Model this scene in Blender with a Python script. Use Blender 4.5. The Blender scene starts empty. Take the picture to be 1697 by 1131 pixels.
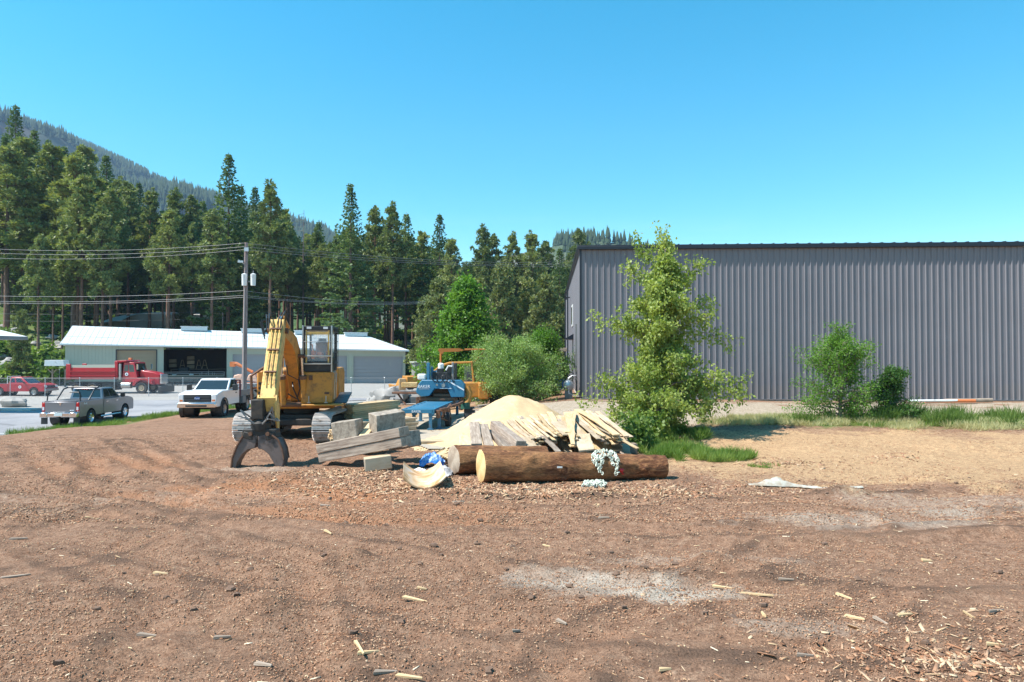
import bpy, math, random
import numpy as np
from mathutils import Vector, Matrix, Euler, noise as mnoise
sc = bpy.context.scene
R = math.radians
PI = math.pi
# ------------------------------------------------------------------ camera, sky, sun
CAMZ = 3.2
cam = bpy.data.objects.new('camera', bpy.data.cameras.new('camera'))
sc.collection.objects.link(cam)
cam.location = (0, 0, CAMZ)
cam.rotation_euler = (R(90.99), 0, 0)
cam.data.lens = 24.0
cam.data.sensor_width = 36
cam.data.clip_end = 12000
sc.camera = cam
SUN_EL, SUN_AZ = 56.0, 17.0     # sun stands to the left and a little behind the camera
L = Vector((math.cos(R(SUN_AZ)) * math.cos(R(SUN_EL)), math.sin(R(SUN_AZ)) * math.cos(R(SUN_EL)), -math.sin(R(SUN_EL))))
sd = bpy.data.lights.new('sun', 'SUN')
sd.energy = 5.0; sd.angle = R(0.5); sd.color = (1.0, 0.955, 0.88)
so = bpy.data.objects.new('sun', sd)
so.rotation_euler = L.to_track_quat('-Z', 'Y').to_euler()
so.location = (-40, -10, 60)
sc.collection.objects.link(so)
w = bpy.data.worlds.new('World'); sc.world = w; w.use_nodes = True
nt = w.node_tree; nt.nodes.clear()
N = nt.nodes.new; K = nt.links.new
sky = N('ShaderNodeTexSky'); sky.sky_type = 'NISHITA'; sky.sun_disc = False
sky.sun_elevation = R(SUN_EL); sky.sun_rotation = R(253)
sky.altitude = 400; sky.air_density = 1.15; sky.dust_density = 0.25; sky.ozone_density = 2.2
hs = N('ShaderNodeHueSaturation'); hs.inputs['Hue'].default_value = 0.474; hs.inputs['Saturation'].default_value = 1.48
hs.inputs['Value'].default_value = 1.25
bg = N('ShaderNodeBackground'); bg.inputs['Strength'].default_value = 0.10
ow = N('ShaderNodeOutputWorld')
tc = N('ShaderNodeTexCoord'); mp = N('ShaderNodeMapping'); mp.inputs['Scale'].default_value = (1.2, 1.2, 9)
cn = N('ShaderNodeTexNoise'); cn.inputs['Scale'].default_value = 1.6; cn.inputs['Detail'].default_value = 7; cn.inputs['Roughness'].default_value = 0.55
cr = N('ShaderNodeValToRGB'); cr.color_ramp.elements[0].position = 0.55; cr.color_ramp.elements[1].position = 0.85
sx = N('ShaderNodeSeparateXYZ'); mr = N('ShaderNodeMapRange')
mr.inputs['From Min'].default_value = 0.2; mr.inputs['From Max'].default_value = 0.12; mr.inputs['To Min'].default_value = 0.0; mr.inputs['To Max'].default_value = 0.42
mu = N('ShaderNodeMath'); mu.operation = 'MULTIPLY'
mx = N('ShaderNodeMixRGB'); mx.inputs['Color2'].default_value = (7.5, 8.2, 8.8, 1)
K(tc.outputs['Generated'], mp.inputs['Vector']); K(mp.outputs[0], cn.inputs['Vector']); K(cn.outputs['Fac'], cr.inputs['Fac'])
K(tc.outputs['Generated'], sx.inputs[0]); K(sx.outputs['Z'], mr.inputs['Value'])
K(cr.outputs[0], mu.inputs[0]); K(mr.outputs[0], mu.inputs[1])
K(sky.outputs[0], hs.inputs['Color']); K(hs.outputs[0], mx.inputs['Color1']); K(mu.outputs[0], mx.inputs['Fac'])
K(mx.outputs[0], bg.inputs['Color']); K(bg.outputs[0], ow.inputs['Surface'])
sc.view_settings.view_transform = 'Standard'
sc.view_settings.look = 'None'
sc.view_settings.exposure = 0.88
sc.view_settings.gamma = 1.0
sc.cycles.max_bounces = 6
sc.cycles.diffuse_bounces = 3
sc.cycles.transparent_max_bounces = 8

# ------------------------------------------------------------------ helpers
def link(o, parent=None):
    sc.collection.objects.link(o)
    if parent is not None: o.parent = parent
    return o
def tag(o, label=None, cat=None, group=None, kind=None):
    if label: o['label'] = label
    if cat: o['category'] = cat
    if group: o['group'] = group
    if kind: o['kind'] = kind
    return o
def empty(name, loc=(0, 0, 0), rz=0.0, label=None, cat=None, group=None):
    o = bpy.data.objects.new(name, None); o.empty_display_size = 0.3
    o.location = loc; o.rotation_euler = (0, 0, rz); link(o)
    return tag(o, label, cat, group)
def kids(o): return [c for c in bpy.data.objects if c.parent is o]
def copy_tree(o, parent=None, ch=None):
    c = o.copy(); link(c, parent)
    for k in (ch[o] if ch is not None else kids(o)): copy_tree(k, c, ch)
    return c
def ndir(px, py=585.0):
    return (px - 848.5) / 1131.0, (585.0 - py) / 1131.0
def at(px, Y): return (px - 848.5) / 1131.0 * Y
def zat(py, Y): return CAMZ + (585.0 - py) / 1131.0 * Y

class MB:
    def __init__(s): s.v = []; s.f = []; s.m = []; s.mi = 0
    def _add(s, vs, fs, M=None):
        b = len(s.v)
        for p in vs:
            p = Vector(p)
            s.v.append(M @ p if M is not None else p)
        for f in fs:
            s.f.append([i + b for i in f]); s.m.append(s.mi)
        return s
    def box(s, c, d, rot=None, taper=1.0):
        hx, hy, hz = d[0] / 2, d[1] / 2, d[2] / 2
        vs = [(-hx, -hy, -hz), (hx, -hy, -hz), (hx, hy, -hz), (-hx, hy, -hz)] + [(x * taper, y * taper, hz) for x, y in ((-hx, -hy), (hx, -hy), (hx, hy), (-hx, hy))]
        M = Matrix.Translation(Vector(c))
        if rot is not None: M = M @ (Euler(rot).to_matrix().to_4x4() if not isinstance(rot, Matrix) else rot.to_4x4())
        return s._add(vs, [(0, 3, 2, 1), (4, 5, 6, 7), (0, 1, 5, 4), (1, 2, 6, 5), (2, 3, 7, 6), (3, 0, 4, 7)], M)
    def hexa(s, b, t):
        return s._add(list(b) + list(t), [(0, 3, 2, 1), (4, 5, 6, 7), (0, 1, 5, 4), (1, 2, 6, 5), (2, 3, 7, 6), (3, 0, 4, 7)])
    def prism(s, poly, a, b, axis='x', M=None):
        def mk(p, t):
            return {'x': (t, p[0], p[1]), 'y': (p[0], t, p[1]), 'z': (p[0], p[1], t)}[axis]
        n = len(poly)
        ar = sum(poly[i][0] * poly[(i + 1) % n][1] - poly[(i + 1) % n][0] * poly[i][1] for i in range(n))
        if (ar > 0) == (axis == 'y'): poly = poly[::-1]
        vs = [mk(p, a) for p in poly] + [mk(p, b) for p in poly]
        if a > b: vs = vs[n:] + vs[:n]
        fs = [list(range(n))[::-1], list(range(n, 2 * n))] + [(i, (i + 1) % n, n + (i + 1) % n, n + i) for i in range(n)]
        return s._add(vs, fs, M)
    def cyl(s, p0, p1, r0, r1=None, n=14, caps=True):
        if r1 is None: r1 = r0
        p0 = Vector(p0); p1 = Vector(p1); d = p1 - p0
        q = d.to_track_quat('Z', 'Y').to_matrix()
        vs = []
        for p, r in ((p0, r0), (p1, r1)):
            for i in range(n):
                a = 2 * PI * i / n; vs.append(p + q @ Vector((math.cos(a) * r, math.sin(a) * r, 0)))
        fs = [(i, (i + 1) % n, n + (i + 1) % n, n + i) for i in range(n)]
        if caps: fs += [list(range(n))[::-1], list(range(n, 2 * n))]
        return s._add(vs, fs)
    def tube(s, pts, r, n=6):
        pts = [Vector(p) for p in pts]; rr = r if isinstance(r, (list, tuple)) else [r] * len(pts)
        vs = []; prev = None
        for i, p in enumerate(pts):
            d = (pts[min(i + 1, len(pts) - 1)] - pts[max(i - 1, 0)]).normalized()
            if prev is None: u = d.orthogonal().normalized()
            else: u = (prev - d * prev.dot(d)); u = u.normalized() if u.length > 1e-6 else d.orthogonal().normalized()
            prev = u; v = d.cross(u)
            for k in range(n):
                a = 2 * PI * k / n; vs.append(p + (u * math.cos(a) + v * math.sin(a)) * rr[i])
        m = len(pts)
        fs = [(i * n + k, i * n + (k + 1) % n, (i + 1) * n + (k + 1) % n, (i + 1) * n + k) for i in range(m - 1) for k in range(n)]
        fs += [list(range(n))[::-1], list(range((m - 1) * n, m * n))]
        return s._add(vs, fs)
    def lathe(s, prof, c, axis='y', n=24):
        vs = []; m = len(prof)
        for i in range(n):
            a = 2 * PI * i / n
            for (t, r) in prof:
                q = {'y': (math.cos(a) * r, t, math.sin(a) * r), 'x': (t, math.cos(a) * r, math.sin(a) * r), 'z': (math.cos(a) * r, math.sin(a) * r, t)}[axis]
                vs.append(Vector(q) + Vector(c))
        fs = []
        for i in range(n):
            for j in range(m - 1):
                fs.append((i * m + j, i * m + j + 1, ((i + 1) % n) * m + j + 1, ((i + 1) % n) * m + j))
        return s._add(vs, fs)
    def poly(s, pts): return s._add(pts, [list(range(len(pts)))])
    def blob(s, c, d, seed=0, amp=0.2, n=12, m=8, fr=1.5):
        vs = []; c = Vector(c)
        for j in range(m + 1):
            t = PI * j / m
            for i in range(n):
                a = 2 * PI * i / n
                p = Vector((math.sin(t) * math.cos(a), math.sin(t) * math.sin(a), math.cos(t)))
                k = 1 + amp * mnoise.noise(p * fr + Vector((seed * 7.3, seed * 3.1, seed)))*2
                vs.append(c + Vector((p.x * d[0] * k, p.y * d[1] * k, p.z * d[2] * k)))
        fs = [(j * n + i, (j + 1) * n + i, (j + 1) * n + (i + 1) % n, j * n + (i + 1) % n) for j in range(m) for i in range(n)]
        return s._add(vs, fs)
    def build(s, name, mat, parent=None, bevel=0, seg=2, smooth=35, loc=None, rz=None):
        me = bpy.data.meshes.new(name)
        me.from_pydata([tuple(p) for p in s.v], [], s.f)
        for mm in (mat if isinstance(mat, (list, tuple)) else [mat]): me.materials.append(mm)
        if isinstance(mat, (list, tuple)): me.polygons.foreach_set('material_index', s.m)
        if smooth:
            me.polygons.foreach_set('use_smooth', [True] * len(me.polygons))
            me.set_sharp_from_angle(angle=R(smooth))
        me.update()
        o = bpy.data.objects.new(name, me); link(o, parent)
        if loc is not None: o.location = loc
        if rz is not None: o.rotation_euler = (0, 0, rz)
        if bevel:
            b = o.modifiers.new('bevel', 'BEVEL'); b.width = bevel; b.segments = seg; b.limit_method = 'ANGLE'; b.angle_limit = R(40)
        return o

def np_mesh(name, V, F, mat, parent=None, smooth=False, attrs=None):
    V = np.asarray(V, dtype=np.float32).reshape(-1, 3); F = np.asarray(F, dtype=np.int32); k = F.shape[1]
    me = bpy.data.meshes.new(name)
    me.vertices.add(len(V)); me.vertices.foreach_set('co', V.ravel())
    me.loops.add(F.size); me.loops.foreach_set('vertex_index', F.ravel())
    me.polygons.add(len(F)); me.polygons.foreach_set('loop_start', np.arange(0, F.size, k, dtype=np.int32))
    if smooth: me.polygons.foreach_set('use_smooth', np.ones(len(F), dtype=bool))
    for mm in (mat if isinstance(mat, (list, tuple)) else [mat]): me.materials.append(mm)
    me.update(calc_edges=True); me.validate()
    if attrs:
        for an, av in attrs.items():
            if av.ndim == 1:
                a = me.attributes.new(an, 'FLOAT', 'POINT'); a.data.foreach_set('value', av.astype(np.float32))
            else:
                a = me.attributes.new(an, 'FLOAT_COLOR', 'POINT'); a.data.foreach_set('color', av.astype(np.float32).ravel())
    o = bpy.data.objects.new(name, me); link(o, parent)
    return o

# value noise on numpy arrays
def vnoise(x, y, seed=0):
    xi = np.floor(x).astype(np.int64); yi = np.floor(y).astype(np.int64)
    xf = x - xi; yf = y - yi; u = xf * xf * (3 - 2 * xf); v = yf * yf * (3 - 2 * yf)
    def h(a, b):
        n = (a * 374761393 + b * 668265263 + seed * 1442695041) & 0xFFFFFFFF
        n = ((n ^ (n >> 13)) * 1274126177) & 0xFFFFFFFF
        return ((n ^ (n >> 16)) & 0xFFFF) / 65535.0
    return (h(xi, yi) * (1 - u) + h(xi + 1, yi) * u) * (1 - v) + (h(xi, yi + 1) * (1 - u) + h(xi + 1, yi + 1) * u) * v
def fbm(x, y, seed=0, oct=4):
    s = 0; a = 0.5; t = 0
    for i in range(oct):
        s = s + a * vnoise(x, y, seed + i * 17); t += a; a *= 0.5; x = x * 2.03 + 3.1; y = y * 2.03 + 7.7
    return s / t
def sstep(a, b, x):
    t = np.clip((x - a) / (b - a), 0, 1); return t * t * (3 - 2 * t)

# ------------------------------------------------------------------ materials
def newmat(name):
    m = bpy.data.materials.new(name); m.use_nodes = True
    t = m.node_tree; t.nodes.clear()
    o = t.nodes.new('ShaderNodeOutputMaterial'); b = t.nodes.new('ShaderNodeBsdfPrincipled')
    t.links.new(b.outputs[0], o.inputs['Surface'])
    return m, t, b, o
def nz(t, scale, detail=5, rough=0.55, vec=None, dist=0.0):
    n = t.nodes.new('ShaderNodeTexNoise'); n.inputs['Scale'].default_value = scale; n.inputs['Detail'].default_value = detail
    n.inputs['Roughness'].default_value = rough; n.inputs['Distortion'].default_value = dist
    if vec is not None: t.links.new(vec, n.inputs['Vector'])
    return n
def ramp(t, src, stops):
    r = t.nodes.new('ShaderNodeValToRGB'); e = r.color_ramp.elements
    while len(e) < len(stops): e.new(0.5)
    for i, (p, c) in enumerate(stops):
        e[i].position = p; e[i].color = (c[0], c[1], c[2], 1) if isinstance(c, tuple) else (c, c, c, 1)
    t.links.new(src, r.inputs['Fac']); return r
def mixc(t, f, a, b, blend='MIX'):
    n = t.nodes.new('ShaderNodeMixRGB'); n.blend_type = blend
    for s, v in (('Fac', f), ('Color1', a), ('Color2', b)):
        if isinstance(v, bpy.types.NodeSocket): t.links.new(v, n.inputs[s])
        elif isinstance(v, (int, float)): n.inputs[s].default_value = v if s == 'Fac' else (v, v, v, 1)
        else: n.inputs[s].default_value = (v[0], v[1], v[2], 1)
    return n.outputs[0]
def coords(t, kind='Object', scale=None):
    c = t.nodes.new('ShaderNodeTexCoord').outputs[kind]
    if scale:
        m = t.nodes.new('ShaderNodeMapping'); m.inputs['Scale'].default_value = scale; t.links.new(c, m.inputs[0]); return m.outputs[0]
    return c
def bump(t, b, src, strength=0.3, dist=0.02):
    n = t.nodes.new('ShaderNodeBump'); n.inputs['Strength'].default_value = strength; n.inputs['Distance'].default_value = dist
    t.links.new(src, n.inputs['Height']); t.links.new(n.outputs[0], b.inputs['Normal'])
def pm(name, col, rough=0.5, metal=0.0, var=0.12, scale=4.0, dirt=None, damt=0.3, dscale=2.5, bmp=0.0, stretch=None, coat=0.0, spec=0.5):
    m, t, b, o = newmat(name)
    v = coords(t, 'Object', stretch)
    n = nz(t, scale, 6, 0.6, v)
    c = mixc(t, n.outputs['Fac'], tuple(x * (1 - var) for x in col), tuple(min(1, x * (1 + var)) for x in col))
    if dirt:
        d = nz(t, dscale, 8, 0.7, v)
        k = ramp(t, d.outputs['Fac'], [(0.62 - damt * 0.35, 0.0), (0.75 - damt * 0.2, 1.0)])
        c = mixc(t, k.outputs[0], c, dirt)
        rr = mixc(t, k.outputs[0], rough, 0.85); t.links.new(rr, b.inputs['Roughness'])
    else:
        b.inputs['Roughness'].default_value = rough
    t.links.new(c, b.inputs['Base Color'])
    b.inputs['Metallic'].default_value = metal; b.inputs['Coat Weight'].default_value = coat
    b.inputs['Specular IOR Level'].default_value = spec
    if bmp: bump(t, b, nz(t, scale * 6, 5, 0.6, v).outputs['Fac'], bmp, 0.01)
    return m
def woodmat(name, c1, c2, stretch=(1, 12, 12), scale=2.0, rough=0.8, bmp=0.5, gray=None, rnd=0.0):
    m, t, b, o = newmat(name)
    v = coords(t, 'Object', stretch)
    n = nz(t, scale, 8, 0.65, v, 0.6)
    c = ramp(t, n.outputs['Fac'], [(0.3, c1), (0.68, c2)]).outputs[0]
    if gray:
        g = nz(t, 1.3, 5, 0.6, coords(t, 'Object'))
        k = ramp(t, g.outputs['Fac'], [(0.45, 0.0), (0.62, 1.0)])
        c = mixc(t, k.outputs[0], c, gray)
    if rnd:
        oi = t.nodes.new('ShaderNodeObjectInfo')
        k = ramp(t, oi.outputs['Random'], [(0, 1 - rnd), (1, 1 + rnd * 0.4)])
        c = mixc(t, 1.0, c, k.outputs[0], 'MULTIPLY')
    t.links.new(c, b.inputs['Base Color']); b.inputs['Roughness'].default_value = rough
    bump(t, b, n.outputs['Fac'], bmp, 0.01)
    return m
def leafmat(name, c1, c2, trans=0.35, rnd=0.25, scale=1.5, rough=0.5, spec=0.3):
    m, t, b, o = newmat(name)
    n = nz(t, scale, 4, 0.6, coords(t, 'Object'))
    c = ramp(t, n.outputs['Fac'], [(0.35, c1), (0.65, c2)]).outputs[0]
    oi = t.nodes.new('ShaderNodeObjectInfo')
    k = ramp(t, oi.outputs['Random'], [(0, (1 - rnd, 1 - rnd * 0.8, 1 - rnd)), (0.5, (1, 1, 1)), (1, (1 + rnd, 1 + rnd * 0.7, 1 + rnd * 0.2))])
    c = mixc(t, 1.0, c, k.outputs[0], 'MULTIPLY')
    t.links.new(c, b.inputs['Base Color']); b.inputs['Roughness'].default_value = rough; b.inputs['Specular IOR Level'].default_value = spec
    tr = t.nodes.new('ShaderNodeBsdfTranslucent'); c2n = mixc(t, 1.0, c, (1.25, 1.3, 0.6), 'MULTIPLY'); t.links.new(c2n, tr.inputs['Color'])
    mxs = t.nodes.new('ShaderNodeMixShader'); mxs.inputs[0].default_value = trans
    t.links.new(b.outputs[0], mxs.inputs[1]); t.links.new(tr.outputs[0], mxs.inputs[2]); t.links.new(mxs.outputs[0], o.inputs['Surface'])
    return m
DUST = (0.30, 0.22, 0.16)
M = dict(
 cat_yellow=pm('machine_yellow', (0.50, 0.215, 0.03), 0.55, 0, 0.2, 3, (0.24, 0.12, 0.045), 0.36, 3.8, 0.15),
 pale_yellow=pm('sun_faded_yellow', (0.66, 0.42, 0.12), 0.55, 0, 0.15, 3, (0.33, 0.19, 0.08), 0.42, 3.6, 0.15),
 black=pm('black_paint', (0.02, 0.02, 0.022), 0.45, 0, 0.3, 5, (0.10, 0.08, 0.06), 0.2),
 rubber=pm('tyre_rubber', (0.025, 0.025, 0.026), 0.8, 0, 0.2, 8, (0.12, 0.10, 0.08), 0.3),
 hose=pm('black_hose', (0.02, 0.02, 0.02), 0.4, 0, 0.2),
 track=pm('worn_track_steel', (0.50, 0.46, 0.43), 0.5, 0.25, 0.25, 6, (0.16, 0.11, 0.08), 0.25, 4, 0.2),
 trackdark=pm('greasy_track_frame', (0.03, 0.027, 0.025), 0.6, 0.2, 0.3, 5, (0.09, 0.065, 0.045), 0.3),
 steel=pm('bare_steel', (0.45, 0.44, 0.43), 0.35, 0.8, 0.2, 6, (0.2, 0.13, 0.09), 0.15),
 chrome=pm('chrome', (0.75, 0.76, 0.78), 0.12, 1.0, 0.05),
 rod=pm('piston_rod', (0.8, 0.8, 0.8), 0.15, 1.0, 0.03),
 rust=pm('rusty_steel', (0.17, 0.085, 0.05), 0.75, 0.2, 0.35, 6, (0.06, 0.04, 0.035), 0.3, 3, 0.3),
 grapple=pm('worn_grapple_steel', (0.15, 0.115, 0.105), 0.6, 0.3, 0.3, 5, (0.05, 0.04, 0.035), 0.35, 3, 0.2),
 glass=pm('dark_glass', (0.02, 0.03, 0.035), 0.06, 0, 0.1, 2, spec=0.8),
 blueglass=pm('tinted_windscreen', (0.03, 0.09, 0.11), 0.08, 0, 0.4, 3, spec=0.8),
 silver=pm('silver_car_paint', (0.20, 0.205, 0.235), 0.30, 0.55, 0.04, 2, (0.28, 0.24, 0.2), 0.08, 2, coat=0.6),
 whitep=pm('white_car_paint', (0.78, 0.78, 0.78), 0.3, 0, 0.03, 2, (0.5, 0.42, 0.35), 0.06, 2, coat=0.5),
 red=pm('red_truck_paint', (0.42, 0.012, 0.022), 0.38, 0, 0.12, 2, (0.25, 0.07, 0.06), 0.12, 2, coat=0.4),
 redl=pm('red_lamp', (0.5, 0.01, 0.015), 0.2, 0, 0.05),
 whitel=pm('clear_lamp', (0.7, 0.7, 0.7), 0.15, 0, 0.05),
 dgrey=pm('dark_grey_plastic', (0.05, 0.05, 0.055), 0.6, 0, 0.2),
 mgrey=pm('mid_grey_paint', (0.22, 0.22, 0.22), 0.55, 0.1, 0.15, 4, DUST, 0.15),
 orange=pm('orange_machine_paint', (0.6, 0.17, 0.05), 0.5, 0, 0.15, 3, (0.3, 0.15, 0.1), 0.2),
 peach=pm('faded_orange_hood', (0.72, 0.42, 0.3), 0.6, 0, 0.1, 3),
 blue=pm('sawmill_blue_paint', (0.03, 0.165, 0.28), 0.42, 0, 0.12, 4, (0.12, 0.14, 0.15), 0.12, 3, 0.1),
 bluew=pm('worn_blue_paint', (0.04, 0.15, 0.25), 0.5, 0, 0.2, 5, (0.12, 0.09, 0.07), 0.3, 5, 0.2),
 green=pm('dark_green_paint', (0.02, 0.09, 0.06), 0.5, 0, 0.15),
 white=pm('white_paint', (0.75, 0.75, 0.73), 0.5, 0, 0.06, 4, (0.45, 0.42, 0.38), 0.1),
 letter=pm('white_lettering', (0.8, 0.82, 0.85), 0.5, 0, 0.02),
 galv=pm('galvanised_steel', (0.5, 0.52, 0.54), 0.4, 0.6, 0.12, 5),
 wire=pm('power_wire', (0.16, 0.165, 0.175), 0.5, 0.0, 0.05),
 concrete=pm('concrete', (0.50, 0.47, 0.43), 0.85, 0, 0.15, 3, (0.34, 0.29, 0.24), 0.25, 2, 0.2),
 rock=pm('granite_rock', (0.24, 0.225, 0.215), 0.85, 0, 0.3, 3, (0.17, 0.16, 0.16), 0.35, 3, 0.5),
 palerock=pm('pale_rock', (0.32, 0.30, 0.28), 0.85, 0, 0.2, 3, (0.3, 0.27, 0.25), 0.2, 3, 0.4),
 navy=pm('dark_navy_trim', (0.012, 0.016, 0.026), 0.4, 0.1, 0.1),
 cladding=pm('grey_metal_cladding', (0.215, 0.205, 0.228), 0.42, 0.15, 0.04, 0.8, spec=0.45, dirt=(0.19, 0.17, 0.17), damt=0.05, dscale=0.7),
 garage=pm('pale_green_cladding', (0.44, 0.45, 0.36), 0.5, 0, 0.06, 0.6, (0.42, 0.42, 0.36), 0.12, 1.5),
 door=pm('roller_door_grey', (0.34, 0.33, 0.34), 0.5, 0, 0.06, 0.8, (0.4, 0.38, 0.36), 0.12, 1.2),
 doortan=pm('roller_door_tan', (0.34, 0.26, 0.17), 0.55, 0, 0.08, 0.8, (0.3, 0.24, 0.17), 0.15, 1.2),
 roof=pm('white_ribbed_roof', (0.60, 0.64, 0.65), 0.4, 0.05, 0.06, 0.4, (0.66, 0.66, 0.65), 0.2, 0.35),
 dark_in=pm('dark_interior_boards', (0.06, 0.045, 0.035), 0.8, 0, 0.3, 3),
 pole=woodmat('weathered_pole', (0.20, 0.13, 0.11), (0.36, 0.29, 0.28), (12, 12, 1), 2, 0.85, 0.5),
 timber=woodmat('weathered_grey_timber', (0.15, 0.10, 0.075), (0.46, 0.37, 0.295), (.8, 9, 9), 2.6, 0.85, 0.8, None),
 timber_end=woodmat('cracked_end_grain', (0.13, 0.10, 0.075), (0.46, 0.385, 0.305), (2, 2, 2), 3.2, 0.85, 0.9, None),
 fresh=woodmat('fresh_sawn_board', (0.50, 0.32, 0.15), (0.72, 0.54, 0.32), (1, 9, 9), 2.4, 0.75, 0.4, rnd=0.3),
 board=woodmat('seasoned_board', (0.36, 0.24, 0.14), (0.60, 0.46, 0.30), (1, 9, 9), 2.4, 0.8, 0.5, (0.56, 0.45, 0.32), rnd=0.35),
 oldboard=woodmat('grey_brown_board', (0.17, 0.115, 0.08), (0.46, 0.37, 0.29), (.8, 8, 8), 2.6, 0.85, 0.7, None, rnd=0.3),
 bark=None,
 cut=woodmat('fresh_cut_wood', (0.66, 0.44, 0.16), (0.88, 0.70, 0.38), (3, 3, 3), 2, 0.7, 0.3),
 cutold=woodmat('weathered_cut_wood', (0.30, 0.22, 0.16), (0.55, 0.45, 0.35), (3, 3, 3), 2.4, 0.8, 0.5),
 pinebark=woodmat('pine_trunk_bark', (0.10, 0.055, 0.04), (0.30, 0.17, 0.12), (5, 5, 1), 2, 0.9, 0.8, rnd=0.3),
 twig=pm('grey_twig_bark', (0.20, 0.16, 0.13), 0.85, 0, 0.25, 6),
 fir=leafmat('fir_needles', (0.072, 0.125, 0.050), (0.165, 0.225, 0.080), 0.32, 0.3, 0.5),
 pine=leafmat('pine_needles', (0.140, 0.18, 0.068), (0.27, 0.31, 0.12), 0.25, 0.3, 0.5),
 youngpine=leafmat('young_pine_needles', (0.16, 0.19, 0.07), (0.27, 0.29, 0.12), 0.25, 0.2, 0.5),
 leaf=leafmat('pale_green_leaf', (0.19, 0.27, 0.055), (0.36, 0.42, 0.13), 0.42, 0.1, 1.2, 0.5, 0.35),
 leafb=leafmat('bright_green_leaf', (0.085, 0.20, 0.025), (0.17, 0.31, 0.05), 0.45, 0.15, 1.0, 0.45),
 leafg=leafmat('grey_green_leaf', (0.17, 0.27, 0.07), (0.31, 0.42, 0.14), 0.35, 0.1, 1.0, 0.5),
 leafd=leafmat('dark_green_leaf', (0.04, 0.10, 0.02), (0.09, 0.18, 0.04), 0.3, 0.1, 1.0, 0.4),
 shrub=leafmat('shrub_leaf', (0.09, 0.16, 0.03), (0.20, 0.28, 0.07), 0.35, 0.35, 0.7),
 grass=leafmat('green_grass_blade', (0.10, 0.19, 0.03), (0.24, 0.32, 0.08), 0.4, 0.1, 0.8),
 drygrass=leafmat('dry_grass_blade', (0.42, 0.36, 0.17), (0.52, 0.50, 0.28), 0.3, 0.1, 0.8),
)

def barkmat():
    m, t, b, o = newmat('plated_log_bark'); v = coords(t, 'Object', (1.0, 3.2, 3.2)); v2 = coords(t, 'Object')
    n = nz(t, 2.4, 9, .72, v, 1.2); n2 = nz(t, 1.1, 6, .6, v2); n3 = nz(t, 14, 6, .7, v)
    vo = t.nodes.new('ShaderNodeTexVoronoi'); vo.inputs['Scale'].default_value = 3.1; t.links.new(mixc(t, .55, v, n.outputs['Color']), vo.inputs['Vector']); vo.feature = 'DISTANCE_TO_EDGE'
    c = ramp(t, n.outputs['Fac'], [(.34, (.06, .028, .018)), (.5, (.20, .085, .045)), (.62, (.40, .19, .085)), (.74, (.60, .40, .23))]).outputs[0]
    c = mixc(t, ramp(t, n2.outputs['Fac'], [(.46, 0.), (.62, .6)]).outputs[0], c, (.42, .215, .095))
    c = mixc(t, ramp(t, vo.outputs['Distance'], [(.0, .45), (.07, 0.)]).outputs[0], c, (.06, .03, .02))
    c = mixc(t, .7, c, ramp(t, n3.outputs['Fac'], [(.34, .45), (.6, 1.25)]).outputs[0], 'MULTIPLY')
    t.links.new(c, b.inputs['Base Color']); b.inputs['Roughness'].default_value = .9; b.inputs['Specular IOR Level'].default_value = .15
    bump(t, b, mixc(t, .5, n.outputs['Fac'], n3.outputs['Fac']), 1.0, .08); return m
M['bark'] = barkmat()
def cutmat(name, c1, c2, dk):
    m, t, b, o = newmat(name); g = coords(t, 'Object'); n = nz(t, 2.5, 5, .6, g); wv = t.nodes.new('ShaderNodeTexWave'); wv.wave_type = 'RINGS'; wv.rings_direction = 'X'
    wv.inputs['Scale'].default_value = 9; wv.inputs['Distortion'].default_value = 2.5; wv.inputs['Detail'].default_value = 3; t.links.new(g, wv.inputs['Vector'])
    c = ramp(t, n.outputs['Fac'], [(.35, c1), (.65, c2)]).outputs[0]; c = mixc(t, ramp(t, wv.outputs['Fac'], [(.2, .38), (.7, 0.)]).outputs[0], c, dk)
    n2 = nz(t, 7, 6, .7, coords(t, 'Object', (1, 1, 6))); c = mixc(t, ramp(t, n2.outputs['Fac'], [(.6, 0.), (.7, .6)]).outputs[0], c, dk)
    t.links.new(c, b.inputs['Base Color']); b.inputs['Roughness'].default_value = .8; bump(t, b, n2.outputs['Fac'], .5, .02); return m
M['cut'] = cutmat('fresh_cut_rings', (.60, .38, .14), (.80, .62, .32), (.42, .22, .08)); M['cutold'] = cutmat('weathered_cut_rings', (.28, .20, .14), (.52, .42, .32), (.12, .08, .055))
m, t, b, o = newmat('grey_metal_cladding_sheet'); g = coords(t, 'Object'); n = nz(t, .5, 6, .6, g); sp_ = t.nodes.new('ShaderNodeSeparateXYZ'); t.links.new(g, sp_.inputs[0])
c = ramp(t, n.outputs['Fac'], [(.3, (.182, .172, .190)), (.7, (.205, .194, .212))]).outputs[0]
md = t.nodes.new('ShaderNodeMath'); md.operation = 'MULTIPLY_ADD'; t.links.new(nz(t, 3, 6, .7, coords(t, 'Object', (1, 1, .25))).outputs['Fac'], md.inputs[0]); md.inputs[1].default_value = -1.4; t.links.new(sp_.outputs['Z'], md.inputs[2])
c = mixc(t, ramp(t, md.outputs[0], [(0.0, .30), (.10, 0.)]).outputs[0], c, (.22, .195, .18))
n3 = nz(t, 1.2, 7, .7, coords(t, 'Object', (2.5, 2.5, .12))); c = mixc(t, ramp(t, n3.outputs['Fac'], [(.55, 0.), (.8, .35)]).outputs[0], c, (.22, .205, .22))
t.links.new(c, b.inputs['Base Color']); b.inputs['Roughness'].default_value = .45; b.inputs['Metallic'].default_value = .1; M['cladding'] = m
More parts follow.
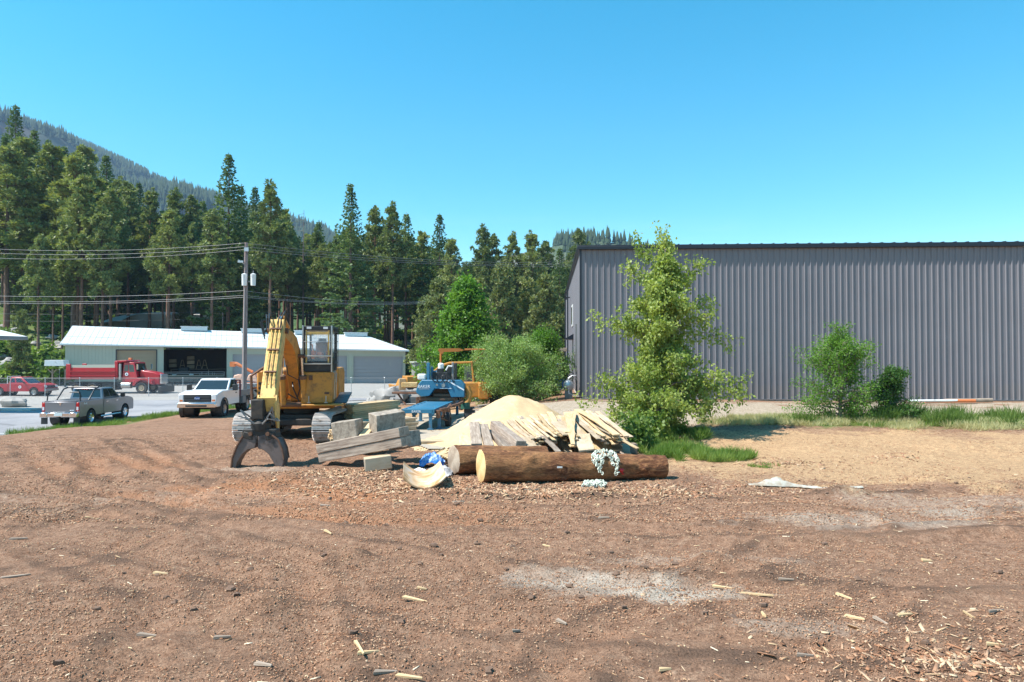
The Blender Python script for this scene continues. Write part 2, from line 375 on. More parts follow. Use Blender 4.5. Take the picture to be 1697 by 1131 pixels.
# ------------------------------------------------------------------ terrain
CP = np.array([(x, y, 0.0) for x in (-14, -7, 0, 7, 14) for y in (-6, 2, 9, 16, 22)] + [
 (-20, 6, 0), (-20, 14, 0), (-19, 22, -.02), (-19, 30, -.2), (-26, 10, -.05), (-27, 18, -.15), (-26, 25, -.5), (-34, 10, -.3), (-34, 20, -.7), (-45, 20, -.85),
 (-9, 28, 0), (-4, 28, 0), (-4, 33, 0), (-9, 34, 0), (-16, 38, -.3), (-16, 43, -.35), (-12, 42, -.15), (-6, 42, -.15), (0, 40, .1),
 (-24.2, 33, -.88), (-25, 38, -.9), (-25, 43, -.9), (-35, 38, -.9), (-45, 38, -.9), (-22, 46, -.8), (-30, 50, -.9), (-42, 50, -.9), (-18, 52, -.75), (-12, 54, -.65), (-6, 50, -.4), (-2, 58, -.5),
 (-50, 60, -.75), (-40, 60, -.75), (-30, 60, -.75), (-20, 60, -.8), (-10, 60, -.8), (0, 65, -.7), (-50, 70, -.7), (-38, 70, -.75), (-25, 70, -.85), (-10, 72, -1.0), (3, 75, -.6),
 (-53, 81, -.66), (-43, 85, -.84), (-34, 88.5, -1.0), (-24, 92.5, -1.2), (-15, 96, -1.37), (-5, 95, -1.0), (-70, 70, -.5), (-75, 80, 0), (5, 100, 0),
 (2, 24, .05), (6, 26, .16), (0, 30, .3), (1.5, 34, .65), (3.6, 35, .78), (3.6, 40, .8), (5, 48, .7), (6, 60, .6), (10, 30, .42), (14, 28.5, .33), (20, 27, .28), (26, 26, .25), (10, 34.5, .78), (18, 34.3, .76), (25, 33.5, .74), (34, 33, .74),
 (20, 18, 0.0), (30, 18, 0.05), (20, 8, 0), (30, 8, 0), (45, 20, .2), (20, 45, .8), (20, 70, .8), (40, 50, .8), (60, 40, .6), (14, 24, .12), (20, 23.5, .12), (-2, 22, 0)])
BK = Vector((-.366, .93, 0))
def hill(x, y):
    s = (x + 57) * -.366 + (y - 95) * .93
    lat = sstep(12, -22, x)
    slope = 0.06 + 0.27 * lat + 0.10 * sstep(-60, -140, x)
    s2 = np.maximum(s, 0); s2 = s2 * s2 / (s2 + 5)
    cap = 30 + 190 * sstep(-75, -170, x)
    h = cap * (1 - np.exp(-s2 / cap)) * slope
    return h
def rut(x, y, pts, w, d):
    # depth of a pair of wheel ruts along a polyline
    out = np.zeros_like(x)
    best = np.full_like(x, 1e9)
    for (x0, y0), (x1, y1) in zip(pts[:-1], pts[1:]):
        dx, dy = x1 - x0, y1 - y0; l2 = dx * dx + dy * dy
        t = np.clip(((x - x0) * dx + (y - y0) * dy) / l2, 0, 1)
        dd = np.hypot(x - x0 - t * dx, y - y0 - t * dy); best = np.minimum(best, dd)
    return -d * np.exp(-((best - w) / 0.24) ** 2) + d * 0.55 * np.exp(-((best - w - 0.42) / 0.16) ** 2) + d * 0.35 * np.exp(-((best - w + 0.42) / 0.18) ** 2)
def arc(cx, cy, r, a0, a1, n=16, ry=None):
    return [(cx + r * math.cos(R(a0 + (a1 - a0) * i / n)), cy + (ry or r) * math.sin(R(a0 + (a1 - a0) * i / n))) for i in range(n + 1)]
RUTS = [([(-24, 9), (-17, 11.5), (-12, 11), (-8.5, 8.5), (-7, 5), (-7, 2)], .95, .05),
        ([(-27, 24.5), (-20, 25.5), (-14.5, 24.5), (-11.5, 20.5), (-9.8, 17.2), (-6.5, 15), (-1, 13.2), (6, 13.2)], .8, .06),
        ([(-28, 27), (-17, 25.5), (-13.5, 21), (-9, 16.5), (-3, 14), (4, 13.6), (12, 15), (22, 18)], .95, .07),
        ([(-20, 13), (-11, 14), (-6, 12), (0, 9), (6, 8)], .9, .05),
        ([(-14, 4), (-9, 8), (-7.2, 12), (-8.5, 17), (-13, 22)], .9, .045),
        ([(1, 3), (1.5, 7), (5, 10.5), (12, 11.5), (24, 11)], .95, .06),
        ([(-3, 2), (-2.6, 6), (-4, 10), (-9, 13)], .9, .06)]
def gz(x, y, fine=False):
    x = np.asarray(x, dtype=np.float64); y = np.asarray(y, dtype=np.float64)
    sh = x.shape; x = x.ravel(); y = y.ravel()
    num = np.zeros_like(x); den = np.full_like(x, 1e-9)
    for cx, cy, cz in CP:
        d2 = (x - cx) ** 2 + (y - cy) ** 2
        ww = 1 / (d2 + 4.0) ** 2.2; num += ww * cz; den += ww
    z = num / den
    far = sstep(60, 140, np.hypot(x, y)); z = z * (1 - far) + -.6 * far
    z = z + hill(x, y)
    z = z + sstep(8, 40, (x + 57) * -.366 + (y - 95) * .93) * (fbm(x * .06, y * .06, 3) - .5) * 5
    if fine:
        yard = sstep(-27, -22, x) * sstep(33, 28, y + 0.12 * x) + 0
        yard = np.clip(yard, 0, 1)
        n = (fbm(x * .35, y * .35, 5, 3) - .5) * .09
        rough = sstep(.45, .7, fbm(x * .28 + 9, y * .28, 11, 3))
        n = n + (fbm(x * 2.2, y * 2.2, 21, 4) - .5) * (.035 + .075 * rough)
        n = n + (fbm(x * 7, y * 7, 31, 3) - .5) * (.022 + .045 * rough)
        for p, wd, dp in RUTS: n = n + rut(x, y, p, wd, dp * .85) * (.35 + 1.1 * fbm(x * .5, y * .5, 77, 3))
        # grader cleat marks
        a = np.sin(y * 26 + 5 * fbm(x * .6, y * .6, 41, 2) + x * 5) * .012 * sstep(.52, .66, fbm(x * .4, y * .4, 51, 2))
        n = n + a
        for mx_, my_, mr_, mh_ in MOUNDS:
            d = np.hypot((x - mx_) / mr_[0], (y - my_) / mr_[1]) ; n = n + mh_ * np.exp(-d * d * 1.6) * (.6 + .8 * fbm(x * 5, y * 5, 61, 3))
        edge = sstep(2, 5, y) * 0 + 1
        z = z + n * yard * edge
    return z.reshape(sh)
MOUNDS = [(7.6, 20.0, (1.2, .5), .12), (12.5, 20.8, (1.6, .6), .14), (9.8, 22.4, (1.8, .6), .12), (15.5, 22.6, (2, .7), .14), (-3.1, 8.6, (.55, .5), .16), (-2.5, 10.6, (.45, .35), .16), (-5.4, 11.8, (.9, .5), .14), (3.2, 10.3, (.6, .4), .2), (4.6, 11.6, (1.0, .4), .10), (7.4, 15.6, (.8, .4), .16), (5.3, 15.9, (.7, .35), .14),
          (-8.0, 11.0, (.7, .4), .12), (8.8, 12.2, (1.2, .4), .12), (-9.4, 18.0, (.8, .5), .12), (-6.0, 17.4, (1.3, .5), .14), (-1.5, 15.2, (1.4, .4), .10), (2.0, 15.3, (1.2, .4), .12), (6.0, 8.2, (.8, .5), .12),
          (-1.6, 7.2, (.7, .4), .10), (.6, 6.8, (.5, .5), .08), (10.5, 17, (1, .5), .12), (-12, 15.5, (1.0, .4), .12), (-4.2, 7.4, (.8, .4), .08)]
def g1(x, y, fine=True): return float(gz(np.array([x]), np.array([y]), fine)[0])
def onground(px, py, fine=False):
    Y = 20.0
    for _ in range(40):
        z = g1(at(px, Y), Y, fine); Yn = (CAMZ - z) * 1131.0 / max(py - 585.0, 4); Y = Y * .5 + Yn * .5
    return at(px, Y), Y, z
def axis_vals(segs):
    out = [segs[0][0]]
    for a, b, s in segs:
        n = max(1, int(round((b - a) / s))); out += list(a + (b - a) * (np.arange(n) + 1) / n)
    return np.array(out)
xs = axis_vals([(-5000, -1500, 700), (-1500, -300, 100), (-300, -120, 12), (-120, -34, 2.5), (-34, -16, .3), (-16, 16, .065), (16, 34, .3), (34, 120, 4), (120, 300, 20), (300, 1500, 120), (1500, 5000, 700)])
ys = axis_vals([(-3000, -100, 400), (-100, -4, 8), (-4, 4, .4), (4, 17, .06), (17, 27, .11), (27, 36, .3), (36, 60, .8), (60, 200, 2.5), (200, 400, 10), (400, 1500, 100), (1500, 6000, 500)])
XX, YY = np.meshgrid(xs, ys); ZZ = gz(XX, YY, True)
nx, ny = len(xs), len(ys)
idx = np.arange(nx * ny).reshape(ny, nx)
F = np.stack([idx[:-1, :-1], idx[:-1, 1:], idx[1:, 1:], idx[1:, :-1]], -1).reshape(-1, 4)
V = np.stack([XX, YY, ZZ], -1).reshape(-1, 3)
xf, yf = V[:, 0].astype(np.float64), V[:, 1].astype(np.float64)
def spot(cx, cy, rx, ry, k=1.0, seed=1, fr=.9):
    d = np.hypot((xf - cx) / rx, (yf - cy) / ry) + (fbm(xf * fr, yf * fr * 1.5, seed, 6) - .5) * 1.3
    return sstep(1.35, .25, d) * k
tan = (.55 + .75 * fbm(xf * 1.1, yf * 1.6, 69, 4)) * np.clip(spot(10, 20.3, 6.5, 4.2, 1, 71) + spot(17, 21.5, 10, 5.4, 1, 72) + spot(8, 24, 5, 3, .8, 70) + spot(-4.5, 31, 4.5, 5, .8, 73) + spot(-7, 38, 7, 7, .75, 76) + spot(4, 19.6, 2.4, 1.6, .4, 79), 0, 1)
sandy = np.clip(spot(5, 31.5, 5.5, 4.5, 1, 74) + spot(14, 31.5, 14, 3.4, .9, 75) + spot(28, 29, 8, 4, .8, 75), 0, 1)
dust = np.clip(spot(1.45, 9.45, 1.5, .62, .8, 81, 1.6) + spot(2.5, 9.15, 1.1, .5, .75, 82, 1.6) + spot(.6, 10.0, .9, .45, .55, 83, 1.6) + spot(3.3, 10.6, 2.2, .35, .4, 78) + spot(6.8, 13.2, 3.4, .9, .5, 84, 1.2) + spot(-6.2, 15.2, 2.6, 1.3, .35, 85) + spot(9.5, 14.6, 4, 1.2, .45, 86) + spot(3.4, 8.0, 1.0, .3, .45, 88, 1.6) + spot(-11, 14, 2.6, 1.6, .3, 87) + spot(-7.4, 18.9, 1.5, .5, .5, 89), 0, 1)
def tdist(pts):
    best = np.full_like(xf, 1e9)
    for (x0, y0), (x1, y1) in zip(pts[:-1], pts[1:]):
        dx, dy = x1 - x0, y1 - y0; tt = np.clip(((xf - x0) * dx + (yf - y0) * dy) / (dx * dx + dy * dy), 0, 1); best = np.minimum(best, np.hypot(xf - x0 - tt * dx, yf - y0 - tt * dy))
    return best
trk = np.zeros_like(xf); edg = np.zeros_like(xf); brk = .35 + .9 * fbm(xf * .45, yf * .45, 55, 4)
for p_, wd_, dp_ in RUTS:
    dd_ = tdist(p_); trk = np.maximum(trk, np.exp(-((dd_ - wd_) / .24) ** 2) * brk); edg = np.maximum(edg, np.exp(-((dd_ - wd_ - .42) / .15) ** 2) * brk); edg = np.maximum(edg, np.exp(-((dd_ - wd_ + .42) / .13) ** 2) * .6 * brk)
redd = np.clip(spot(-4.6, 15.8, 3.8, 1.6, .9, 91) + spot(-2.4, 13.6, 3.2, .9, .5, 93) + spot(-12, 20, 4, 2.0, .3, 92), 0, 1)
gravel = np.clip(sstep(46, 50, yf - 0.1 * xf) * sstep(150, 130, yf), 0, 1) * sstep(6, 2, xf)
sdist = (xf + 57) * -.366 + (yf - 95) * .93
grn = sstep(2, 8, sdist + 8 * (xf < -54)) * sstep(.22, .5, fbm(xf * .12, yf * .12, 95))
grn = np.maximum(grn, sstep(-56, -60, xf) * sstep(68, 74, yf) * .9)
gsp = np.clip(spot(5.5, 21.5, 2.0, 1.5, .45, 96) + spot(10.6, 27.8, 4.0, 1.2, .42, 97, 2.) + spot(17, 27.6, 6.5, 1.6, .5, 98, 2.) + spot(-21.7, 36, 1.6, 6, .7, 99) + spot(9.0, 8.8, 1.0, .5, .25, 100), 0, 1)
grn = np.maximum(grn, gsp)
dark = sstep(.45, .75, fbm(xf * 1.3 + 40, yf * 2.4, 101, 5)) * .62
redd = np.clip(redd + trk * .28, 0, 1); dark = np.clip(dark * (1 - .7 * trk) + edg * .75, 0, 1) * (1 - .7 * tan)
att = np.stack([tan, dust, redd, dark], -1); att2 = np.stack([gravel, grn, sandy, np.ones_like(grn)], -1)
gm, t, b, o = newmat('bark_strewn_dirt')
g = coords(t, 'Object')
n1 = nz(t, .9, 8, .65, g); n2 = nz(t, 7, 8, .7, g); n3 = nz(t, 38, 6, .75, g); n4 = nz(t, 2.6, 9, .7, g, .8)
base = ramp(t, n2.outputs['Fac'], [(.28, (.115, .053, .030)), (.50, (.29, .166, .105)), (.72, (.43, .28, .188))]).outputs[0]
base = mixc(t, ramp(t, n1.outputs['Fac'], [(.35, 0.), (.7, .55)]).outputs[0], base, (.33, .185, .115))
base = mixc(t, ramp(t, n4.outputs['Fac'], [(.54, 0.), (.72, .55)]).outputs[0], base, (.14, .082, .056))
A = t.nodes.new('ShaderNodeAttribute'); A.attribute_name = 'ma'; sa = t.nodes.new('ShaderNodeSeparateColor'); t.links.new(A.outputs['Color'], sa.inputs[0])
B = t.nodes.new('ShaderNodeAttribute'); B.attribute_name = 'mb'; sb = t.nodes.new('ShaderNodeSeparateColor'); t.links.new(B.outputs['Color'], sb.inputs[0])
def jit(src, lo, hi):
    m = t.nodes.new('ShaderNodeMath'); m.operation = 'MULTIPLY_ADD'; t.links.new(n2.outputs['Fac'], m.inputs[0]); m.inputs[1].default_value = .9; m.inputs[2].default_value = -.45
    a = t.nodes.new('ShaderNodeMath'); a.operation = 'ADD'; t.links.new(m.outputs[0], a.inputs[0]); t.links.new(src, a.inputs[1])
    return ramp(t, a.outputs[0], [(lo, 0.), (hi, 1.)]).outputs[0]
c = mixc(t, jit(A.outputs['Alpha'], .35, .85), base, (.16, .095, .063))
c = mixc(t, jit(sa.outputs['Blue'], .2, .9), c, (.37, .17, .085))
tanc = ramp(t, n2.outputs['Fac'], [(.3, (.36, .205, .11)), (.7, (.60, .40, .225))]).outputs[0]
c = mixc(t, jit(sa.outputs['Red'], .15, .75), c, tanc)
sanc = ramp(t, n2.outputs['Fac'], [(.3, (.31, .24, .17)), (.7, (.52, .43, .335))]).outputs[0]
c = mixc(t, jit(sb.outputs['Blue'], .25, .7), c, sanc)
c = mixc(t, jit(sa.outputs['Green'], .2, .95), c, (.47, .385, .305))
grc = ramp(t, n2.outputs['Fac'], [(.3, (.27, .25, .23)), (.7, (.46, .435, .40))]).outputs[0]
c = mixc(t, jit(sb.outputs['Red'], .35, .6), c, grc)
gg = ramp(t, n1.outputs['Fac'], [(.3, (.05, .085, .022)), (.55, (.13, .19, .05)), (.75, (.30, .24, .15))]).outputs[0]
c = mixc(t, jit(sb.outputs['Green'], .3, .75), c, gg)
sp = ramp(t, n3.outputs['Fac'], [(.36, .42), (.5, 1.0), (.66, 1.5)]).outputs[0]
c = mixc(t, .85, c, sp, 'MULTIPLY')
t.links.new(c, b.inputs['Base Color']); b.inputs['Roughness'].default_value = .95; b.inputs['Specular IOR Level'].default_value = .15
bb = mixc(t, .5, n3.outputs['Fac'], n2.outputs['Fac'], 'ADD')
bump(t, b, bb, .8, .06)
ground = np_mesh('ground', V, F, gm, None, True, {'ma': att, 'mb': att2}); ground['kind'] = 'structure'

def inpoly(x, y, P):
    c = np.zeros(x.shape, bool); j = len(P) - 1
    for i in range(len(P)):
        xi, yi = P[i]; xj, yj = P[j]
        with np.errstate(divide='ignore', invalid='ignore'):
            k = ((yi > y) != (yj > y)) & (x < (xj - xi) * (y - yi) / (yj - yi + 1e-12) + xi)
        c ^= k; j = i
    return c
def sheet(name, P, step, mat, dz, jit_=0.25, lim=None):
    P = list(P); x0 = min(p[0] for p in P); x1 = max(p[0] for p in P); y0 = min(p[1] for p in P); y1 = max(p[1] for p in P)
    gx = np.arange(x0, x1 + step, step); gy = np.arange(y0, y1 + step, step)
    X, Y = np.meshgrid(gx, gy); i = np.arange(X.size).reshape(X.shape)
    Z = gz(X, Y) + dz
    cx = (X[:-1, :-1] + X[1:, 1:]) / 2; cy = (Y[:-1, :-1] + Y[1:, 1:]) / 2
    jx = (fbm(cx * .8, cy * .8, 5) - .5) * jit_ * 4; jy = (fbm(cx * .8, cy * .8, 9) - .5) * jit_ * 4
    k = inpoly(cx + jx, cy + jy, P)
    Fq = np.stack([i[:-1, :-1], i[:-1, 1:], i[1:, 1:], i[1:, :-1]], -1)[k]
    used, inv = np.unique(Fq.ravel(), return_inverse=True)
    Vv = np.stack([X, Y, Z], -1).reshape(-1, 3)[used]
    o = np_mesh(name, Vv, inv.reshape(-1, 4), mat, None, True); o['kind'] = 'structure'; return o
am, t, b, o = newmat('worn_asphalt')
g = coords(t, 'Object'); a1 = nz(t, .35, 6, .6, g); a2 = nz(t, 9, 6, .7, g)
c = ramp(t, a1.outputs['Fac'], [(.3, (.21, .205, .215)), (.7, (.31, .30, .305))]).outputs[0]
c = mixc(t, .5, c, ramp(t, a2.outputs['Fac'], [(.3, .7), (.7, 1.25)]).outputs[0], 'MULTIPLY')
vo = t.nodes.new('ShaderNodeTexVoronoi'); vo.feature = 'DISTANCE_TO_EDGE'; vo.inputs['Scale'].default_value = .16; t.links.new(mixc(t, .1, g, a1.outputs['Color']), vo.inputs['Vector'])
c = mixc(t, ramp(t, vo.outputs['Distance'], [(.0, .6), (.006, 0.)]).outputs[0], c, (.07, .07, .075))
t.links.new(c, b.inputs['Base Color']); b.inputs['Roughness'].default_value = .85
ROAD = [(-75, 32), (-40, 31.5), (-24.6, 32.8), (-23.3, 38), (-22.6, 44), (-21.6, 46), (-18.6, 50.5), (-14, 54), (-6, 57.5), (6, 62), (6, 68), (-6, 62.8), (-14, 59.2), (-24, 57.2), (-33, 56.5), (-34.5, 52), (-33.5, 47.5), (-44, 48.2), (-75, 48.5)]
sheet('asphalt_road', ROAD, .25, am, .035, .12)
cm = pm('gravelly_dirt_strip', (.30, .22, .17), .95, 0, .3, 2, (.45, .38, .32), .3, 1.5, .5)
# painted stall line near the silver truck, and the concrete kerb behind the lot
ln = MB()
def strip(mb, pts, wd, dz):
    for (x0, y0), (x1, y1) in zip(pts[:-1], pts[1:]):
        d = Vector((x1 - x0, y1 - y0)).normalized(); n = Vector((-d.y, d.x)) * wd / 2
        mb.poly([(x0 + n.x, y0 + n.y, g1(x0, y0, 0) + dz), (x0 - n.x, y0 - n.y, g1(x0, y0, 0) + dz), (x1 - n.x, y1 - n.y, g1(x1, y1, 0) + dz), (x1 + n.x, y1 + n.y, g1(x1, y1, 0) + dz)][::-1])
strip(ln, [(-28.6, 34.3), (-26.2, 34.1), (-24.6, 34.0)], .12, .05)
o = ln.build('painted_stall_line', M['white']); o['kind'] = 'structure'
kb = MB()
pts = [(-75, 48.7), (-60, 48.7), (-50, 48.6), (-44, 48.5), (-38, 48.1), (-33.6, 47.7)]
for (x0, y0), (x1, y1) in zip(pts[:-1], pts[1:]):
    z0 = g1(x0, y0, 0); z1 = g1(x1, y1, 0)
    kb.hexa([(x0, y0, z0 - .1), (x1, y1, z1 - .1), (x1, y1 + 1.3, z1 - .1), (x0, y0 + 1.3, z0 - .1)], [(x0, y0, z0 + .15), (x1, y1, z1 + .15), (x1, y1 + 1.3, z1 + .15), (x0, y0 + 1.3, z0 + .15)])
o = kb.build('concrete_kerb', M['concrete'], bevel=.02); o['kind'] = 'structure'
# concrete pad dusted with sawdust under the sawmill
sheet('concrete_pad', [(-4.9, 25.2), (-2.6, 22.6), (.2, 22.5), (1.6, 26), (.2, 31), (-1.5, 35), (-4.6, 35), (-4.9, 29)], .1, pm('sawdust_dusted_concrete', (.36, .31, .245), .9, 0, .15, 2, (.48, .37, .24), .35, .9, .1), .045, .15)
# ------------------------------------------------------------------ far mountain and ridge
def far_range(name, prof, Yd, depth, col1, col2, seed, ntree, th, label):
    px = np.array([p[0] for p in prof], float); py = np.array([p[1] for p in prof], float)
    gx = (np.linspace(px[0], px[-1], 150) - 848.5) / 1131 * Yd
    top = CAMZ + (585 - np.interp((gx / Yd) * 1131 + 848.5, px, py)) / 1131 * Yd - th * .55
    v = np.linspace(0, 1.25, 60)
    X, Vv = np.meshgrid(gx, v)
    T = np.broadcast_to(top, X.shape)
    Yg = Yd - depth * (1 - Vv) + (fbm(X * .004, Vv * 4, seed) - .5) * depth * .35
    hgt = np.where(Vv <= 1, np.sin(np.clip(Vv, 0, 1) * PI / 2) ** 1.15, 1 - (Vv - 1) * 1.2)
    Z = T * hgt * (1 - .22 * (fbm(X * .008, Vv * 7, seed + 3) - .5) * np.sin(np.clip(Vv, 0, 1) * PI) * 2.2) - 4
    i = np.arange(X.size).reshape(X.shape)
    Fq = np.stack([i[:-1, :-1], i[:-1, 1:], i[1:, 1:], i[1:, :-1]], -1).reshape(-1, 4)
    m, t, b, o_ = newmat(name + '_slope'); g = coords(t, 'Object')
    n = nz(t, .012, 8, .7, g); c = ramp(t, n.outputs['Fac'], [(.38, col1), (.62, col2)]).outputs[0]
    t.links.new(c, b.inputs['Base Color']); b.inputs['Roughness'].default_value = .95; b.inputs['Specular IOR Level'].default_value = .1
    o = np_mesh(name, np.stack([X, Yg, Z], -1), Fq, m, None, True); o['kind'] = 'structure'
    rg = np.random.default_rng(seed)
    # forest of small cones on the slope and along the crest
    k = ntree; ui = (.38 + .62 * rg.random(k)) * (len(gx) - 2); vi = np.where(rg.random(k) < .22, 1.0 - np.abs(rg.normal(0, .015, k)), .25 + .75 * rg.random(k))
    vr = np.clip(vi / 1.25 * 59, 0, 57.9); a = ui.astype(int); bb = vr.astype(int); fa = ui - a; fb = vr - bb
    def lerp(Aa): return (Aa[bb, a] * (1 - fa) + Aa[bb, a + 1] * fa) * (1 - fb) + (Aa[bb + 1, a] * (1 - fa) + Aa[bb + 1, a + 1] * fa) * fb
    bx, by, bz = lerp(X), lerp(Yg), lerp(Z)
    keep = fbm(bx * .02, bz * .03, seed + 9) > .36 ; keep |= (vi > .97) & (fbm(bx * .03, bz * 0, seed + 5) > .35)
    bx, by, bz = bx[keep], by[keep], bz[keep]; k = len(bx)
    h = th * (.5 + .7 * rg.random(k)); r = h * .17
    vs = []; ang = rg.random(k) * 6
    for layer, (r0, z0, z1) in enumerate(((1.0, .08, .62), (.72, .38, 1.0))):
        ringv = [np.stack([bx + r * r0 * np.cos(ang + q * PI * .4 + layer), by + r * r0 * np.sin(ang + q * PI * .4 + layer), bz + h * z0], -1) for q in range(5)]
        ringv.append(np.stack([bx, by, bz + h * z1], -1)); vs += ringv
    Vt = np.stack(vs, 1)
    fq = []
    for layer in (0, 1):
        for q in range(5): fq.append([layer * 6 + q, layer * 6 + (q + 1) % 5, layer * 6 + 5])
    Ft = (np.arange(k)[:, None, None] * 12 + np.array(fq)[None]).reshape(-1, 3)
    mt = pm(name + '_trees', (.035, .055, .03), .9, 0, .4, .02, spec=.1)
    o = np_mesh('far_forest', Vt, Ft, mt); tag(o, label, 'forest', kind='stuff')
far_range('mountain', [(-700, 330), (-400, 270), (-200, 290), (-60, 262), (20, 240), (75, 222), (118, 232), (150, 243), (200, 264), (250, 288), (300, 312), (350, 330), (420, 342), (480, 362), (540, 384), (600, 420), (700, 470), (800, 520)], 1500, 1000,
          (.085, .062, .058), (.035, .052, .032), 5, 32000, 24, 'sparse conifers over the blue hazed mountain slope behind the left forest')
far_range('ridge', [(560, 560), (640, 500), (730, 470), (800, 440), (850, 420), (905, 406), (925, 396), (960, 396), (985, 402), (1010, 416), (1200, 470), (1500, 540)], 900, 560,
          (.19, .175, .15), (.07, .095, .055), 8, 5000, 17, 'dark conifers crowding the low ridge beside the grey warehouse')

# ------------------------------------------------------------------ big grey warehouse
C0 = Vector((3.66, 36.0)); th = R(-3.1)
wh = empty('warehouse', (C0.x, C0.y, .80), th, 'large dark grey ribbed metal warehouse filling the right side', 'warehouse')
WL, WD, WH = 46.0, 31.0, 7.98
ribs = MB()
def ribbed(mb, length, x0, h0, h1, sign, pitch=.305, dep=.052):
    n = int(length / pitch); prof = []
    for i in range(n):
        a = i * pitch
        prof += [(a, 0), (a + .085, 0), (a + .088, .008), (a + .102, .008), (a + .105, 0), (a + .17, 0), (a + .173, .008), (a + .187, .008), (a + .19, 0), (a + .212, 0), (a + .245, dep), (a + .272, dep), (a + .303, 0)]
    return prof
pr = ribbed(ribs, WL, 0, 0, WH, 1)
vs = []; fs = []
for (a, d) in pr: vs += [(a, -d, .0), (a, -d, WH - .05)]
for i in range(len(pr) - 1): fs.append((2 * i, 2 * i + 2, 2 * i + 3, 2 * i + 1))
ribs._add(vs, fs)
ribs.build('front_wall', M['cladding'], wh, smooth=0)
pr = ribbed(ribs, WD, 0, 0, WH, 1)
rb = MB(); vs = []; fs = []
for (a, d) in pr: vs += [(-d, a, 0), (-d, a, WH - .05)]
for i in range(len(pr) - 1): fs.append((2 * i + 2, 2 * i, 2 * i + 1, 2 * i + 3))
rb._add(vs, fs); rb.build('end_wall', M['cladding'], wh, smooth=0)
MB().box((WL / 2, WD / 2 + .06, WH / 2 - .1), (WL - .1, WD - .0, WH - .3)).build('wall_core', M['navy'], wh)
MB().box((WL / 2 - .06, WD / 2, WH + .03), (WL + .32, WD + .42, .09)).box((WL / 2 - .06, -.125, WH - .07), (WL + .30, .19, .15)).box((-.10, WD / 2, WH - .07), (.12, WD + .1, .15)).build('roof_trim', M['navy'], wh, bevel=.01)
MB().box((-.035, -.045, WH / 2 - .06), (.10, .03, WH - .14)).box((-.072, .03, WH / 2 - .06), (.03, .12, WH - .14)).build('corner_trim', M['navy'], wh)
sm = MB()
for i in range(int(WL / .61)): sm.box((.2 + i * .61, -.05, WH + .10), (.05, .16, .05)); sm.box((.2 + i * .61, .9, WH + .105), (.045, 1.8, .06))
sm.build('roof_seam', M['navy'], wh)
MB().box((WL / 2, WD / 2, -.20), (WL + .05, WD, .40)).build('foundation', M['concrete'], wh, bevel=.02)
MB().box((WL / 2, -.04, -.012), (WL, .10, .035)).build('base_flashing', M['cladding'], wh)
wn = MB().box((-.06, 12.0, 5.0), (.08, 1.7, 1.5)).build('window', M['white'], wh, bevel=.01)
MB().box((-.085, 12.0, 5.0), (.06, 1.4, 1.2)).build('pane', M['glass'], wn)
MB().prism([(-.7, 3.32), (-.04, 3.7), (-.04, 3.3)], 10.3, 12.6, 'y').build('awning', M['navy'], wh)
dr = MB().box((-.05, 11.5, 1.1), (.07, 1.1, 2.2)).build('door', M['navy'], wh, bevel=.01)
MB().box((-.11, 11.1, 1.05), (.06, .12, .05)).build('handle', M['steel'], dr)
for yy in (22, 30.6): MB().tube([(-.12, yy, 0), (-.12, yy, WH - .2)], .06, 6).build('downspout', M['navy'], wh)
lb = MB()
lb.box((-.25, 17, 6.7), (.35, .12, .08)); lb.box((-.42, 17, 6.6), (.2, .3, .14)); lb.build('wall_lamp', M['navy'], wh)
MB().box((-.12, 5.6, 1.9), (.16, .55, .8)).build('electric_panel', M['mgrey'], wh, bevel=.01); MB().box((-.12, 7.2, 1.7), (.14, .4, .6)).build('electric_panel', M['mgrey'], wh, bevel=.01); MB().box((-.1, 4.4, 2.4), (.1, .14, 3.4)).build('conduit', M['mgrey'], wh)
# propane style tank and meter by the warehouse corner
tk = empty('gas_tank', (C0.x - .55, C0.y + 1.6, .80), th, 'silver horizontal tank with pipes beside the warehouse corner', 'tank')
MB().lathe([(-.55, .0), (-.54, .12), (-.46, .25), (-.38, .28), (.38, .28), (.46, .25), (.54, .12), (.55, 0)], (0, 0, .62), 'y', 20).build('tank_body', M['galv'], tk)
MB().cyl((0, 0, .88), (0, 0, 1.02), .05).box((0, .25, .95), (.1, .1, .2)).tube([(0, 0, 1.0), (.2, .0, 1.15), (.42, .0, 1.15)], .025).tube([(0, -.5, .5), (.0, -.8, .2), (.25, -1.0, .12), (.5, -1.6, .1)], .02).build('pipe', M['galv'], tk)
for sy in (-.35, .35): MB().box((0, sy, .16), (.4, .06, .5)).build('leg', M['mgrey'], tk)
fl = empty('flood_lamp', (C0.x + 1.75, C0.y - .55, .62), .1, 'small black flood lamp on the ground at the warehouse foot', 'lamp')
MB().box((0, 0, .12), (.36, .14, .16)).build('housing', M['black'], fl, bevel=.02); MB().box((0, .05, .03), (.3, .22, .04)).build('base', M['black'], fl)

# ------------------------------------------------------------------ long garage
gA = Vector((-53.0, 81.0)); gB = Vector((-15.0, 96.0)); gl = (gB - gA).length; ga = math.atan2(15, 38)
zA = zat(638.7, 81); zB = zat(638.7, 96)
GR = empty('garage_building', (gA.x, gA.y, -1.0), ga, 'long low pale garage with white ribbed roof and roller doors', 'garage')
# local: x along the front, y backward, floor follows the sloping lot
def zf(x): return (zA + (zB - zA) * x / gl) + 1.0
EH = zat(568.5, 81) + 1.0; EH2 = zat(579.8, 96) + 1.0
def ze(x): return EH + (EH2 - EH) * x / gl
GD = 11.0; RX, RY = 4.6, 5.2  # roof hip inset and ridge depth
HR = zat(540.5, 81.5 + 5) + 1.0
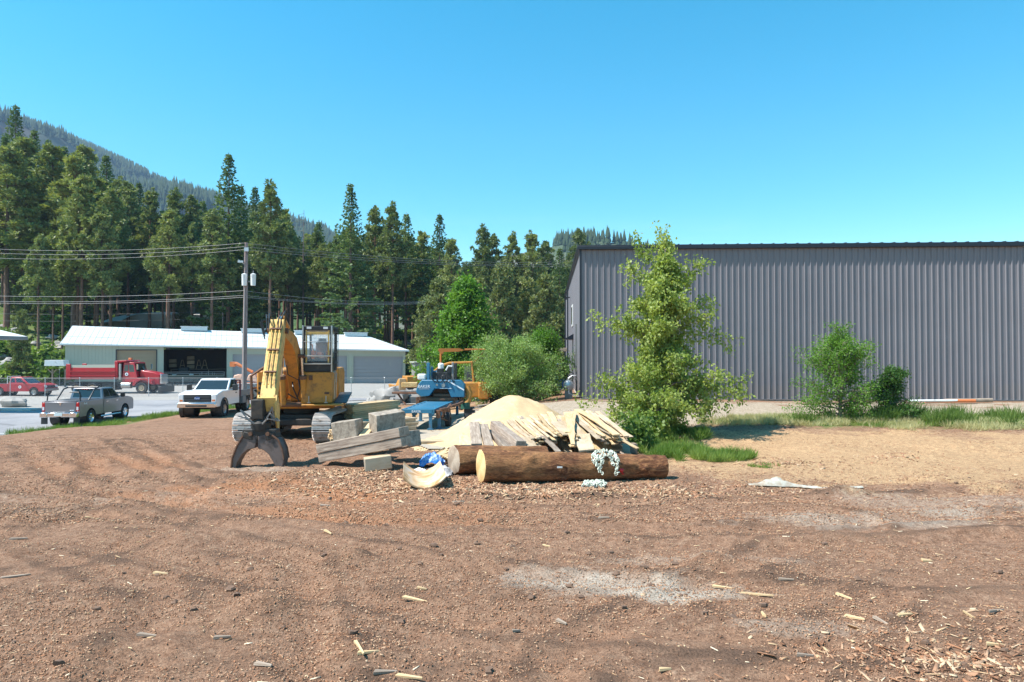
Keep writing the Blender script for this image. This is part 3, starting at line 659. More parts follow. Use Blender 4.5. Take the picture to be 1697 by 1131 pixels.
# openings: (x0,x1,kind) measured from the photograph
def gx_from_px(px):
    dx, dy = math.cos(ga), math.sin(ga); k = (px - 848.5) / 1131
    # gA.x + s*dx = k*(gA.y + s*dy)
    return (k * gA.y - gA.x) / (dx - k * dy)
ops = [(gx_from_px(193), gx_from_px(260), 'tan'), (gx_from_px(271.5), gx_from_px(376), 'open'), (gx_from_px(385), gx_from_px(446), 'grey'), (gx_from_px(455), gx_from_px(497), 'grey'), (gx_from_px(505), gx_from_px(576), 'grey'), (gx_from_px(585), gx_from_px(668), 'grey')]
wall = MB(); TH = .18
def wseg(x0, x1, lo, hi, dy=0):   # a piece of front wall between heights (functions)
    n = max(1, int((x1 - x0) / 1.0))
    wall.hexa([(x0, dy, lo(x0)), (x1, dy, lo(x1)), (x1, dy + TH, lo(x1)), (x0, dy + TH, lo(x0))], [(x0, dy, hi(x0)), (x1, dy, hi(x1)), (x1, dy + TH, hi(x1)), (x0, dy + TH, hi(x0))])
    k = x0 + .15
    while k < x1 - .1:
        wall.hexa([(k, dy - .035, lo(k) + .003), (k + .07, dy - .035, lo(k) + .003), (k + .07, dy, lo(k) + .003), (k, dy, lo(k) + .003)], [(k, dy - .035, hi(k) - .003), (k + .07, dy - .035, hi(k) - .003), (k + .07, dy, hi(k) - .003), (k, dy, hi(k) - .003)]); k += .36
lin = lambda x: ze(x) - .92
top = lambda x: ze(x) - .02
fl_ = lambda x: zf(x) - .1
prev = 0
lint = {'tan': lambda x: ze(x) - .75, 'open': lambda x: ze(x) - .32, 'grey': lambda x: ze(x) - .98}
for (a, b_, kd) in ops:
    wseg(prev, a, fl_, top)
    wseg(a, b_, lint[kd], top)
    prev = b_
wseg(prev, gl, fl_, top)
wall.box((0.09, GD / 2, 2.4), (TH, GD - .4, 5.6)).box((gl - .09, GD / 2, 1.5), (TH, GD - .4, 5.2)).box((gl / 2, GD, 1.9), (gl, TH, 5.6))
wall.build('wall', M['garage'], GR, smooth=0)
rf = MB()
o1 = .45
EE = lambda x: ze(x) - .02
c = [(-o1, -o1, ze(0) - .08), (gl + o1, -o1, ze(gl) - .08), (gl + o1, GD + o1, ze(gl) - .08), (-o1, GD + o1, ze(0) - .08)]
rdg = [(-.3, RY, HR), (gl - RX, RY, HR - (ze(0) - ze(gl)) - .15)]
rf._add(c + rdg, [(0, 1, 5, 4), (1, 2, 5), (2, 3, 4, 5), (3, 0, 4), (3, 2, 1, 0)])
n = int(gl / .62)
for i in range(n + 1):
    x = -o1 + .1 + i * (gl + 2 * o1 - .2) / n
    f = (x + o1) / (gl + 2 * o1); e = Vector((x, -o1 + .01, c[0][2] + (c[1][2] - c[0][2]) * f + .02)); r = Vector((min(x, gl - RX), RY, rdg[0][2] + (rdg[1][2] - rdg[0][2]) * min(1, max(0, (x + .3) / (gl - RX + .3))) + .02))
    if x > gl - RX:
        k = max(0.05, 1 - (x - (gl - RX)) / (RX + o1)); pt = Vector((x, -o1 + (RY + o1) * k, e.z + (r.z - e.z) * k)); r = pt
    rf.tube([e, r], .014, 4)
rf.build('roof', M['roof'], GR, smooth=0)
for fr in (.30, .62):
    k = 1 - fr; yy = -o1 + (RY + o1) * k; x1_ = gl + o1 - (RX + o1) * k - .15; zo = .035 - .08
    z0_ = ze(0) + (HR - ze(0)) * k; z1_ = ze(gl) + (rdg[1][2] - ze(gl)) * k
    MB().tube([(-o1 * fr, yy, z0_ + zo), (x1_, yy, z1_ + zo)], .016, 4).build('roof_seam_row', M['mgrey'], GR)
for px0, px1 in ((287, 331), (388, 428), (478, 503), (582, 619)):
    a, b_ = gx_from_px(px0) * 1.045 , gx_from_px(px1) * 1.045
    x = (a + b_) / 2; zz = rdg[0][2] + (rdg[1][2] - rdg[0][2]) * x / (gl - RX)
    MB().box((min(x, gl - RX - 1.5), RY - .1, zz + .12), (b_ - a, 1.0, .5)).box((min(x, gl - RX - 1.5), RY - .1, zz + .40), (b_ - a + .2, 1.2, .07)).build('ridge_vent', M['roof'], GR, bevel=.01)
MB().hexa([(-o1, -o1 - .10, ze(0) - .26), (gl + o1, -o1 - .10, ze(gl) - .26), (gl + o1, -o1 - .005, ze(gl) - .26), (-o1, -o1 - .005, ze(0) - .26)], [(-o1, -o1 - .10, ze(0) - .1), (gl + o1, -o1 - .10, ze(gl) - .1), (gl + o1, -o1 - .005, ze(gl) - .1), (-o1, -o1 - .005, ze(0) - .1)]).build('gutter', M['white'], GR)
for (a, b_, kd) in ops:
    if kd == 'open': continue
    d = MB(); lo = zf((a + b_) / 2) - .15; hi = ze((a + b_) / 2) - (.75 if kd == 'tan' else .98) + .1; nn = 9; hh = (hi - lo) / nn
    for i in range(nn):
        d.box(((a + b_) / 2, TH + .03, lo + hh * (i + .5)), (b_ - a, .06, hh - .035))
        for q in range(1, 4): d.box(((a + b_) / 2, TH - .003, lo + hh * (i + q * .25)), (b_ - a - .02, .016, .02))
    d.box(((a + b_) / 2, TH + .08, (lo + hi) / 2), (b_ - a, .03, hi - lo))
    dd = d.build('roller_door', M['doortan' if kd == 'tan' else 'door'], GR, smooth=0)
    fm = MB(); l2 = lo; h2 = ze((a + b_) / 2) - (.75 if kd == 'tan' else .98)
    fm.box((a - .0, -.045, (l2 + h2) / 2), (.12, .03, h2 - l2)).box((b_, -.045, (l2 + h2) / 2), (.12, .03, h2 - l2)).box(((a + b_) / 2, -.045, h2 + .06), (b_ - a + .12, .03, .12)); fm.build('frame', M['dgrey' if kd == 'tan' else 'garage'], dd)
for px0, px1 in ((115, 145), (151, 181)):
    a, b_ = gx_from_px(px0), gx_from_px(px1); x = (a + b_) / 2
    f_ = MB().box((x, -.06, zf(x) + 1.75), (b_ - a, .05, .95)).build('window', M['mgrey'], GR)
    MB().box((x, -.09, zf(x) + 1.75), (b_ - a - .16, .03, .8)).build('pane', M['door'], f_)
# inside of the open bay
oa, ob = ops[1][0], ops[1][1]; om = (oa + ob) / 2; fz = zf(om)
MB().box((om, 9.0, fz + 2.0), (ob - oa + 1, .1, 5)).box((oa - .4, 5, fz + 2), (.1, 9, 5)).box((ob + .4, 5, fz + 2), (.1, 9, 5)).box((om, 5, fz - .05), (ob - oa + 1, 9, .08)).build('bay_lining', M['dark_in'], GR)
def gthing(name, x, y, z, label, cat, group=None):
    p = Matrix.Rotation(ga, 3, 'Z') @ Vector((x, y, 0)); return empty(name, (gA.x + p.x, gA.y + p.y, -1.0 + z), ga, label, cat, group)
for j, (fx, hz) in enumerate(((.06, 2.4), (.06, 3.0), (.36, 2.2), (.36, 2.8), (.36, 3.4))):
    o = MB().box((0, 0, 0), (.9, .5, .48)).build('cardboard_box', M['board'], bevel=.01)
    p = Matrix.Rotation(ga, 3, 'Z') @ Vector((oa + (ob - oa) * fx, 7.2, 0)); o.location = (gA.x + p.x, gA.y + p.y, -1 + fz + hz); o.rotation_euler = (0, 0, ga)
    tag(o, ['pale box on the lower left shelf in the open garage bay', 'pale box on the upper left shelf in the open garage bay', 'pale box at the bottom of the centre stack in the garage bay', 'middle pale box of the centre stack in the garage bay', 'top pale box of the centre stack in the garage bay'][j], 'box', 'boxes stored in the open garage bay')
sh = gthing('storage_shelf', om, 7.4, fz, 'long dark shelf along the back of the open garage bay', 'shelf')
MB().box((0, 0, 1.85), (ob - oa - .6, 1.0, .08)).build('shelf_board', M['oldboard'], sh); MB().box((0, 0.1, .9), (ob - oa - .6, .06, .08)).build('rail', M['oldboard'], sh)
for sx_ in (-3.4, -1.2, 1.2, 3.4): MB().box((sx_, -.3, .95), (.12, .12, 1.9)).build('post', M['oldboard'], sh)
for j, fx in enumerate((.22, .5, .6)):
    s_ = gthing('sawhorse', oa + (ob - oa) * fx, 7.2, fz + 1.9, ['wooden sawhorse beside the left boxes in the open garage bay', 'wooden sawhorse right of the box stack in the garage bay', 'rightmost wooden sawhorse in the open garage bay'][j], 'sawhorse', 'sawhorses in the garage bay')
    for a in (-1, 1): MB().tube([(a * .34, -.2, 0), (a * .08, -.2, 1.2)], .045, 4).build('leg', M['board'], s_)
    MB().box((0, -.2, .5), (.5, .05, .07)).build('crossbar', M['board'], s_); MB().box((0, 0, 1.2), (.2, .6, .08)).build('beam', M['board'], s_)
tr_ = gthing('workbench', oa + (ob - oa) * .68, 3.6, fz, 'red workbench with tools inside the open garage bay', 'workbench')
MB().box((0, 0, 1.0), (2.4, .7, .28)).build('red_top', M['red'], tr_)
for a in (-1, 1): MB().box((a * 1.0, 0, .43), (.12, .6, .86)).build('leg', M['dgrey'], tr_)
tlb = MB()
for k in range(9): tlb.cyl((-1 + k * .25, 0, 1.13), (-1 + k * .25, .03, 1.4 + .2 * math.sin(k * 2.2)), .03, n=6)
tlb.build('hand_tools', M['steel'], tr_)
tv = gthing('parked_tractor', oa + (ob - oa) * .27, 3.2, fz, 'dark machine with two pale square lamps in the garage bay', 'tractor')
MB().box((0, 1, 1.1), (1.7, 2.4, .9)).box((0, 1.2, 1.85), (1.2, 1.4, .7)).build('body', M['black'], tv, bevel=.08)
for a in (-1, 1):
    MB().box((a * 1.0, -.3, 1.15), (.5, .12, .4)).build('lamp', M['white'], tv); MB().lathe([(-.15, .3), (-.15, .5), (.15, .5), (.15, .3)], (a * 1.05, .3, .5), 'x', 16).build('wheel', M['rubber'], tv)
# low dark trailer across the bay front
tb = gthing('flatbed_trailer', om - .2, -2.2, fz, 'dark green flatbed trailer parked across the open garage bay', 'trailer')
MB().box((0, 0, .95), (ob - oa - .1, 1.9, .75)).build('side_panel', pm('dark_green_grey', (.035, .055, .05), .6, 0, .2), tb, bevel=.02); MB().box((0, -.5, 1.55), (ob - oa - .2, .06, .06)).box((0, -.5, 1.75), (ob - oa - .2, .05, .05)).box((-3.6, -.5, 1.45), (.08, .06, .6)).box((3.6, -.5, 1.45), (.08, .06, .6)).build('rail', M['mgrey'], tb)
for a in (-1.9, 1.9): MB().lathe([(-.12, .25), (-.12, .38), (.12, .38), (.12, .25)], (a, -.75, .38), 'y', 16).build('wheel', M['rubber'], tb)

# small roofed board left of the garage
kx, ky, kz = onground(96, 634); kx = at(95, 77); ky = 77; kz = g1(kx, ky, 0)
kk = empty('roofed_notice_post', (kx, ky, kz), .2, 'small white roofed shelter on posts left of the garage', 'shelter')
MB().prism([(-1.0, zat(606.5, 77) - kz), (1.0, zat(606.5, 77) - kz), (.9, zat(597, 77) - kz), (-.95, zat(597, 77) - kz)], -.7, .7, 'y').build('roof', M['white'], kk, bevel=.01)
for a in (-.45, .85): MB().box((a, 0, 1.0), (.13, .13, 2.0)).build('post', M['oldboard'], kk)
MB().tube([(-.45, 0, 1.5), (-.9, 0, 2.0)], .05, 4).tube([(-.45, 0, 1.5), (0, 0, 2.0)], .05, 4).build('brace', M['oldboard'], kk)
# ------------------------------------------------------------------ canopy at far left (its shadow falls on the lot)
cy_ = 46.6; cz_ = g1(-38, cy_, 0)
cp = empty('canopy', (-34.0, cy_, cz_), 0, 'white hip roofed canopy reaching in at the left edge', 'canopy')
zt = zat(557, 46) - cz_
MB()._add([(0, -1.7, zt), (0, 1.3, zt), (-9, 1.3, zt), (-9, -1.7, zt), (-4.5, .2, zt + 1.25), (-6, .2, zt + 1.25)], [(0, 1, 4), (1, 2, 5, 4), (2, 3, 5), (3, 0, 4, 5), (3, 2, 1, 0)]).build('roof', M['white'], cp, smooth=0)
MB().box((-4.5, -.2, zt - .12), (9.04, 3.04, .24)).build('fascia', M['mgrey'], cp, bevel=.01)
for a in (-2.6, -8): MB().cyl((a, -.2, 0), (a, -.2, zt - .2), .09).build('post', M['mgrey'], cp)

# ------------------------------------------------------------------ cabin in the trees, driveway
def prj(px, Y, dz=0): x = at(px, Y); return x, Y, g1(x, Y, 0) + dz
hY = 150; hx = at(402, hY); hz_ = zat(522, hY)
hs_ = empty('cabin', (hx, hY, hz_), .35, 'brown wooden cabin half hidden by trees above the garage', 'house')
MB().box((0, 0, 2.2), (13, 8, 6.6)).build('wall', pm('cabin_siding', (.20, .10, .07), .8, 0, .25, 1), hs_)
MB().box((0, -4.1, .4), (13.2, .3, 3.2)).build('foundation_band', pm('cabin_green_base', (.13, .22, .16), .8), hs_)
MB().prism([(-4.9, 5.2), (0, 7.6), (4.9, 5.2), (4.9, 5.5), (0, 7.9), (-4.9, 5.5)], -7.3, 7.3, 'x').build('roof', M['dgrey'], hs_)
for a in (-3.5, 1.5): 
    w_ = MB().box((a, -4.05, 3.6), (1.8, .12, 1.6)).build('window', M['white'], hs_); MB().box((a, -4.13, 3.6), (1.5, .06, 1.3)).build('pane', M['glass'], w_)
for a in (4.2, 5.4): MB().box((a, -4.7, 2.8), (.5, .5, 5.0)).build('porch_post', M['orange'], hs_)
dp = empty('portable_toilet', prj(316, 143), .2, 'dark teal portable cabin at the driveway edge', 'portable toilet')
dp.location.z = zat(523, 143)
MB().box((0, 0, 1.15), (1.5, 1.5, 2.4), taper=.96).build('body', pm('teal_plastic', (.015, .08, .10), .5), dp, bevel=.05); MB().box((0, 0, 2.42), (1.6, 1.6, .2), taper=.8).build('roof', M['dgrey'], dp)
dw = MB(); prevp = None
for px, py, Y in ((186, 534, 118), (200, 527, 126), (225, 521, 136), (262, 519, 141), (300, 521, 142), (335, 522, 143), (372, 524, 143)):
    x = at(px, Y); z = zat(py, Y); wd = 3.2
    q = [(x - .2, Y - wd, z - .25), (x - .2, Y + wd, z + .45)]
    if prevp: dw.poly([prevp[0], q[0], q[1], prevp[1]])
    if prevp: dw.poly([prevp[0], (prevp[0][0], prevp[0][1] - .3, prevp[0][2] - 4), (q[0][0], q[0][1] - .3, q[0][2] - 4), q[0]])
    prevp = q
o = dw.build('gravel_driveway', pm('pale_gravel', (.62, .58, .54), .9, 0, .12, 1)); o['kind'] = 'structure'

# ------------------------------------------------------------------ chain link fences
def fence(name, p0, p1, n, h, label, wiremesh=True):
    e = empty(name, (p0[0], p0[1], 0), 0, label, 'fence')
    P = []
    for i in range(n + 1):
        x = p0[0] + (p1[0] - p0[0]) * i / n; y = p0[1] + (p1[1] - p0[1]) * i / n; P.append(Vector((x - p0[0], y - p0[1], g1(x, y, 0))))
    for p in P: MB().cyl(p, p + Vector((0, 0, h + .03)), .028, n=8).cyl(p + Vector((0, 0, h + .03)), p + Vector((0, 0, h + .07)), .05, .02, n=8).build('post', M['galv'], e)
    MB().tube([p + Vector((0, 0, h)) for p in P], .02, 6).build('top_rail', M['mgrey'], e)
    if wiremesh:
        mb = MB()
        for a, b_ in zip(P[:-1], P[1:]):
            m = 22
            for i in range(-8, m):
                for s in (0, 1):
                    t0 = max(0, i / m) if not s else min(1, (i + 8) / m); z0 = max(0, -i / 8) if not s else max(0, (i + 8 - m) / 8)
                    t1 = min(1, (i + 8) / m) if not s else max(0, i / m); z1 = min(1, (m - i) / 8) if not s else min(1, (i + 8) / 8)
                    q0 = a.lerp(b_, t0) + Vector((0, 0, h * z0)); q1 = a.lerp(b_, t1) + Vector((0, 0, h * z1))
                    mb.tube([q0, q1], .004, 3)
        mb.build('wire_mesh', M['galv'], e)
    return e
fence('chain_link_fence', (at(-40, 61), 61), (at(692, 63), 63), 13, 1.66, 'chain link fence along the road in front of the garage')
fence('chain_link_fence', (at(-60, 84), 82), (at(104, 80), 79.5), 6, 1.9, 'chain link fence at the slope foot left of the garage')

# ------------------------------------------------------------------ utility pole and wires
pY = 50.0; ppx = at(405, pY); pz = g1(ppx, pY, 0); ptop = zat(402, pY)
up = empty('utility_pole', (ppx, pY, pz), 0, 'tall weathered utility pole with two transformers before the garage', 'utility pole')
hp = ptop - pz
MB().cyl((0.0, 0, -.3), (.1, 0, hp), .19, .125, n=14).build('pole', M['pole'], up)
for a in (.12, .72):
    tr = MB().lathe([(0, .0), (0, .17), (.78, .19), (.82, .2), (.86, .12), (.9, 0)], (a - .05 if a < .5 else a, -.26, zat(474, pY) - pz), 'z', 16).build('transformer', M['galv'] if 0 else M['white'], up)
    MB().cyl((a, -.26, zat(474, pY) - pz + .85), (a, -.26, zat(474, pY) - pz + 1.1), .05, .03, n=8).build('bushing', M['mgrey'], tr)
MB().tube([(.0, 0, zat(466, pY) - pz), (.75, -.2, zat(468, pY) - pz)], .05, 6).build('bracket', M['mgrey'], up)
MB().box((.18, -.18, zat(414, pY) - pz), (.3, .1, .28)).build('fuse_cutout', M['galv'], up); MB().box((-.25, -.15, zat(434, pY) - pz), (.4, .08, .14)).tube([(-.45, -.1, zat(431, pY) - pz), (0, 0, zat(438, pY) - pz)], .04, 6).build('fuse_cutout', M['galv'], up)
MB().tube([(.05, -.22, 0), (.05, -.21, 4.0), (.08, -.19, zat(478, pY) - pz)], .035, 6).build('conduit', M['mgrey'], up)
MB().tube([(-.12, -.15, zat(474, pY) - pz), (-.05, -.18, zat(440, pY) - pz), (.05, -.15, zat(404, pY) - pz)], .015, 5).tube([(.7, -.26, zat(464, pY) - pz), (.45, -.2, zat(430, pY) - pz), (.1, -.1, zat(416, pY) - pz)], .012, 5).build('jumper_wire', M['hose'], up)
def span(name, a, b_, sag, label, r=.013, n=24):
    pts = [Vector(a).lerp(Vector(b_), i / n) - Vector((0, 0, sag * 4 * (i / n) * (1 - i / n))) for i in range(n + 1)]
    o = MB().tube(pts, r, 5).build(name, M['wire']); tag(o, label, 'power line', 'overhead wires'); return o
P0 = lambda py, dx=0: (ppx + dx, pY - .1, zat(py, pY))
for k, (pl, pp, prr, sg, nm) in enumerate(((410, 403, 428, .9, 'topmost'), (417, 409, 433, .8, 'second highest'), (426, 414, 437, .7, 'third highest'))):
    span('power_line', (at(-90, 52), 52, zat(pl - 2, 52)), P0(pp), .45, nm + ' wire running left from the utility pole')
    span('power_line', P0(pp), (at(1040, 78), 78, zat(prr, 78)), sg, nm + ' wire running right from the utility pole behind the warehouse')
for k, (pl, pp, prr, Yr, sg) in enumerate(((488, 482, 500, 70, .35), (497, 490, 501, 71, .35), (500, 493, 503, 72, .3))):
    span('power_line', (at(-90, 52), 52, zat(pl, 52)), P0(pp), .3, ['upper', 'middle', 'lower'][k] + ' of the mid height cables left of the utility pole', .016)
    span('power_line', P0(pp), (at(705, Yr), Yr, zat(prr, Yr)), sg, ['upper', 'middle', 'lower'][k] + ' of the mid height cables right of the utility pole', .016)
span('power_line', (at(-90, 104), 104, zat(518, 104)), (at(372, 112), 112, zat(516, 112)), .4, 'upper thin far cable crossing the wooded slope', .02)
span('power_line', (at(-90, 104), 104, zat(530, 104)), (at(372, 112), 112, zat(527, 112)), .4, 'lower thin far cable crossing the wooded slope', .02)
span('power_line', (at(372, 112), 112, zat(513, 112)), (at(720, 120), 120, zat(524, 120)), .5, 'thin far cable crossing the woods right of the pole', .02)
fp = MB().cyl((0, 0, -1), (0, 0, zat(490, 112) - g1(at(369, 112), 112, 0)), .13, .1, n=10).build('wooden_pole', M['pole'], loc=(at(369, 112), 112, g1(at(369, 112), 112, 0))); tag(fp, 'thin brown wooden pole standing among trees above the garage', 'pole')
fp = MB().cyl((0, 0, -1), (0, 0, zat(507, 104) - g1(at(134, 104), 104, 0)), .13, .1, n=10).build('wooden_pole', M['galv'], loc=(at(134, 104), 104, g1(at(134, 104), 104, 0))); tag(fp, 'short pale pole behind the left end of the garage roof', 'pole')
# ------------------------------------------------------------------ vegetation
def blades(Cn, D, ln_, wd, rg, fold=False):
    # quads from base points Cn along directions D (unit) ; random width axis
    n = len(Cn); r = rg.normal(size=(n, 3)); U = np.cross(D, r); U /= np.linalg.norm(U, axis=1, keepdims=True) + 1e-9
    l = np.asarray(ln_).reshape(-1, 1) * np.ones((n, 1)); w_ = np.asarray(wd).reshape(-1, 1) * np.ones((n, 1)) * .5
    a = Cn; e = Cn + D * l; m = Cn + D * l * .5
    V = np.stack([a, m + U * w_, e, m - U * w_], 1)
    F = (np.arange(n)[:, None] * 4 + np.arange(4)[None])
    return V.reshape(-1, 3), F
def rdir(rg, n, up=0.0):
    d = rg.normal(size=(n, 3)); d[:, 2] += up; return d / (np.linalg.norm(d, axis=1, keepdims=True) + 1e-9)
def merge(parts):
    V = []; F = []; b = 0
    for v, f in parts: V.append(v); F.append(f + b); b += len(v)
    return np.concatenate(V), np.concatenate(F)
def trunkmesh(H, r0, rg, bare=(.1, .5), stubs=10, lean=.01):
    mb = MB(); pts = []; x = y = 0
    for i in range(11):
        pts.append((x, y, -1.2 + (H + 1.2) * .99 * i / 10)); x += rg.normal() * lean * H / 10; y += rg.normal() * lean * H / 10
    mb.tube(pts, [r0 * (1 - .93 * i / 10) + .01 for i in range(11)], 8)
    for k in range(stubs):
        z = H * rg.uniform(*bare); a = rg.uniform(0, 2 * PI); l = rg.uniform(.5, 1.6); rr = .03
        mb.tube([(0, 0, z), (math.cos(a) * l, math.sin(a) * l, z + rg.uniform(-.3, .25))], [rr, .008], 4)
    return mb
def fir(seed, H=22.0, c0=.15, Rm=3.3, dens=1.0, mat='fir', droop=.28, bare=None):
    rg = np.random.default_rng(seed); P = []
    z = c0 * H
    while z < H - .3:
        t = (z - c0 * H) / (H * (1 - c0)); nb = int(rg.integers(5, 8)); a0 = rg.random() * 6
        for k in range(nb):
            if rg.random() < .12 * (1.1 - t): continue
            if rg.random() < .12: a0 += .3
            a = a0 + 2 * PI * k / nb + rg.normal() * .22
            Lb = Rm * min(1.0, .7 + t * 2.0) * (1 - t) ** 1.0 * rg.uniform(.7, 1.12) + .16
            n = max(2, int(Lb / .34 * dens)); s = (np.arange(n) + .6) / n; s = s[s > (.12 + .22 * (1 - t))] if n > 3 else s
            d = np.array([math.cos(a), math.sin(a)]); el = (.35 * t - droop * (1 - t))
            px_ = d[0] * s * Lb; py_ = d[1] * s * Lb; pz_ = z + el * s * Lb + .16 * (s ** 2) * Lb
            B = np.stack([px_, py_, pz_], 1)
            for q in range(6):
                sid = (q - 2.5) * .40 + rg.normal(size=len(s)) * .25
                D = np.stack([np.cos(a + sid), np.sin(a + sid), el * .6 - .12 + rg.normal(size=len(s)) * .2], 1); D /= np.linalg.norm(D, axis=1, keepdims=True)
                P.append(blades(B + rg.normal(size=B.shape) * .07, D, rg.uniform(.35, .75, len(s)) * (1 - .62 * t), .31 * (1 - .4 * t), rg))
        z += rg.uniform(.30, .48) * (1.15 - .4 * t)
    n = 12; P.append(blades(np.stack([np.zeros(n), np.zeros(n), np.linspace(H - 1.3, H - .1, n)], 1), rdir(rg, n, 2.5), .3, .1, rg))
    V, F = merge(P)
    return trunkmesh(H, H * .0125, rg, (.04, max(c0, .12) + .05), 14), V, F
def pine(seed, H=22.0, c0=.42, Rm=2.9, mat='pine', nbr=64, cl=.62, full=.5):
    rg = np.random.default_rng(seed); P = []; mb = trunkmesh(H, H * .0125, rg, (.12, c0 + .1), 16, .014)
    for k in range(nbr):
        t = (k + rg.random()) / nbr; z = H * (c0 + (1 - c0) * t); a = k * 2.4 + rg.normal() * .4
        env = (1 - t ** 1.5) * (full + (1 - full) * min(1, t * 4)) + .06
        Lb = Rm * env * rg.uniform(.55, 1.15); el = -.12 + .75 * t + rg.normal() * .12
        tip = np.array([math.cos(a) * Lb, math.sin(a) * Lb, z + el * Lb + .12 * Lb])
        mb.tube([(0, 0, z), (tip[0] * .55, tip[1] * .55, z + el * Lb * .35), tuple(tip)], [.05 * (1 - t) + .02, .03, .012], 4)
        nc = max(2, int(Lb / .42))
        for q in range(nc):
            s = .38 + .66 * (q + .5) / nc; c_ = np.array([tip[0] * s, tip[1] * s, z + (tip[2] - z) * s]) + rg.normal(size=3) * .26
            n = 34; D = rdir(rg, n, .5); rr = cl * rg.uniform(.7, 1.2)
            P.append(blades(c_ + D * .08, D, rr * rg.uniform(.6, 1, n), .19, rg))
    n = 40; D = rdir(rg, n, 1.0); P.append(blades(np.array([0, 0, H - .5]) + D * .1, D, .6, .13, rg))
    V, F = merge(P); return mb, V, F
CH = {}
def proto(name, data, leafm, barkm, H):
    mb, V, F = data
    e = empty(name, (0, 0, 0)); tr = mb.build('trunk', barkm, e, smooth=60); cr = np_mesh('crown', V, F, leafm, e)
    e['H'] = H; CH[e] = [tr, cr]; CH[tr] = []; CH[cr] = []; return e
PINEBARK = M['pinebark']
PR = {}
used = set()
def use(key, x, y, z, h, rz, label, cat, group=None, sxy=1.0):
    e = PR[key]
    r = e if key not in used else None
    if r is None:
        r = e.copy(); link(r)
        for k in CH[e]: c = k.copy(); link(c, r)
    used.add(key)
    s = h / e['H']; r.location = (x, y, z); r.scale = (s * sxy, s * sxy, s); r.rotation_euler = (0, 0, rz)
    for p in ('label', 'category', 'group'):
        if p in r: del r[p]
    return tag(r, label, cat, group)
for k in range(4): PR['fir%d' % k] = proto('fir_tree', fir(100 + k, 22, (.10, .2, .3, .05)[k], (4.9, 4.4, 4.7, 5.4)[k], 1.0), M['fir'], PINEBARK, 22)
for k in range(5): PR['pine%d' % k] = proto('pine_tree', pine(200 + k, 22, (.46, .52, .36, .56, .3)[k], (3.5, 3.1, 3.7, 3.1, 4.0)[k], nbr=(74, 66, 84, 60, 96)[k]), M['pine'], PINEBARK, 22)
for k in range(2): PR['yp%d' % k] = proto('young_pine', pine(300 + k, 10, .08, 2.7, nbr=78, cl=.5, full=.8), M['youngpine'], PINEBARK, 10)
# bare snag
rg = np.random.default_rng(5); mb = trunkmesh(22, .22, rg, (.3, .97), 70, .01); e = empty('snag', (0, 0, 0)); tr = mb.build('trunk', M['twig'], e); e['H'] = 22; CH[e] = [tr]; CH[tr] = []; PR['snag'] = e
rnd = random.Random(7)
KEYS = [  # px, top py, distance, kind, label
 (21, 171, 150, 'fir3', 'tallest dark fir at the far left edge of the forest'),
 (53, 213, 150, 'fir0', 'dark fir just right of the tallest one at far left'),
 (38, 232, 126, 'pine4', 'broad bushy pine in front of the tallest far left firs'), (84, 246, 122, 'pine4', 'broad bushy pine left of the lone pointed fir on the slope'), (122, 262, 118, 'pine2', 'broad round pine high above the garage left end'), (10, 245, 116, 'pine2', 'broad pine low at the left edge before the dark firs'), (158, 300, 120, 'pine4', 'broad pine just below the pointed fir on the slope'),
 (4, 225, 132, 'fir1', 'dark fir cut by the left edge of the picture'),
 (76, 230, 165, 'fir1', 'fir standing where the left hill meets the far mountain'),
 (103, 240, 158, 'fir2', 'fir in front of the start of the mountain ridge'),
 (138, 247, 150, 'pine4', 'bushy conifer third left of the lone pointed fir on the slope'),
 (173, 255, 140, 'fir0', 'pointed fir standing out against the mountain above the garage left end'),
 (195, 300, 135, 'pine2', 'pine right of the pointed fir below the mountain'),
 (212, 307, 130, 'pine0', 'round topped pine below the mountain slope'),
 (228, 302, 145, 'fir1', 'narrow fir between round pines below the mountain'),
 (247, 319, 128, 'pine2', 'round pine at the middle of the mountain silhouette'),
 (288, 321, 125, 'pine1', 'pine with open crown left of the great fir by the pole'),
 (318, 330, 128, 'pine0', 'slim pine midway to the great fir by the pole'),
 (334, 331, 138, 'fir2', 'slim dark fir just left of the great fir by the pole'),
 (377, 253, 112, 'fir0', 'great tall fir rising directly left of the utility pole top'),
 (398, 305, 118, 'fir3', 'fir right against the great fir by the pole'),
 (421, 309, 132, 'fir1', 'narrow fir above the utility pole transformers'),
 (447, 311, 108, 'pine1', 'tall reddish trunk pine right of the utility pole'),
 (502, 345, 125, 'snag', 'bare dead tree with thin branches above the excavator cab'),
 (470, 352, 128, 'pine0', 'pine between the pole pine and the bare dead tree'),
 (527, 366, 130, 'fir2', 'fir left of the tall centre fir'),
 (580, 304, 108, 'fir1', 'tall pointed fir at the centre of the forest edge'),
 (620, 350, 118, 'pine3', 'small crowned pine right of the tall centre fir'),
 (650, 347, 114, 'pine1', 'pine above the right half of the garage'),
 (673, 352, 120, 'fir2', 'slender fir above the garage right end'),
 (700, 388, 124, 'pine0', 'pine in the dip above the garage right end'),
 (728, 354, 116, 'fir0', 'pointed fir behind the bright green tree'),
 (748, 400, 112, 'pine4', 'wide pine directly left of the bright green tree top'),
 (801, 382, 128, 'pine1', 'open pine just right of the bright green tree top'),
 (817, 394, 133, 'pine3', 'thin pine leaning near the open pine behind the bushes'),
 (850, 394, 128, 'pine1', 'pine left of the power lines end near the warehouse'),
 (882, 390, 126, 'pine2', 'pine with forked top left of the warehouse'),
 (903, 404, 140, 'pine0', 'small pine before the far ridge left of the warehouse'),
 (928, 410, 112, 'fir2', 'fir closest to the warehouse corner'),
 (960, 386, 150, 'pine3', 'treetop peeking over the warehouse left corner'),
]
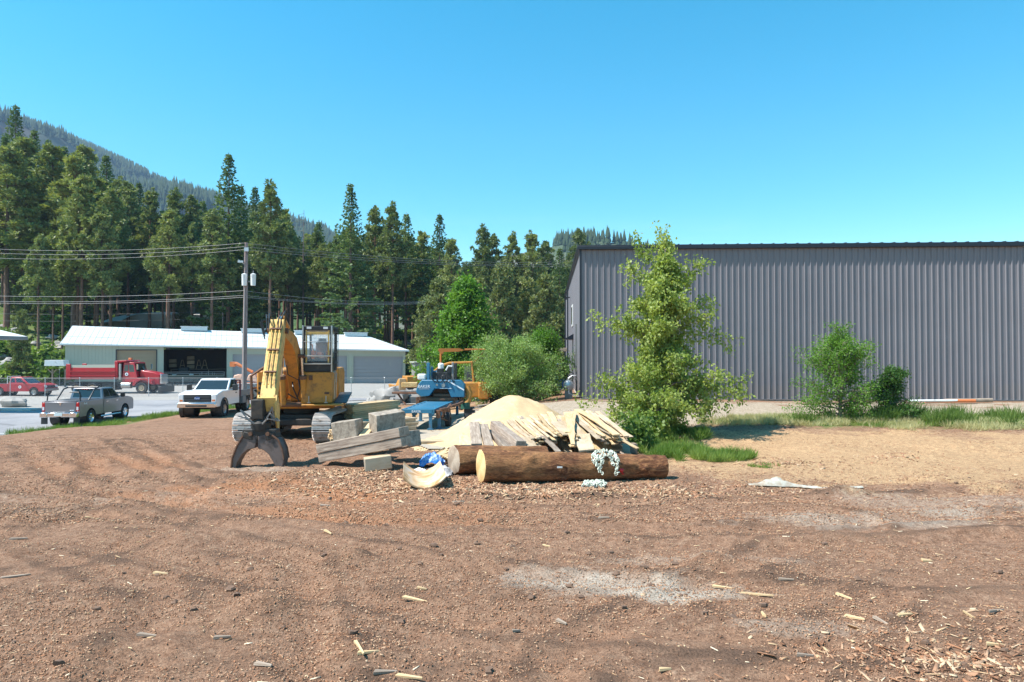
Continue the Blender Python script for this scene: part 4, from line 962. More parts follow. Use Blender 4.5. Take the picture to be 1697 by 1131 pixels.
for px, py, Y, kd, lb in KEYS:
    x = at(px, Y); z = g1(x, Y, 0); h = zat(py, Y) - z
    use(kd, x, Y, z, h, rnd.random() * 6, lb, 'pine tree' if kd[0] == 'p' else ('dead tree' if kd == 'snag' else 'fir tree'), sxy=1.3 if kd in ('pine4', 'pine2') and px < 160 else 1.0 if h < 26 else .95)
# filling trees: tops stay under the line of the key trees
SX = [-60, 0, 60, 100, 150, 190, 240, 300, 345, 380, 430, 480, 540, 600, 640, 700, 760, 800, 860, 900, 960, 1010]
SY = [240, 262, 262, 272, 290, 325, 345, 350, 352, 335, 345, 382, 388, 372, 375, 400, 425, 430, 428, 432, 428, 430]
G_ = {'pine': 'pines massed in the forest behind the garage', 'fir': 'firs massed in the forest behind the garage'}
cnt = 0; placed = [(at(k[0], k[2]), k[2]) for k in KEYS]
tries = 0
while cnt < 240 and tries < 6000:
    tries += 1
    px = rnd.uniform(-60, 975); Y = 100 + 95 * rnd.random() ** 1.25
    x = at(px, Y); s = (x + 57) * -.366 + (Y - 95) * .93
    if s < 6: continue
    if 185 < px < 345 and Y < 146 and rnd.random() < .8: continue
    if px < 118 and Y < 150: continue
    if px > 830 and Y < 118: continue
    if abs(px - 402) < 40 and Y < 150 : continue
    if any((x - a) ** 2 + (Y - b) ** 2 < 2.5 ** 2 for a, b in placed): continue
    lim = float(np.interp(px, SX, SY)); z = g1(x, Y, 0); hmax = zat(lim, Y) - z
    h = min(hmax * rnd.uniform(.82, 1.0), rnd.uniform(21, 33))
    if h < 9: continue
    placed.append((x, Y)); cnt += 1
    kd = rnd.choice(['pine0', 'pine1', 'pine2', 'pine3', 'pine4', 'fir0', 'fir1', 'fir2', 'pine2', 'pine0', 'fir2'])
    if Y < 152 and px < 715: kd = rnd.choice(['pine0', 'pine1', 'pine3', 'pine3', 'pine1'])
    kk_ = kd[:-1]
    use(kd, x, Y, z, h, rnd.random() * 6, {'pine': 'pine tree crowded in among others in the dense forest stand behind the garage', 'fir': 'dark fir crowded in among others in the dense forest stand behind the garage'}[kk_], kk_ + ' tree', G_[kk_], sxy=rnd.uniform(.92, 1.15))
# notable low trees at the left foot of the slope and young pines at right
for px, py, Y, kd, lb, sw in ((63, 398, 98, 'pine1', 'tall pine with bare leaning trunk on the slope left of the garage', 1.0), (103, 415, 103, 'pine3', 'pine with long bare trunk above the garage left corner', 1.0), (88, 425, 108, 'pine0', 'second bare trunked pine left of the garage corner', 1.0), (128, 420, 108, 'pine3', 'pine trunk directly behind the garage left corner', 1.),
    (36, 520, 80, 'yp0', 'small round young tree behind the canopy at the left edge', .75), (35, 455, 118, 'yp1', 'yellow green young pine on the slope at far left', .8), (72, 450, 125, 'yp0', 'yellow green young pine between bare trunks on the left slope', .8),
    (15, 470, 130, 'yp0', 'light green young pine high on the slope at the left edge', .8), (305, 470, 132, 'yp1', 'light green young pine left of the brown cabin', .7), (440, 480, 128, 'yp0', 'young pine just right of the utility pole', .7), (383, 448, 124, 'yp1', 'young pine in front of the brown cabin', .6),
    (728, 470, 78, 'yp0', 'soft young pine left behind the bright green tree', .95), (705, 500, 84, 'yp1', 'lower young pine beside the garage right end', .9), (832, 448, 84, 'yp1', 'tall young pine behind the grey green bush', .8), (905, 462, 82, 'yp0', 'wide yellowish young pine beside the warehouse corner', .95), (872, 470, 86, 'yp1', 'yellowish young pine midway between bright tree and warehouse', .85), (928, 500, 88, 'yp0', 'young pine half hidden by the warehouse corner', .7), (795, 470, 92, 'yp0', 'dark backed young pine right behind the bright green tree', .9)):
    x = at(px, Y); z = g1(x, Y, 0); h = zat(py, Y) - z
    use(kd, x, Y, z, h, rnd.random() * 6, lb, 'pine tree', sxy=sw)
# ---- broadleaf shrubs
def shrub(seed, r=1.0, n=1600, lw=.13, mat='shrub', nst=9):
    rg = np.random.default_rng(seed); P = []; mb = MB()
    for k in range(nst):
        a = rg.random() * 6.28; el = rg.uniform(.5, 1.4); l = r * rg.uniform(.7, 1.15)
        tip = np.array([math.cos(a) * math.cos(el) * l, math.sin(a) * math.cos(el) * l, math.sin(el) * l * 1.15])
        mb.tube([(0, 0, -.1), tuple(tip * .5 + np.array([0, 0, .1])), tuple(tip)], [.03, .018, .006], 4)
        for q in range(5):
            c_ = tip * rg.uniform(.45, 1.0) + rg.normal(size=3) * r * .16; m = n // (nst * 5)
            B = c_ + rg.normal(size=(m, 3)) * r * .15; B[:, 2] = np.maximum(B[:, 2], .03)
            P.append(blades(B, rdir(rg, m, .2), lw * 1.5, lw, rg))
    V, F = merge(P); return mb, V, F
for k in range(3): PR['sh%d' % k] = proto('shrub', shrub(400 + k, 1.0, 1500, .14), M['shrub'], M['twig'], 1.1)
cnt = 0
while cnt < 130:
    px = rnd.uniform(-30, 700); Y = rnd.uniform(88, 150); x = at(px, Y); s = (x + 57) * -.366 + (Y - 95) * .93
    if (s < 1 and x > -57) or (x > -60 and Y < 98): continue
    if px < 108 and (rnd.random() < .7 ): continue
    cnt += 1; h = rnd.uniform(.9, 2.3) * (1.3 if px < 105 else 1)
    use('sh%d' % rnd.randrange(3), x, Y, g1(x, Y, 0) - .1, h, rnd.random() * 6, 'leafy shrub growing on the wooded slope behind the garage', 'shrub', 'shrubs on the wooded slope', sxy=rnd.uniform(1.0, 1.6))
for k in range(16):
    px = 4 + k * 6.6; Y = 80.5 + rnd.random() * 3; x = at(px, Y)
    use('sh%d' % rnd.randrange(3), x, Y, g1(x, Y, 0) - .1, rnd.uniform(1.3, 2.6), rnd.random() * 6, 'bright green shrub lined up behind the fence left of the garage', 'shrub', 'shrubs behind the left fence', sxy=1.3)
rk = MB().blob((0, 0, .3), (.9, .7, .55), 3, .35, 12, 8).build('rock', M['palerock'])
rk.location = (at(150, 118), 118, g1(at(150, 118), 118, 0)); tag(rk, 'pale boulder lying on the wooded slope behind the garage', 'rock', 'boulders on the wooded slope')
for k in range(40):
    px = rnd.uniform(0, 110) if k < 24 else rnd.uniform(110, 700); Y = rnd.uniform(86, 135); x = at(px, Y); s = (x + 57) * -.366 + (Y - 95) * .93
    if x > -57 and s < 2: continue
    c = rk.copy(); link(c); c.location = (x, Y, g1(x, Y, 0)); q = rnd.uniform(.5, 1.5); c.scale = (q, q, q * .8); c.rotation_euler = (0, 0, rnd.random() * 6)

# ---- broadleaf trees with real branches
def broad(seed, H, prof, nbr, leafsz, asym, per=26, droop=.5, up=.6, leaders=0, clump=.20, trunk_r=.07, steps=7, sub=3, extra=(), gap=.13):
    """prof: list of (height fraction, reach left, reach right) in metres"""
    rg = np.random.default_rng(seed); mb = MB(); P = []
    tr = []; x = y = 0
    for i in range(9): tr.append(np.array([x, y, H * .94 * i / 8])); x += rg.normal() * .05; y += rg.normal() * .05
    mb.tube([tuple(p - np.array([0, 0, .3 if i == 0 else 0])) for i, p in enumerate(tr)], [trunk_r * (1 - .85 * i / 8) + .008 for i in range(9)], 8)
    hs_ = np.array([p[0] for p in prof]); Ls = np.array([p[1] for p in prof]); Rs = np.array([p[2] for p in prof])
    def leaves(c_, m, sp):
        B = c_ + rg.normal(size=(m, 3)) * sp; D = rdir(rg, m, -droop); s = leafsz * rg.uniform(.6, 1.25, m)
        P.append(blades(B, D, s, s * .62, rg))
    def branch(z, a, Lb, el, r):
        base = np.array([np.interp(z, [p[2] for p in tr], [p[0] for p in tr]), np.interp(z, [p[2] for p in tr], [p[1] for p in tr]), z])
        pts = [base]; d = np.array([math.cos(a) * math.cos(el), math.sin(a) * math.cos(el), math.sin(el)])
        for i in range(steps):
            d = d + rg.normal(size=3) * .10; d[2] -= .05; d /= np.linalg.norm(d); pts.append(pts[-1] + d * Lb / steps)
        mb.tube([tuple(p) for p in pts], [r * (1 - .85 * i / steps) for i in range(steps + 1)], 5)
        for i in range(2, steps + 1):
            c_ = pts[i]
            if rg.random() < gap: continue
            leaves(c_, per, clump)
            for q in range(sub):
                dd = d + rg.normal(size=3) * .75; dd[2] += .1; dd /= np.linalg.norm(dd); l2 = Lb * .22 * rg.uniform(.5, 1.2) + .12
                e = c_ + dd * l2; mb.tube([tuple(c_), tuple(e)], [.008, .003], 3); leaves(c_ + dd * l2 * .6, per // 3, clump * .6); leaves(e, per // 2, clump * .7)
    for k in range(nbr):
        t = (k + rg.random()) / nbr; z = H * (.06 + .88 * t); a = k * 2.39996 + rg.normal() * .3; c_ = math.cos(a)
        l_, r_ = np.interp(t, hs_, Ls), np.interp(t, hs_, Rs); reach = (r_ if c_ > 0 else l_) * abs(c_) + (l_ + r_) / 2 * (1 - abs(c_)) * .9
        branch(z * .93, a, reach * rg.uniform(.7, 1.08) * 1.08, up * rg.uniform(.5, 1.3) * (.5 + t), .022 + .02 * (1 - t))
    for (z, a, Lb, el) in extra: branch(z, a, Lb, el, .03)
    V, F = merge(P); return mb, V, F
def plant(name, data, leafm, barkm, loc, label, cat):
    mb, V, F = data; e = empty(name, loc, 0, label, cat)
    mb.build('trunk', barkm, e, smooth=60); np_mesh('crown', V, F, leafm, e); return e
tx, ty, tz = at(1093, 25.5), 25.5, g1(at(1093, 25.5), 25.5)
m_ = .02255
prof = [(0, .5, .5), (.05, 1.8, 1.5), (.13, 2.1, 2.0), (.2, 2.0, 2.1), (.27, 1.6, 1.8), (.34, .6, .9), (.42, .75, .85), (.5, 1.25, 1.2), (.56, 1.4, 1.6), (.62, 1.15, 1.2), (.7, 1.15, .85), (.78, .8, .7), (.86, .4, .45), (.93, .25, .25), (1, .1, .1)]
plant('broadleaf_tree', broad(11, 7.4, prof, 88, .135, 0, per=26, droop=.9, clump=.135, gap=.2, extra=((1.6, .05, 2.9, .28), (1.5, -.3, 2.6, .1), (1.2, 3.0, 2.5, -.05), (.9, 3.3, 2.3, -.1), (5.6, .7, 1.9, 1.1), (5.3, 2.4, 2.0, 1.15), (6.2, 1.5, 1.2, 1.4), (3.6, .1, 2.5, .25), (3.5, 3.1, 2.3, .3), (5.2, 0.2, 1.7, .9), (5.0, 3.0, 1.7, .9), (1.4, -1.4, 2.0, .1), (4.4, .15, 1.9, .5))), M['leaf'], M['twig'], (tx, ty, tz), 'leafy pale green young tree standing before the grey warehouse wall', 'tree')
bx, by = at(1392, 28.6), 28.6
plant('broadleaf_shrub', broad(12, 3.6, [(0, .6, .8), (.12, 1.3, 1.4), (.3, 1.9, 1.5), (.5, 1.7, 1.2), (.7, 1.2, 1.3), (.9, .8, 1.4), (1, .3, .3)], 40, .085, 0, per=22, droop=.2, clump=.14, up=.85, extra=((1.0, .2, 2.2, 1.0), (1.3, .5, 2.3, 1.1), (.8, 2.8, 2.0, .6), (1.1, 2.0, 2.2, 1.2), (1.0, 3.4, 2.0, .4), (.6, .1, 1.9, .5), (.5, 2.9, 1.9, .3), (1.6, 3.3, 1.6, .6), (.7, -1.2, 1.4, .4))), M['leafb'], M['twig'], (bx, by, g1(bx, by)), 'bright green tall shrub with open stems before the warehouse wall', 'shrub')
bx, by = at(1462, 29), 29
plant('broadleaf_shrub', broad(13, 2.1, [(0, .5, .5), (.2, .8, .9), (.6, .8, .9), (1, .3, .3)], 30, .085, 0, per=24, droop=.2, clump=.12, up=.9, trunk_r=.04), M['leafd'], M['twig'], (bx, by, g1(bx, by)), 'small dark green shrub right of the bright green one', 'shrub')
bx, by = at(768, 50), 50
plant('broadleaf_tree', broad(14, 9.9, [(0, 2.2, 1.6), (.1, 3.0, 2.2), (.25, 2.7, 2.4), (.38, 1.9, 2.2), (.55, 1.5, 2.2), (.7, 1.1, 1.7), (.85, .8, 1.0), (1, .2, .2)], 96, .24, 0, per=24, droop=.2, clump=.30, up=.6, trunk_r=.12), M['leafb'], M['twig'], (bx, by, g1(bx, by, 0) - .1), 'bright green leafy tree behind the sawmill and garage end', 'tree')
for px, Y, H_, rl, seed, lb, mt in ((858, 37, 3.2, 2.2, 15, 'grey green rounded willow bush behind the sawdust pile', 'leafg'), (897, 41, 4.0, 1.7, 16, 'taller green bush between the willow bush and the warehouse', 'leafb'), (818, 40, 3.4, 1.5, 17, 'pale twiggy bush behind the yellow roll cage', 'leafg')):
    x = at(px, Y)
    plant('willow_bush', broad(seed, H_, [(0, rl * .75, rl * .75), (.3, rl, rl), (.6, rl * .9, rl * .9), (.85, rl * .6, rl * .6), (1, .35, .35)], 62, .10, 0, per=34, droop=.1, clump=.2, up=.8, trunk_r=.05), M[mt], M['twig'], (x, Y, g1(x, Y, 0) - .05), lb, 'bush')
# ---- grass
def grasspatch(name, spots, n, hgt, mat, label, seed):
    rg = np.random.default_rng(seed); Bs = []
    wsum = sum(s[2] * s[3] for s in spots)
    for (cx, cy, rx, ry) in spots:
        k = int(n * rx * ry / wsum); a = rg.random(k) * 6.283; r_ = np.sqrt(rg.random(k)) ; x = cx + np.cos(a) * r_ * rx; y = cy + np.sin(a) * r_ * ry
        kp = fbm(x * 1.6, y * 1.6, seed) > .42; x, y = x[kp], y[kp]
        Bs.append(np.stack([x, y, gz(x, y, True) - .01], 1))
    B = np.concatenate(Bs); D = rdir(rg, len(B), 2.2); hh = hgt * rg.uniform(.4, 1.2, len(B)) * (.5 + fbm(B[:, 0] * 1.1, B[:, 1] * 1.1, seed + 1))
    V, F = blades(B, D, hh, .009 + hh * .02, rg); o = np_mesh(name, V, F, mat); tag(o, label, 'grass', kind='stuff'); return o
grasspatch('grass', [(5.6, 24.9, 1.5, 1.1), (4.2, 22.9, .9, .9), (5.2, 21.6, 1.2, .9), (6.2, 20.6, 1.1, .8), (4.6, 20.2, .6, .5)], 38000, .34, M['grass'], 'lush green grass around the foot of the pale green tree', 31)
grasspatch('grass', [(7.1, 19.2, .5, .3), (9.1, 9.1, .7, .45), (9.6, 9.6, .5, .3)], 4500, .10, M['grass'], 'small low grass tufts in the bare dirt', 32)
grasspatch('grass', [(11.6, 28.6, 2.6, .9), (16.5, 28.2, 3.6, 1.3), (20.5, 27.2, 3.5, 1.2), (14.5, 27.2, 1.2, .4), (9.2, 28, 1.0, .5), (17.5, 29.5, 6, 1.0)], 30000, .24, M['grass'], 'green weeds along the foot of the warehouse wall', 33)
grasspatch('dry_grass', [(12, 28.4, 3.2, 1.4), (17.5, 27.6, 4.5, 1.8), (9.4, 28, 1.8, .9)], 34000, .30, M['drygrass'], 'dry straw coloured grass among the warehouse weeds', 34)
grasspatch('grass', [(-23.3, 36, 1.1, 1.6), (-22.6, 39, .9, 2.2), (-21.9, 42.5, .8, 2.2), (-21, 45.8, .9, 1.5), (-19.6, 48.6, 1.2, 1.4), (-24.3, 34.2, .8, .9)], 22000, .34, M['grass'], 'green weeds along the edge of the asphalt lot', 35)
for k, (px, py, h_) in enumerate(((905, 797, .2), (1070, 730, .9), (1052, 745, .8))):
    x, Y, z = onground(px, py)
    use('sh%d' % (k % 3), x, Y, z, h_, k * 1.3, ['tiny green weed sprouting against the front log', 'bright weed clump at the pale tree foot', 'low weed clump between slab pile and pale tree'][k], 'weed')
grasspatch('weeds', [(16.6, 29.3, 1.2, .7), (19.3, 29.6, 1.0, .6), (21.2, 28.8, 1.2, .8), (14.8, 28.2, 1.0, .6), (18.0, 27.6, 1.5, .6), (12.4, 27.9, .9, .4), (22.5, 27.2, 1.2, .6), (20, 26.6, .9, .4)], 15000, .66, M['shrub'], 'taller leafy weeds before the right part of the warehouse', 51)
def text(par, name, body, size, mat, loc, rot, extrude=.003):
    cu = bpy.data.curves.new('t', 'FONT'); cu.body = body; cu.size = size; cu.extrude = extrude; cu.align_x = 'CENTER'; cu.resolution_u = 3
    to = bpy.data.objects.new('t', cu); sc.collection.objects.link(to)
    me = bpy.data.meshes.new_from_object(to.evaluated_get(bpy.context.evaluated_depsgraph_get())); bpy.data.objects.remove(to)
    me.name = name; me.materials.clear(); me.materials.append(mat); o = bpy.data.objects.new(name, me); link(o, par); o.location = loc; o.rotation_euler = rot; return o
# ------------------------------------------------------------------ excavator with grapple
EX, EY = -8.12, 26.3; ez = g1(EX, EY, False) + .02
ex = empty('excavator', (EX, EY, ez), 0, 'old yellow tracked excavator with raised cab and log grapple', 'excavator')
YL, PY, BK_, TD = M['cat_yellow'], M['pale_yellow'], M['black'], M['trackdark']
def stad(y0, y1, zc, r, n=8, zt=None):
    P = []
    for i in range(n + 1): a = -PI / 2 + PI * i / n; P.append((y1 + math.cos(a) * r, zc + math.sin(a) * r))
    for i in range(n + 1): a = PI / 2 + PI * i / n; P.append((y0 + math.cos(a) * r, zc + math.sin(a) * r))
    return P
for sx_ in (-1, 1):
    cx = sx_ * 1.40
    fr = MB().prism(stad(-1.75, 2.0, .50, .33), cx - .2, cx + .2, 'x').box((cx, .1, .52), (.5, 3.2, .28)).build('track_frame', TD, ex, bevel=.02)
    path = stad(-1.75, 2.0, .51, .46, 10)
    # resample the loop by arc length and lay one shoe per step
    pts = [Vector((0, a, b_)) for a, b_ in path]; pts.append(pts[0]); segs = [(pts[i + 1] - pts[i]).length for i in range(len(pts) - 1)]; tot = sum(segs); ns = 60
    sh = MB(); wd = .66
    for k in range(ns):
        d = tot * k / ns; i = 0
        while d > segs[i]: d -= segs[i]; i += 1
        p = pts[i].lerp(pts[i + 1], d / segs[i]); tdir = (pts[i + 1] - pts[i]).normalized(); nrm = Vector((0, tdir.z, -tdir.y))
        Rm = Matrix((Vector((1, 0, 0)), tdir, -nrm if False else nrm)).transposed()
        stp = tot / ns
        sh.box(p + Vector((cx, 0, 0)), (wd, stp * .80, .045), Rm)
        for g_ in (-.36, 0, .36): sh.box(p + Vector((cx, 0, 0)) + tdir * stp * g_ * 1.0 + nrm * .03, (wd, .018, .05), Rm)
    sh.build('track_shoes', M['track'], ex, smooth=0)
    for yy in (-1.75, 2.0): MB().lathe([(-.17, .08), (-.17, .38), (.17, .38), (.17, .08)], (cx, yy, .51), 'x', 20).build('idler_wheel', M['rust'], ex)
    for q in range(6): MB().lathe([(-.22, .0), (-.22, .13), (.22, .13), (.22, 0)], (cx, -1.3 + q * .56, .2), 'x', 12).build('track_roller', TD, ex)
MB().box((0, .1, .68), (2.2, 1.9, .42)).box((0, -.95, .62), (1.7, .35, .25)).build('undercarriage', TD, ex, bevel=.04)
MB().lathe([(.86, 0), (.86, .66), (1.12, .66), (1.12, 0)], (0, .1, 0), 'z', 24).build('slew_ring', TD, ex)
# upper works, swung a little; children of the excavator in its own frame
SW = R(8); RU = Matrix.Rotation(SW, 4, 'Z')
def up_(mb): mb.v = [RU @ p for p in mb.v]; return mb
def lean(mb):
    for p in mb.v:
        if p.y < -4.4: p.x += .075 * (-4.4 - p.y)
    return up_(mb)
up_(MB().box((0, .9, 1.24), (2.7, 3.9, .26)).box((-.95, -.4, 1.95), (.85, 1.6, 1.15)).box((-.0, 1.6, 1.98), (2.7, 1.9, 1.2))).build('upper_body', YL, ex, bevel=.06)
up_(MB().prism([(-1.35, 2.3), (-1.35, 2.9), (-1.0, 3.3), (1.0, 3.3), (1.35, 2.9), (1.35, 2.3)], 1.1, 2.5, 'z')).build('counterweight', YL, ex, bevel=.1)
up_(MB().cyl((-.5, 2.0, 2.5), (-.5, 2.0, 3.1), .06).box((-.95, -.75, 2.56), (.7, .5, .08))).build('exhaust_pipe', M['rust'], ex)
gr_ = MB()
for z_ in (1.55, 1.72, 1.89, 2.06): gr_.box((-.95, -1.21, z_), (.7, .03, .09))
up_(gr_).build('front_grille', BK_, ex)
# dark bent guard bar on the machine's right front
up_(MB().tube([(-1.45, -1.5, 1.1), (-1.5, -1.5, 2.35), (-1.15, -1.2, 2.62), (-.7, -.6, 2.75)], .055, 6).tube([(-1.48, -1.5, 1.9), (-1.3, -.2, 1.9), (-1.3, -.2, 1.3)], .035, 6)).build('guard_bar', M['rust'], ex)
# cab riser
xa, xb, ya, yb = .34, 1.36, -1.72, -.15
rs = up_(MB().box(((xa + xb) / 2, (ya + yb) / 2, 1.92), (xb - xa, yb - ya, 1.12))).build('cab_riser', YL, ex, bevel=.03)
up_(MB().box((xa + .28, ya - .012, 2.28), (.12, .03, .17))).build('riser_latch', M['rust'], rs); up_(MB().box((xb - .18, ya - .012, 1.72), (.16, .012, .08)).box((xb - .18, ya - .016, 1.72), (.13, .012, .045))).build('badge', M['rust'], rs)
for xx in (xa + .22, xb - .2): up_(MB().cyl((xx, ya - .05, 1.37), (xx, ya - .05, 1.62), .022, n=6).box((xx, ya - .04, 1.38), (.12, .08, .03))).build('step_bracket', M['steel'], rs)
up_(MB().tube([(xb + .05, ya + .25, 1.5), (xb + .08, ya + .25, 2.4), (xb + .02, ya + .25, 2.5)], .018, 6).tube([(xb + .05, ya + .75, 1.5), (xb + .08, ya + .75, 2.4), (xb + .02, ya + .75, 2.5)], .018, 6)).build('grab_rail', M['steel'], rs)
up_(MB().box(((xa + xb) / 2 + .2, (ya + yb) / 2 - .1, 1.30), (xb - xa + .42, yb - ya + .3, .07))).build('cab_platform', YL, ex, bevel=.02)
up_(MB()._add([(xb + .05, ya + .2, 1.36), (xb + .5, ya + .2, 1.36), (xb + .5, yb + .8, 1.62), (xb + .05, yb + .8, 1.62), (xb + .05, ya + .2, 1.32), (xb + .5, ya + .2, 1.32), (xb + .5, yb + .8, 1.58), (xb + .05, yb + .8, 1.58)], [(0, 1, 2, 3), (7, 6, 5, 4), (0, 4, 5, 1), (1, 5, 6, 2), (2, 6, 7, 3), (3, 7, 4, 0)])).build('side_fender', BK_, ex)
# cab
za, zb = 2.50, 4.14
cabm = MB(); ps = .075
for xx in (xa + ps / 2, xb - ps / 2):
    for yy in (ya + ps / 2, yb - ps / 2): cabm.box((xx, yy, (za + zb) / 2), (ps, ps, zb - za))
cabm.box(((xa + xb) / 2, (ya + yb) / 2, zb - .07), (xb - xa + .06, yb - ya + .06, .16)); cabm.box(((xa + xb) / 2, (ya + yb) / 2, za + .03), (xb - xa, yb - ya, .07))
cabm.box(((xa + xb) / 2, ya + .03, za + .20), (xb - xa - .1, .05, .34)); cabm.box((xb - .03, (ya + yb) / 2, za + .25), (.05, yb - ya - .1, .5)); cabm.box((xa + .03, (ya + yb) / 2, za + .25), (.05, yb - ya - .1, .5)); cabm.box(((xa + xb) / 2, yb - .03, za + .35), (xb - xa - .1, .05, .7))
cb = up_(cabm).build('cab', BK_, ex, bevel=.015)
up_(MB().box(((xa + xb) / 2, ya - .015, zb - .25), (xb - xa - .2, .03, .10)).box((xa + .12, ya - .012, (za + zb) / 2 + .1), (.05, .03, 1.2)).box((xb - .12, ya - .012, (za + zb) / 2 + .1), (.05, .03, 1.2))).build('yellow_frame', PY, cb)
fg = MB()
for xx in (xa + .005, xb - .005): fg.box((xx, ya - .06, (za + zb) / 2 - .0), (.05, .06, zb - za + .04))
for z_, hh in ((za + .28, .05), (za + .56, .05), (za + 1.08, .02)): fg.box(((xa + xb) / 2, ya - .07, z_), (xb - xa - .08, .05, hh))
up_(fg).build('front_guard', M['steel'], cb, bevel=.006)
for xx in (xa + .22, xb - .22): up_(MB().box((xx, ya - .075, zb - .06), (.16, .04, .08))).build('headlight', M['whitel'], cb)
sg = MB()
for z_ in (za + .3, za + .7, za + 1.1, za + 1.45): sg.box((xb + .05, (ya + yb) / 2 + .1, z_), (.02, yb - ya - .3, .03))
for yy in (ya + .35, ya + .7, ya + 1.05, yb - .1): sg.box((xb + .05, yy, (za + zb) / 2), (.025, .03, zb - za - .1))
up_(sg).build('side_guard', M['dgrey'], cb)
gl_m, t, b, o_ = newmat('clear_cab_glass'); b.inputs['Base Color'].default_value = (.75, .85, .9, 1); b.inputs['Roughness'].default_value = .03; b.inputs['Alpha'].default_value = .22
up_(MB().box(((xa + xb) / 2, ya + .06, za + .95), (xb - xa - .14, .01, 1.2))).build('windscreen', gl_m, cb)
up_(MB().box((xb - .06, (ya + yb) / 2, za + .98), (.01, yb - ya - .14, 1.0))).build('side_window', gl_m, cb)
up_(MB().box(((xa + xb) / 2, yb - .06, za + 1.08), (xb - xa - .14, .01, .8))).build('rear_window', gl_m, cb)
up_(MB().box(((xa + xb) / 2, yb - .55, za + .45), (.5, .5, .14)).box(((xa + xb) / 2, yb - .3, za + .78), (.48, .14, .6)).box(((xa + xb) / 2, yb - .28, za + 1.14), (.3, .1, .18))).build('seat', pm('worn_seat_fabric', (.13, .10, .10), .8, 0, .2), cb, bevel=.04)
up_(MB().box((xa + .25, yb - .7, za + .6), (.12, .4, .3)).box((xb - .25, yb - .7, za + .6), (.12, .4, .3)).cyl((xa + .25, yb - .85, za + .75), (xa + .22, yb - .9, za + 1.0), .02, n=6).cyl((xb - .25, yb - .85, za + .75), (xb - .22, yb - .9, za + 1.0), .02, n=6).box(((xa + xb) / 2 - .05, yb - .45, za + .62), (.22, .3, .18))).build('control_console', M['orange'], cb)
# boom (plane x=0 of the upper works)
bw = .21
BO = [(-.55, 1.35), (-.35, 1.75), (-.85, 2.6), (-1.5, 3.30), (-2.2, 3.72), (-3.0, 3.90), (-4.3, 4.0), (-4.62, 3.88), (-4.6, 3.72), (-3.1, 3.42), (-2.45, 3.12), (-1.95, 2.62), (-1.40, 1.95), (-.98, 1.4)]
up_(MB().prism(BO, -bw, bw, 'x')).build('boom', YL, ex, bevel=.025)
for sx_ in (-1, 1):
    cy = MB().cyl((sx_ * .36, -1.55, 1.30), (sx_ * .36, -1.82, 2.32), .10, n=14); cy = up_(cy).build('boom_cylinder', YL, ex)
    up_(MB().cyl((sx_ * .36, -1.82, 2.32), (sx_ * .33, -1.98, 3.05), .05, n=10)).build('piston_rod', M['rod'], cy)
    up_(MB().cyl((sx_ * .36, -1.80, 2.24), (sx_ * .36, -1.83, 2.36), .125, n=12)).build('gland', M['rust'], cy)
for pa, pb, pr_ in (((-.45, -1.98, 3.06), (.45, -1.98, 3.06), .07), ((-.42, -1.52, 1.30), (.42, -1.52, 1.30), .08), ((-.32, -4.5, 3.88), (.32, -4.5, 3.88), .09)): up_(MB().cyl(pa, pb, pr_, n=12)).build('pivot_pin', M['rust'], ex)
# stick hanging down from the boom tip
STK = [(-4.36, 4.26), (-4.72, 4.24), (-4.92, 4.02), (-6.98, 1.85), (-6.98, 1.60), (-6.72, 1.50), (-6.4, 1.72), (-5.3, 2.75), (-4.55, 3.45), (-4.28, 3.85)]
st = lean(MB().prism(STK, -.21, .21, 'x')).build('stick', PY, ex, bevel=.02)
lean(MB().box((0, -5.95, 3.14), (.40, .012, .012)).prism([(-6.9, 1.98), (-7.1, 1.75), (-7.08, 1.38), (-6.7, 1.0), (-6.35, .95), (-6.25, 1.5), (-6.5, 1.85)], -.27, -.22, 'x').prism([(-6.9, 1.98), (-7.1, 1.75), (-7.08, 1.38), (-6.7, 1.0), (-6.35, .95), (-6.25, 1.5), (-6.5, 1.85)], .22, .27, 'x').box((0, -7.03, 1.72), (.5, .06, .42), (.35, 0, 0))).build('stick_end', PY, st, bevel=.012)
cyl_ = up_(MB().cyl((0, -2.9, 4.06), (0, -3.9, 4.36), .09, n=12)).build('stick_cylinder', YL, ex)
up_(MB().cyl((0, -3.9, 4.35), (0, -4.45, 4.28), .045, n=10)).build('piston_rod', M['rod'], cyl_)
hp_ = MB(); d = Vector((0, -2.06, -2.17)).normalized(); nn = Vector((0, -d.z, d.y)); nn = nn if nn.y < 0 else -nn
base = Vector((0, -4.86, 4.10))
for xx in (-.12, 0.0, .12):
    q0 = base + Vector((xx, 0, 0)) + nn * .05; hp_.tube([q0 + Vector((0, .12, .06)), q0 + d * .08, q0 + d * 2.3, q0 + d * 2.6 + nn * .02], .017, 6)
hp_ = lean(hp_); hp_.build('steel_pipes', PY, st)
for k in (.3, 1.2, 2.1): lean(MB().box(base + d * k + nn * .055, (.33, .07, .045), Matrix((Vector((1, 0, 0)), nn, d)).transposed())).build('pipe_clamp', M['rust'], st)
hs2 = MB()
for q, xx in enumerate((-.24, -.17, .12, .2)): hs2.tube([(xx, -4.3, 4.0), (xx * 1.3, -4.7, 4.38 + .04 * q), (xx, -5.0, 4.25), (xx * .9, -5.1, 3.9)], .022, 6)
for q in range(3): hs2.tube([(-.22 - .03 * q, -4.6, 4.2), (-.42 - .02 * q, -4.9, 4.2 - .04 * q), (-.30, -4.95, 3.8 - .1 * q)], .018, 6)
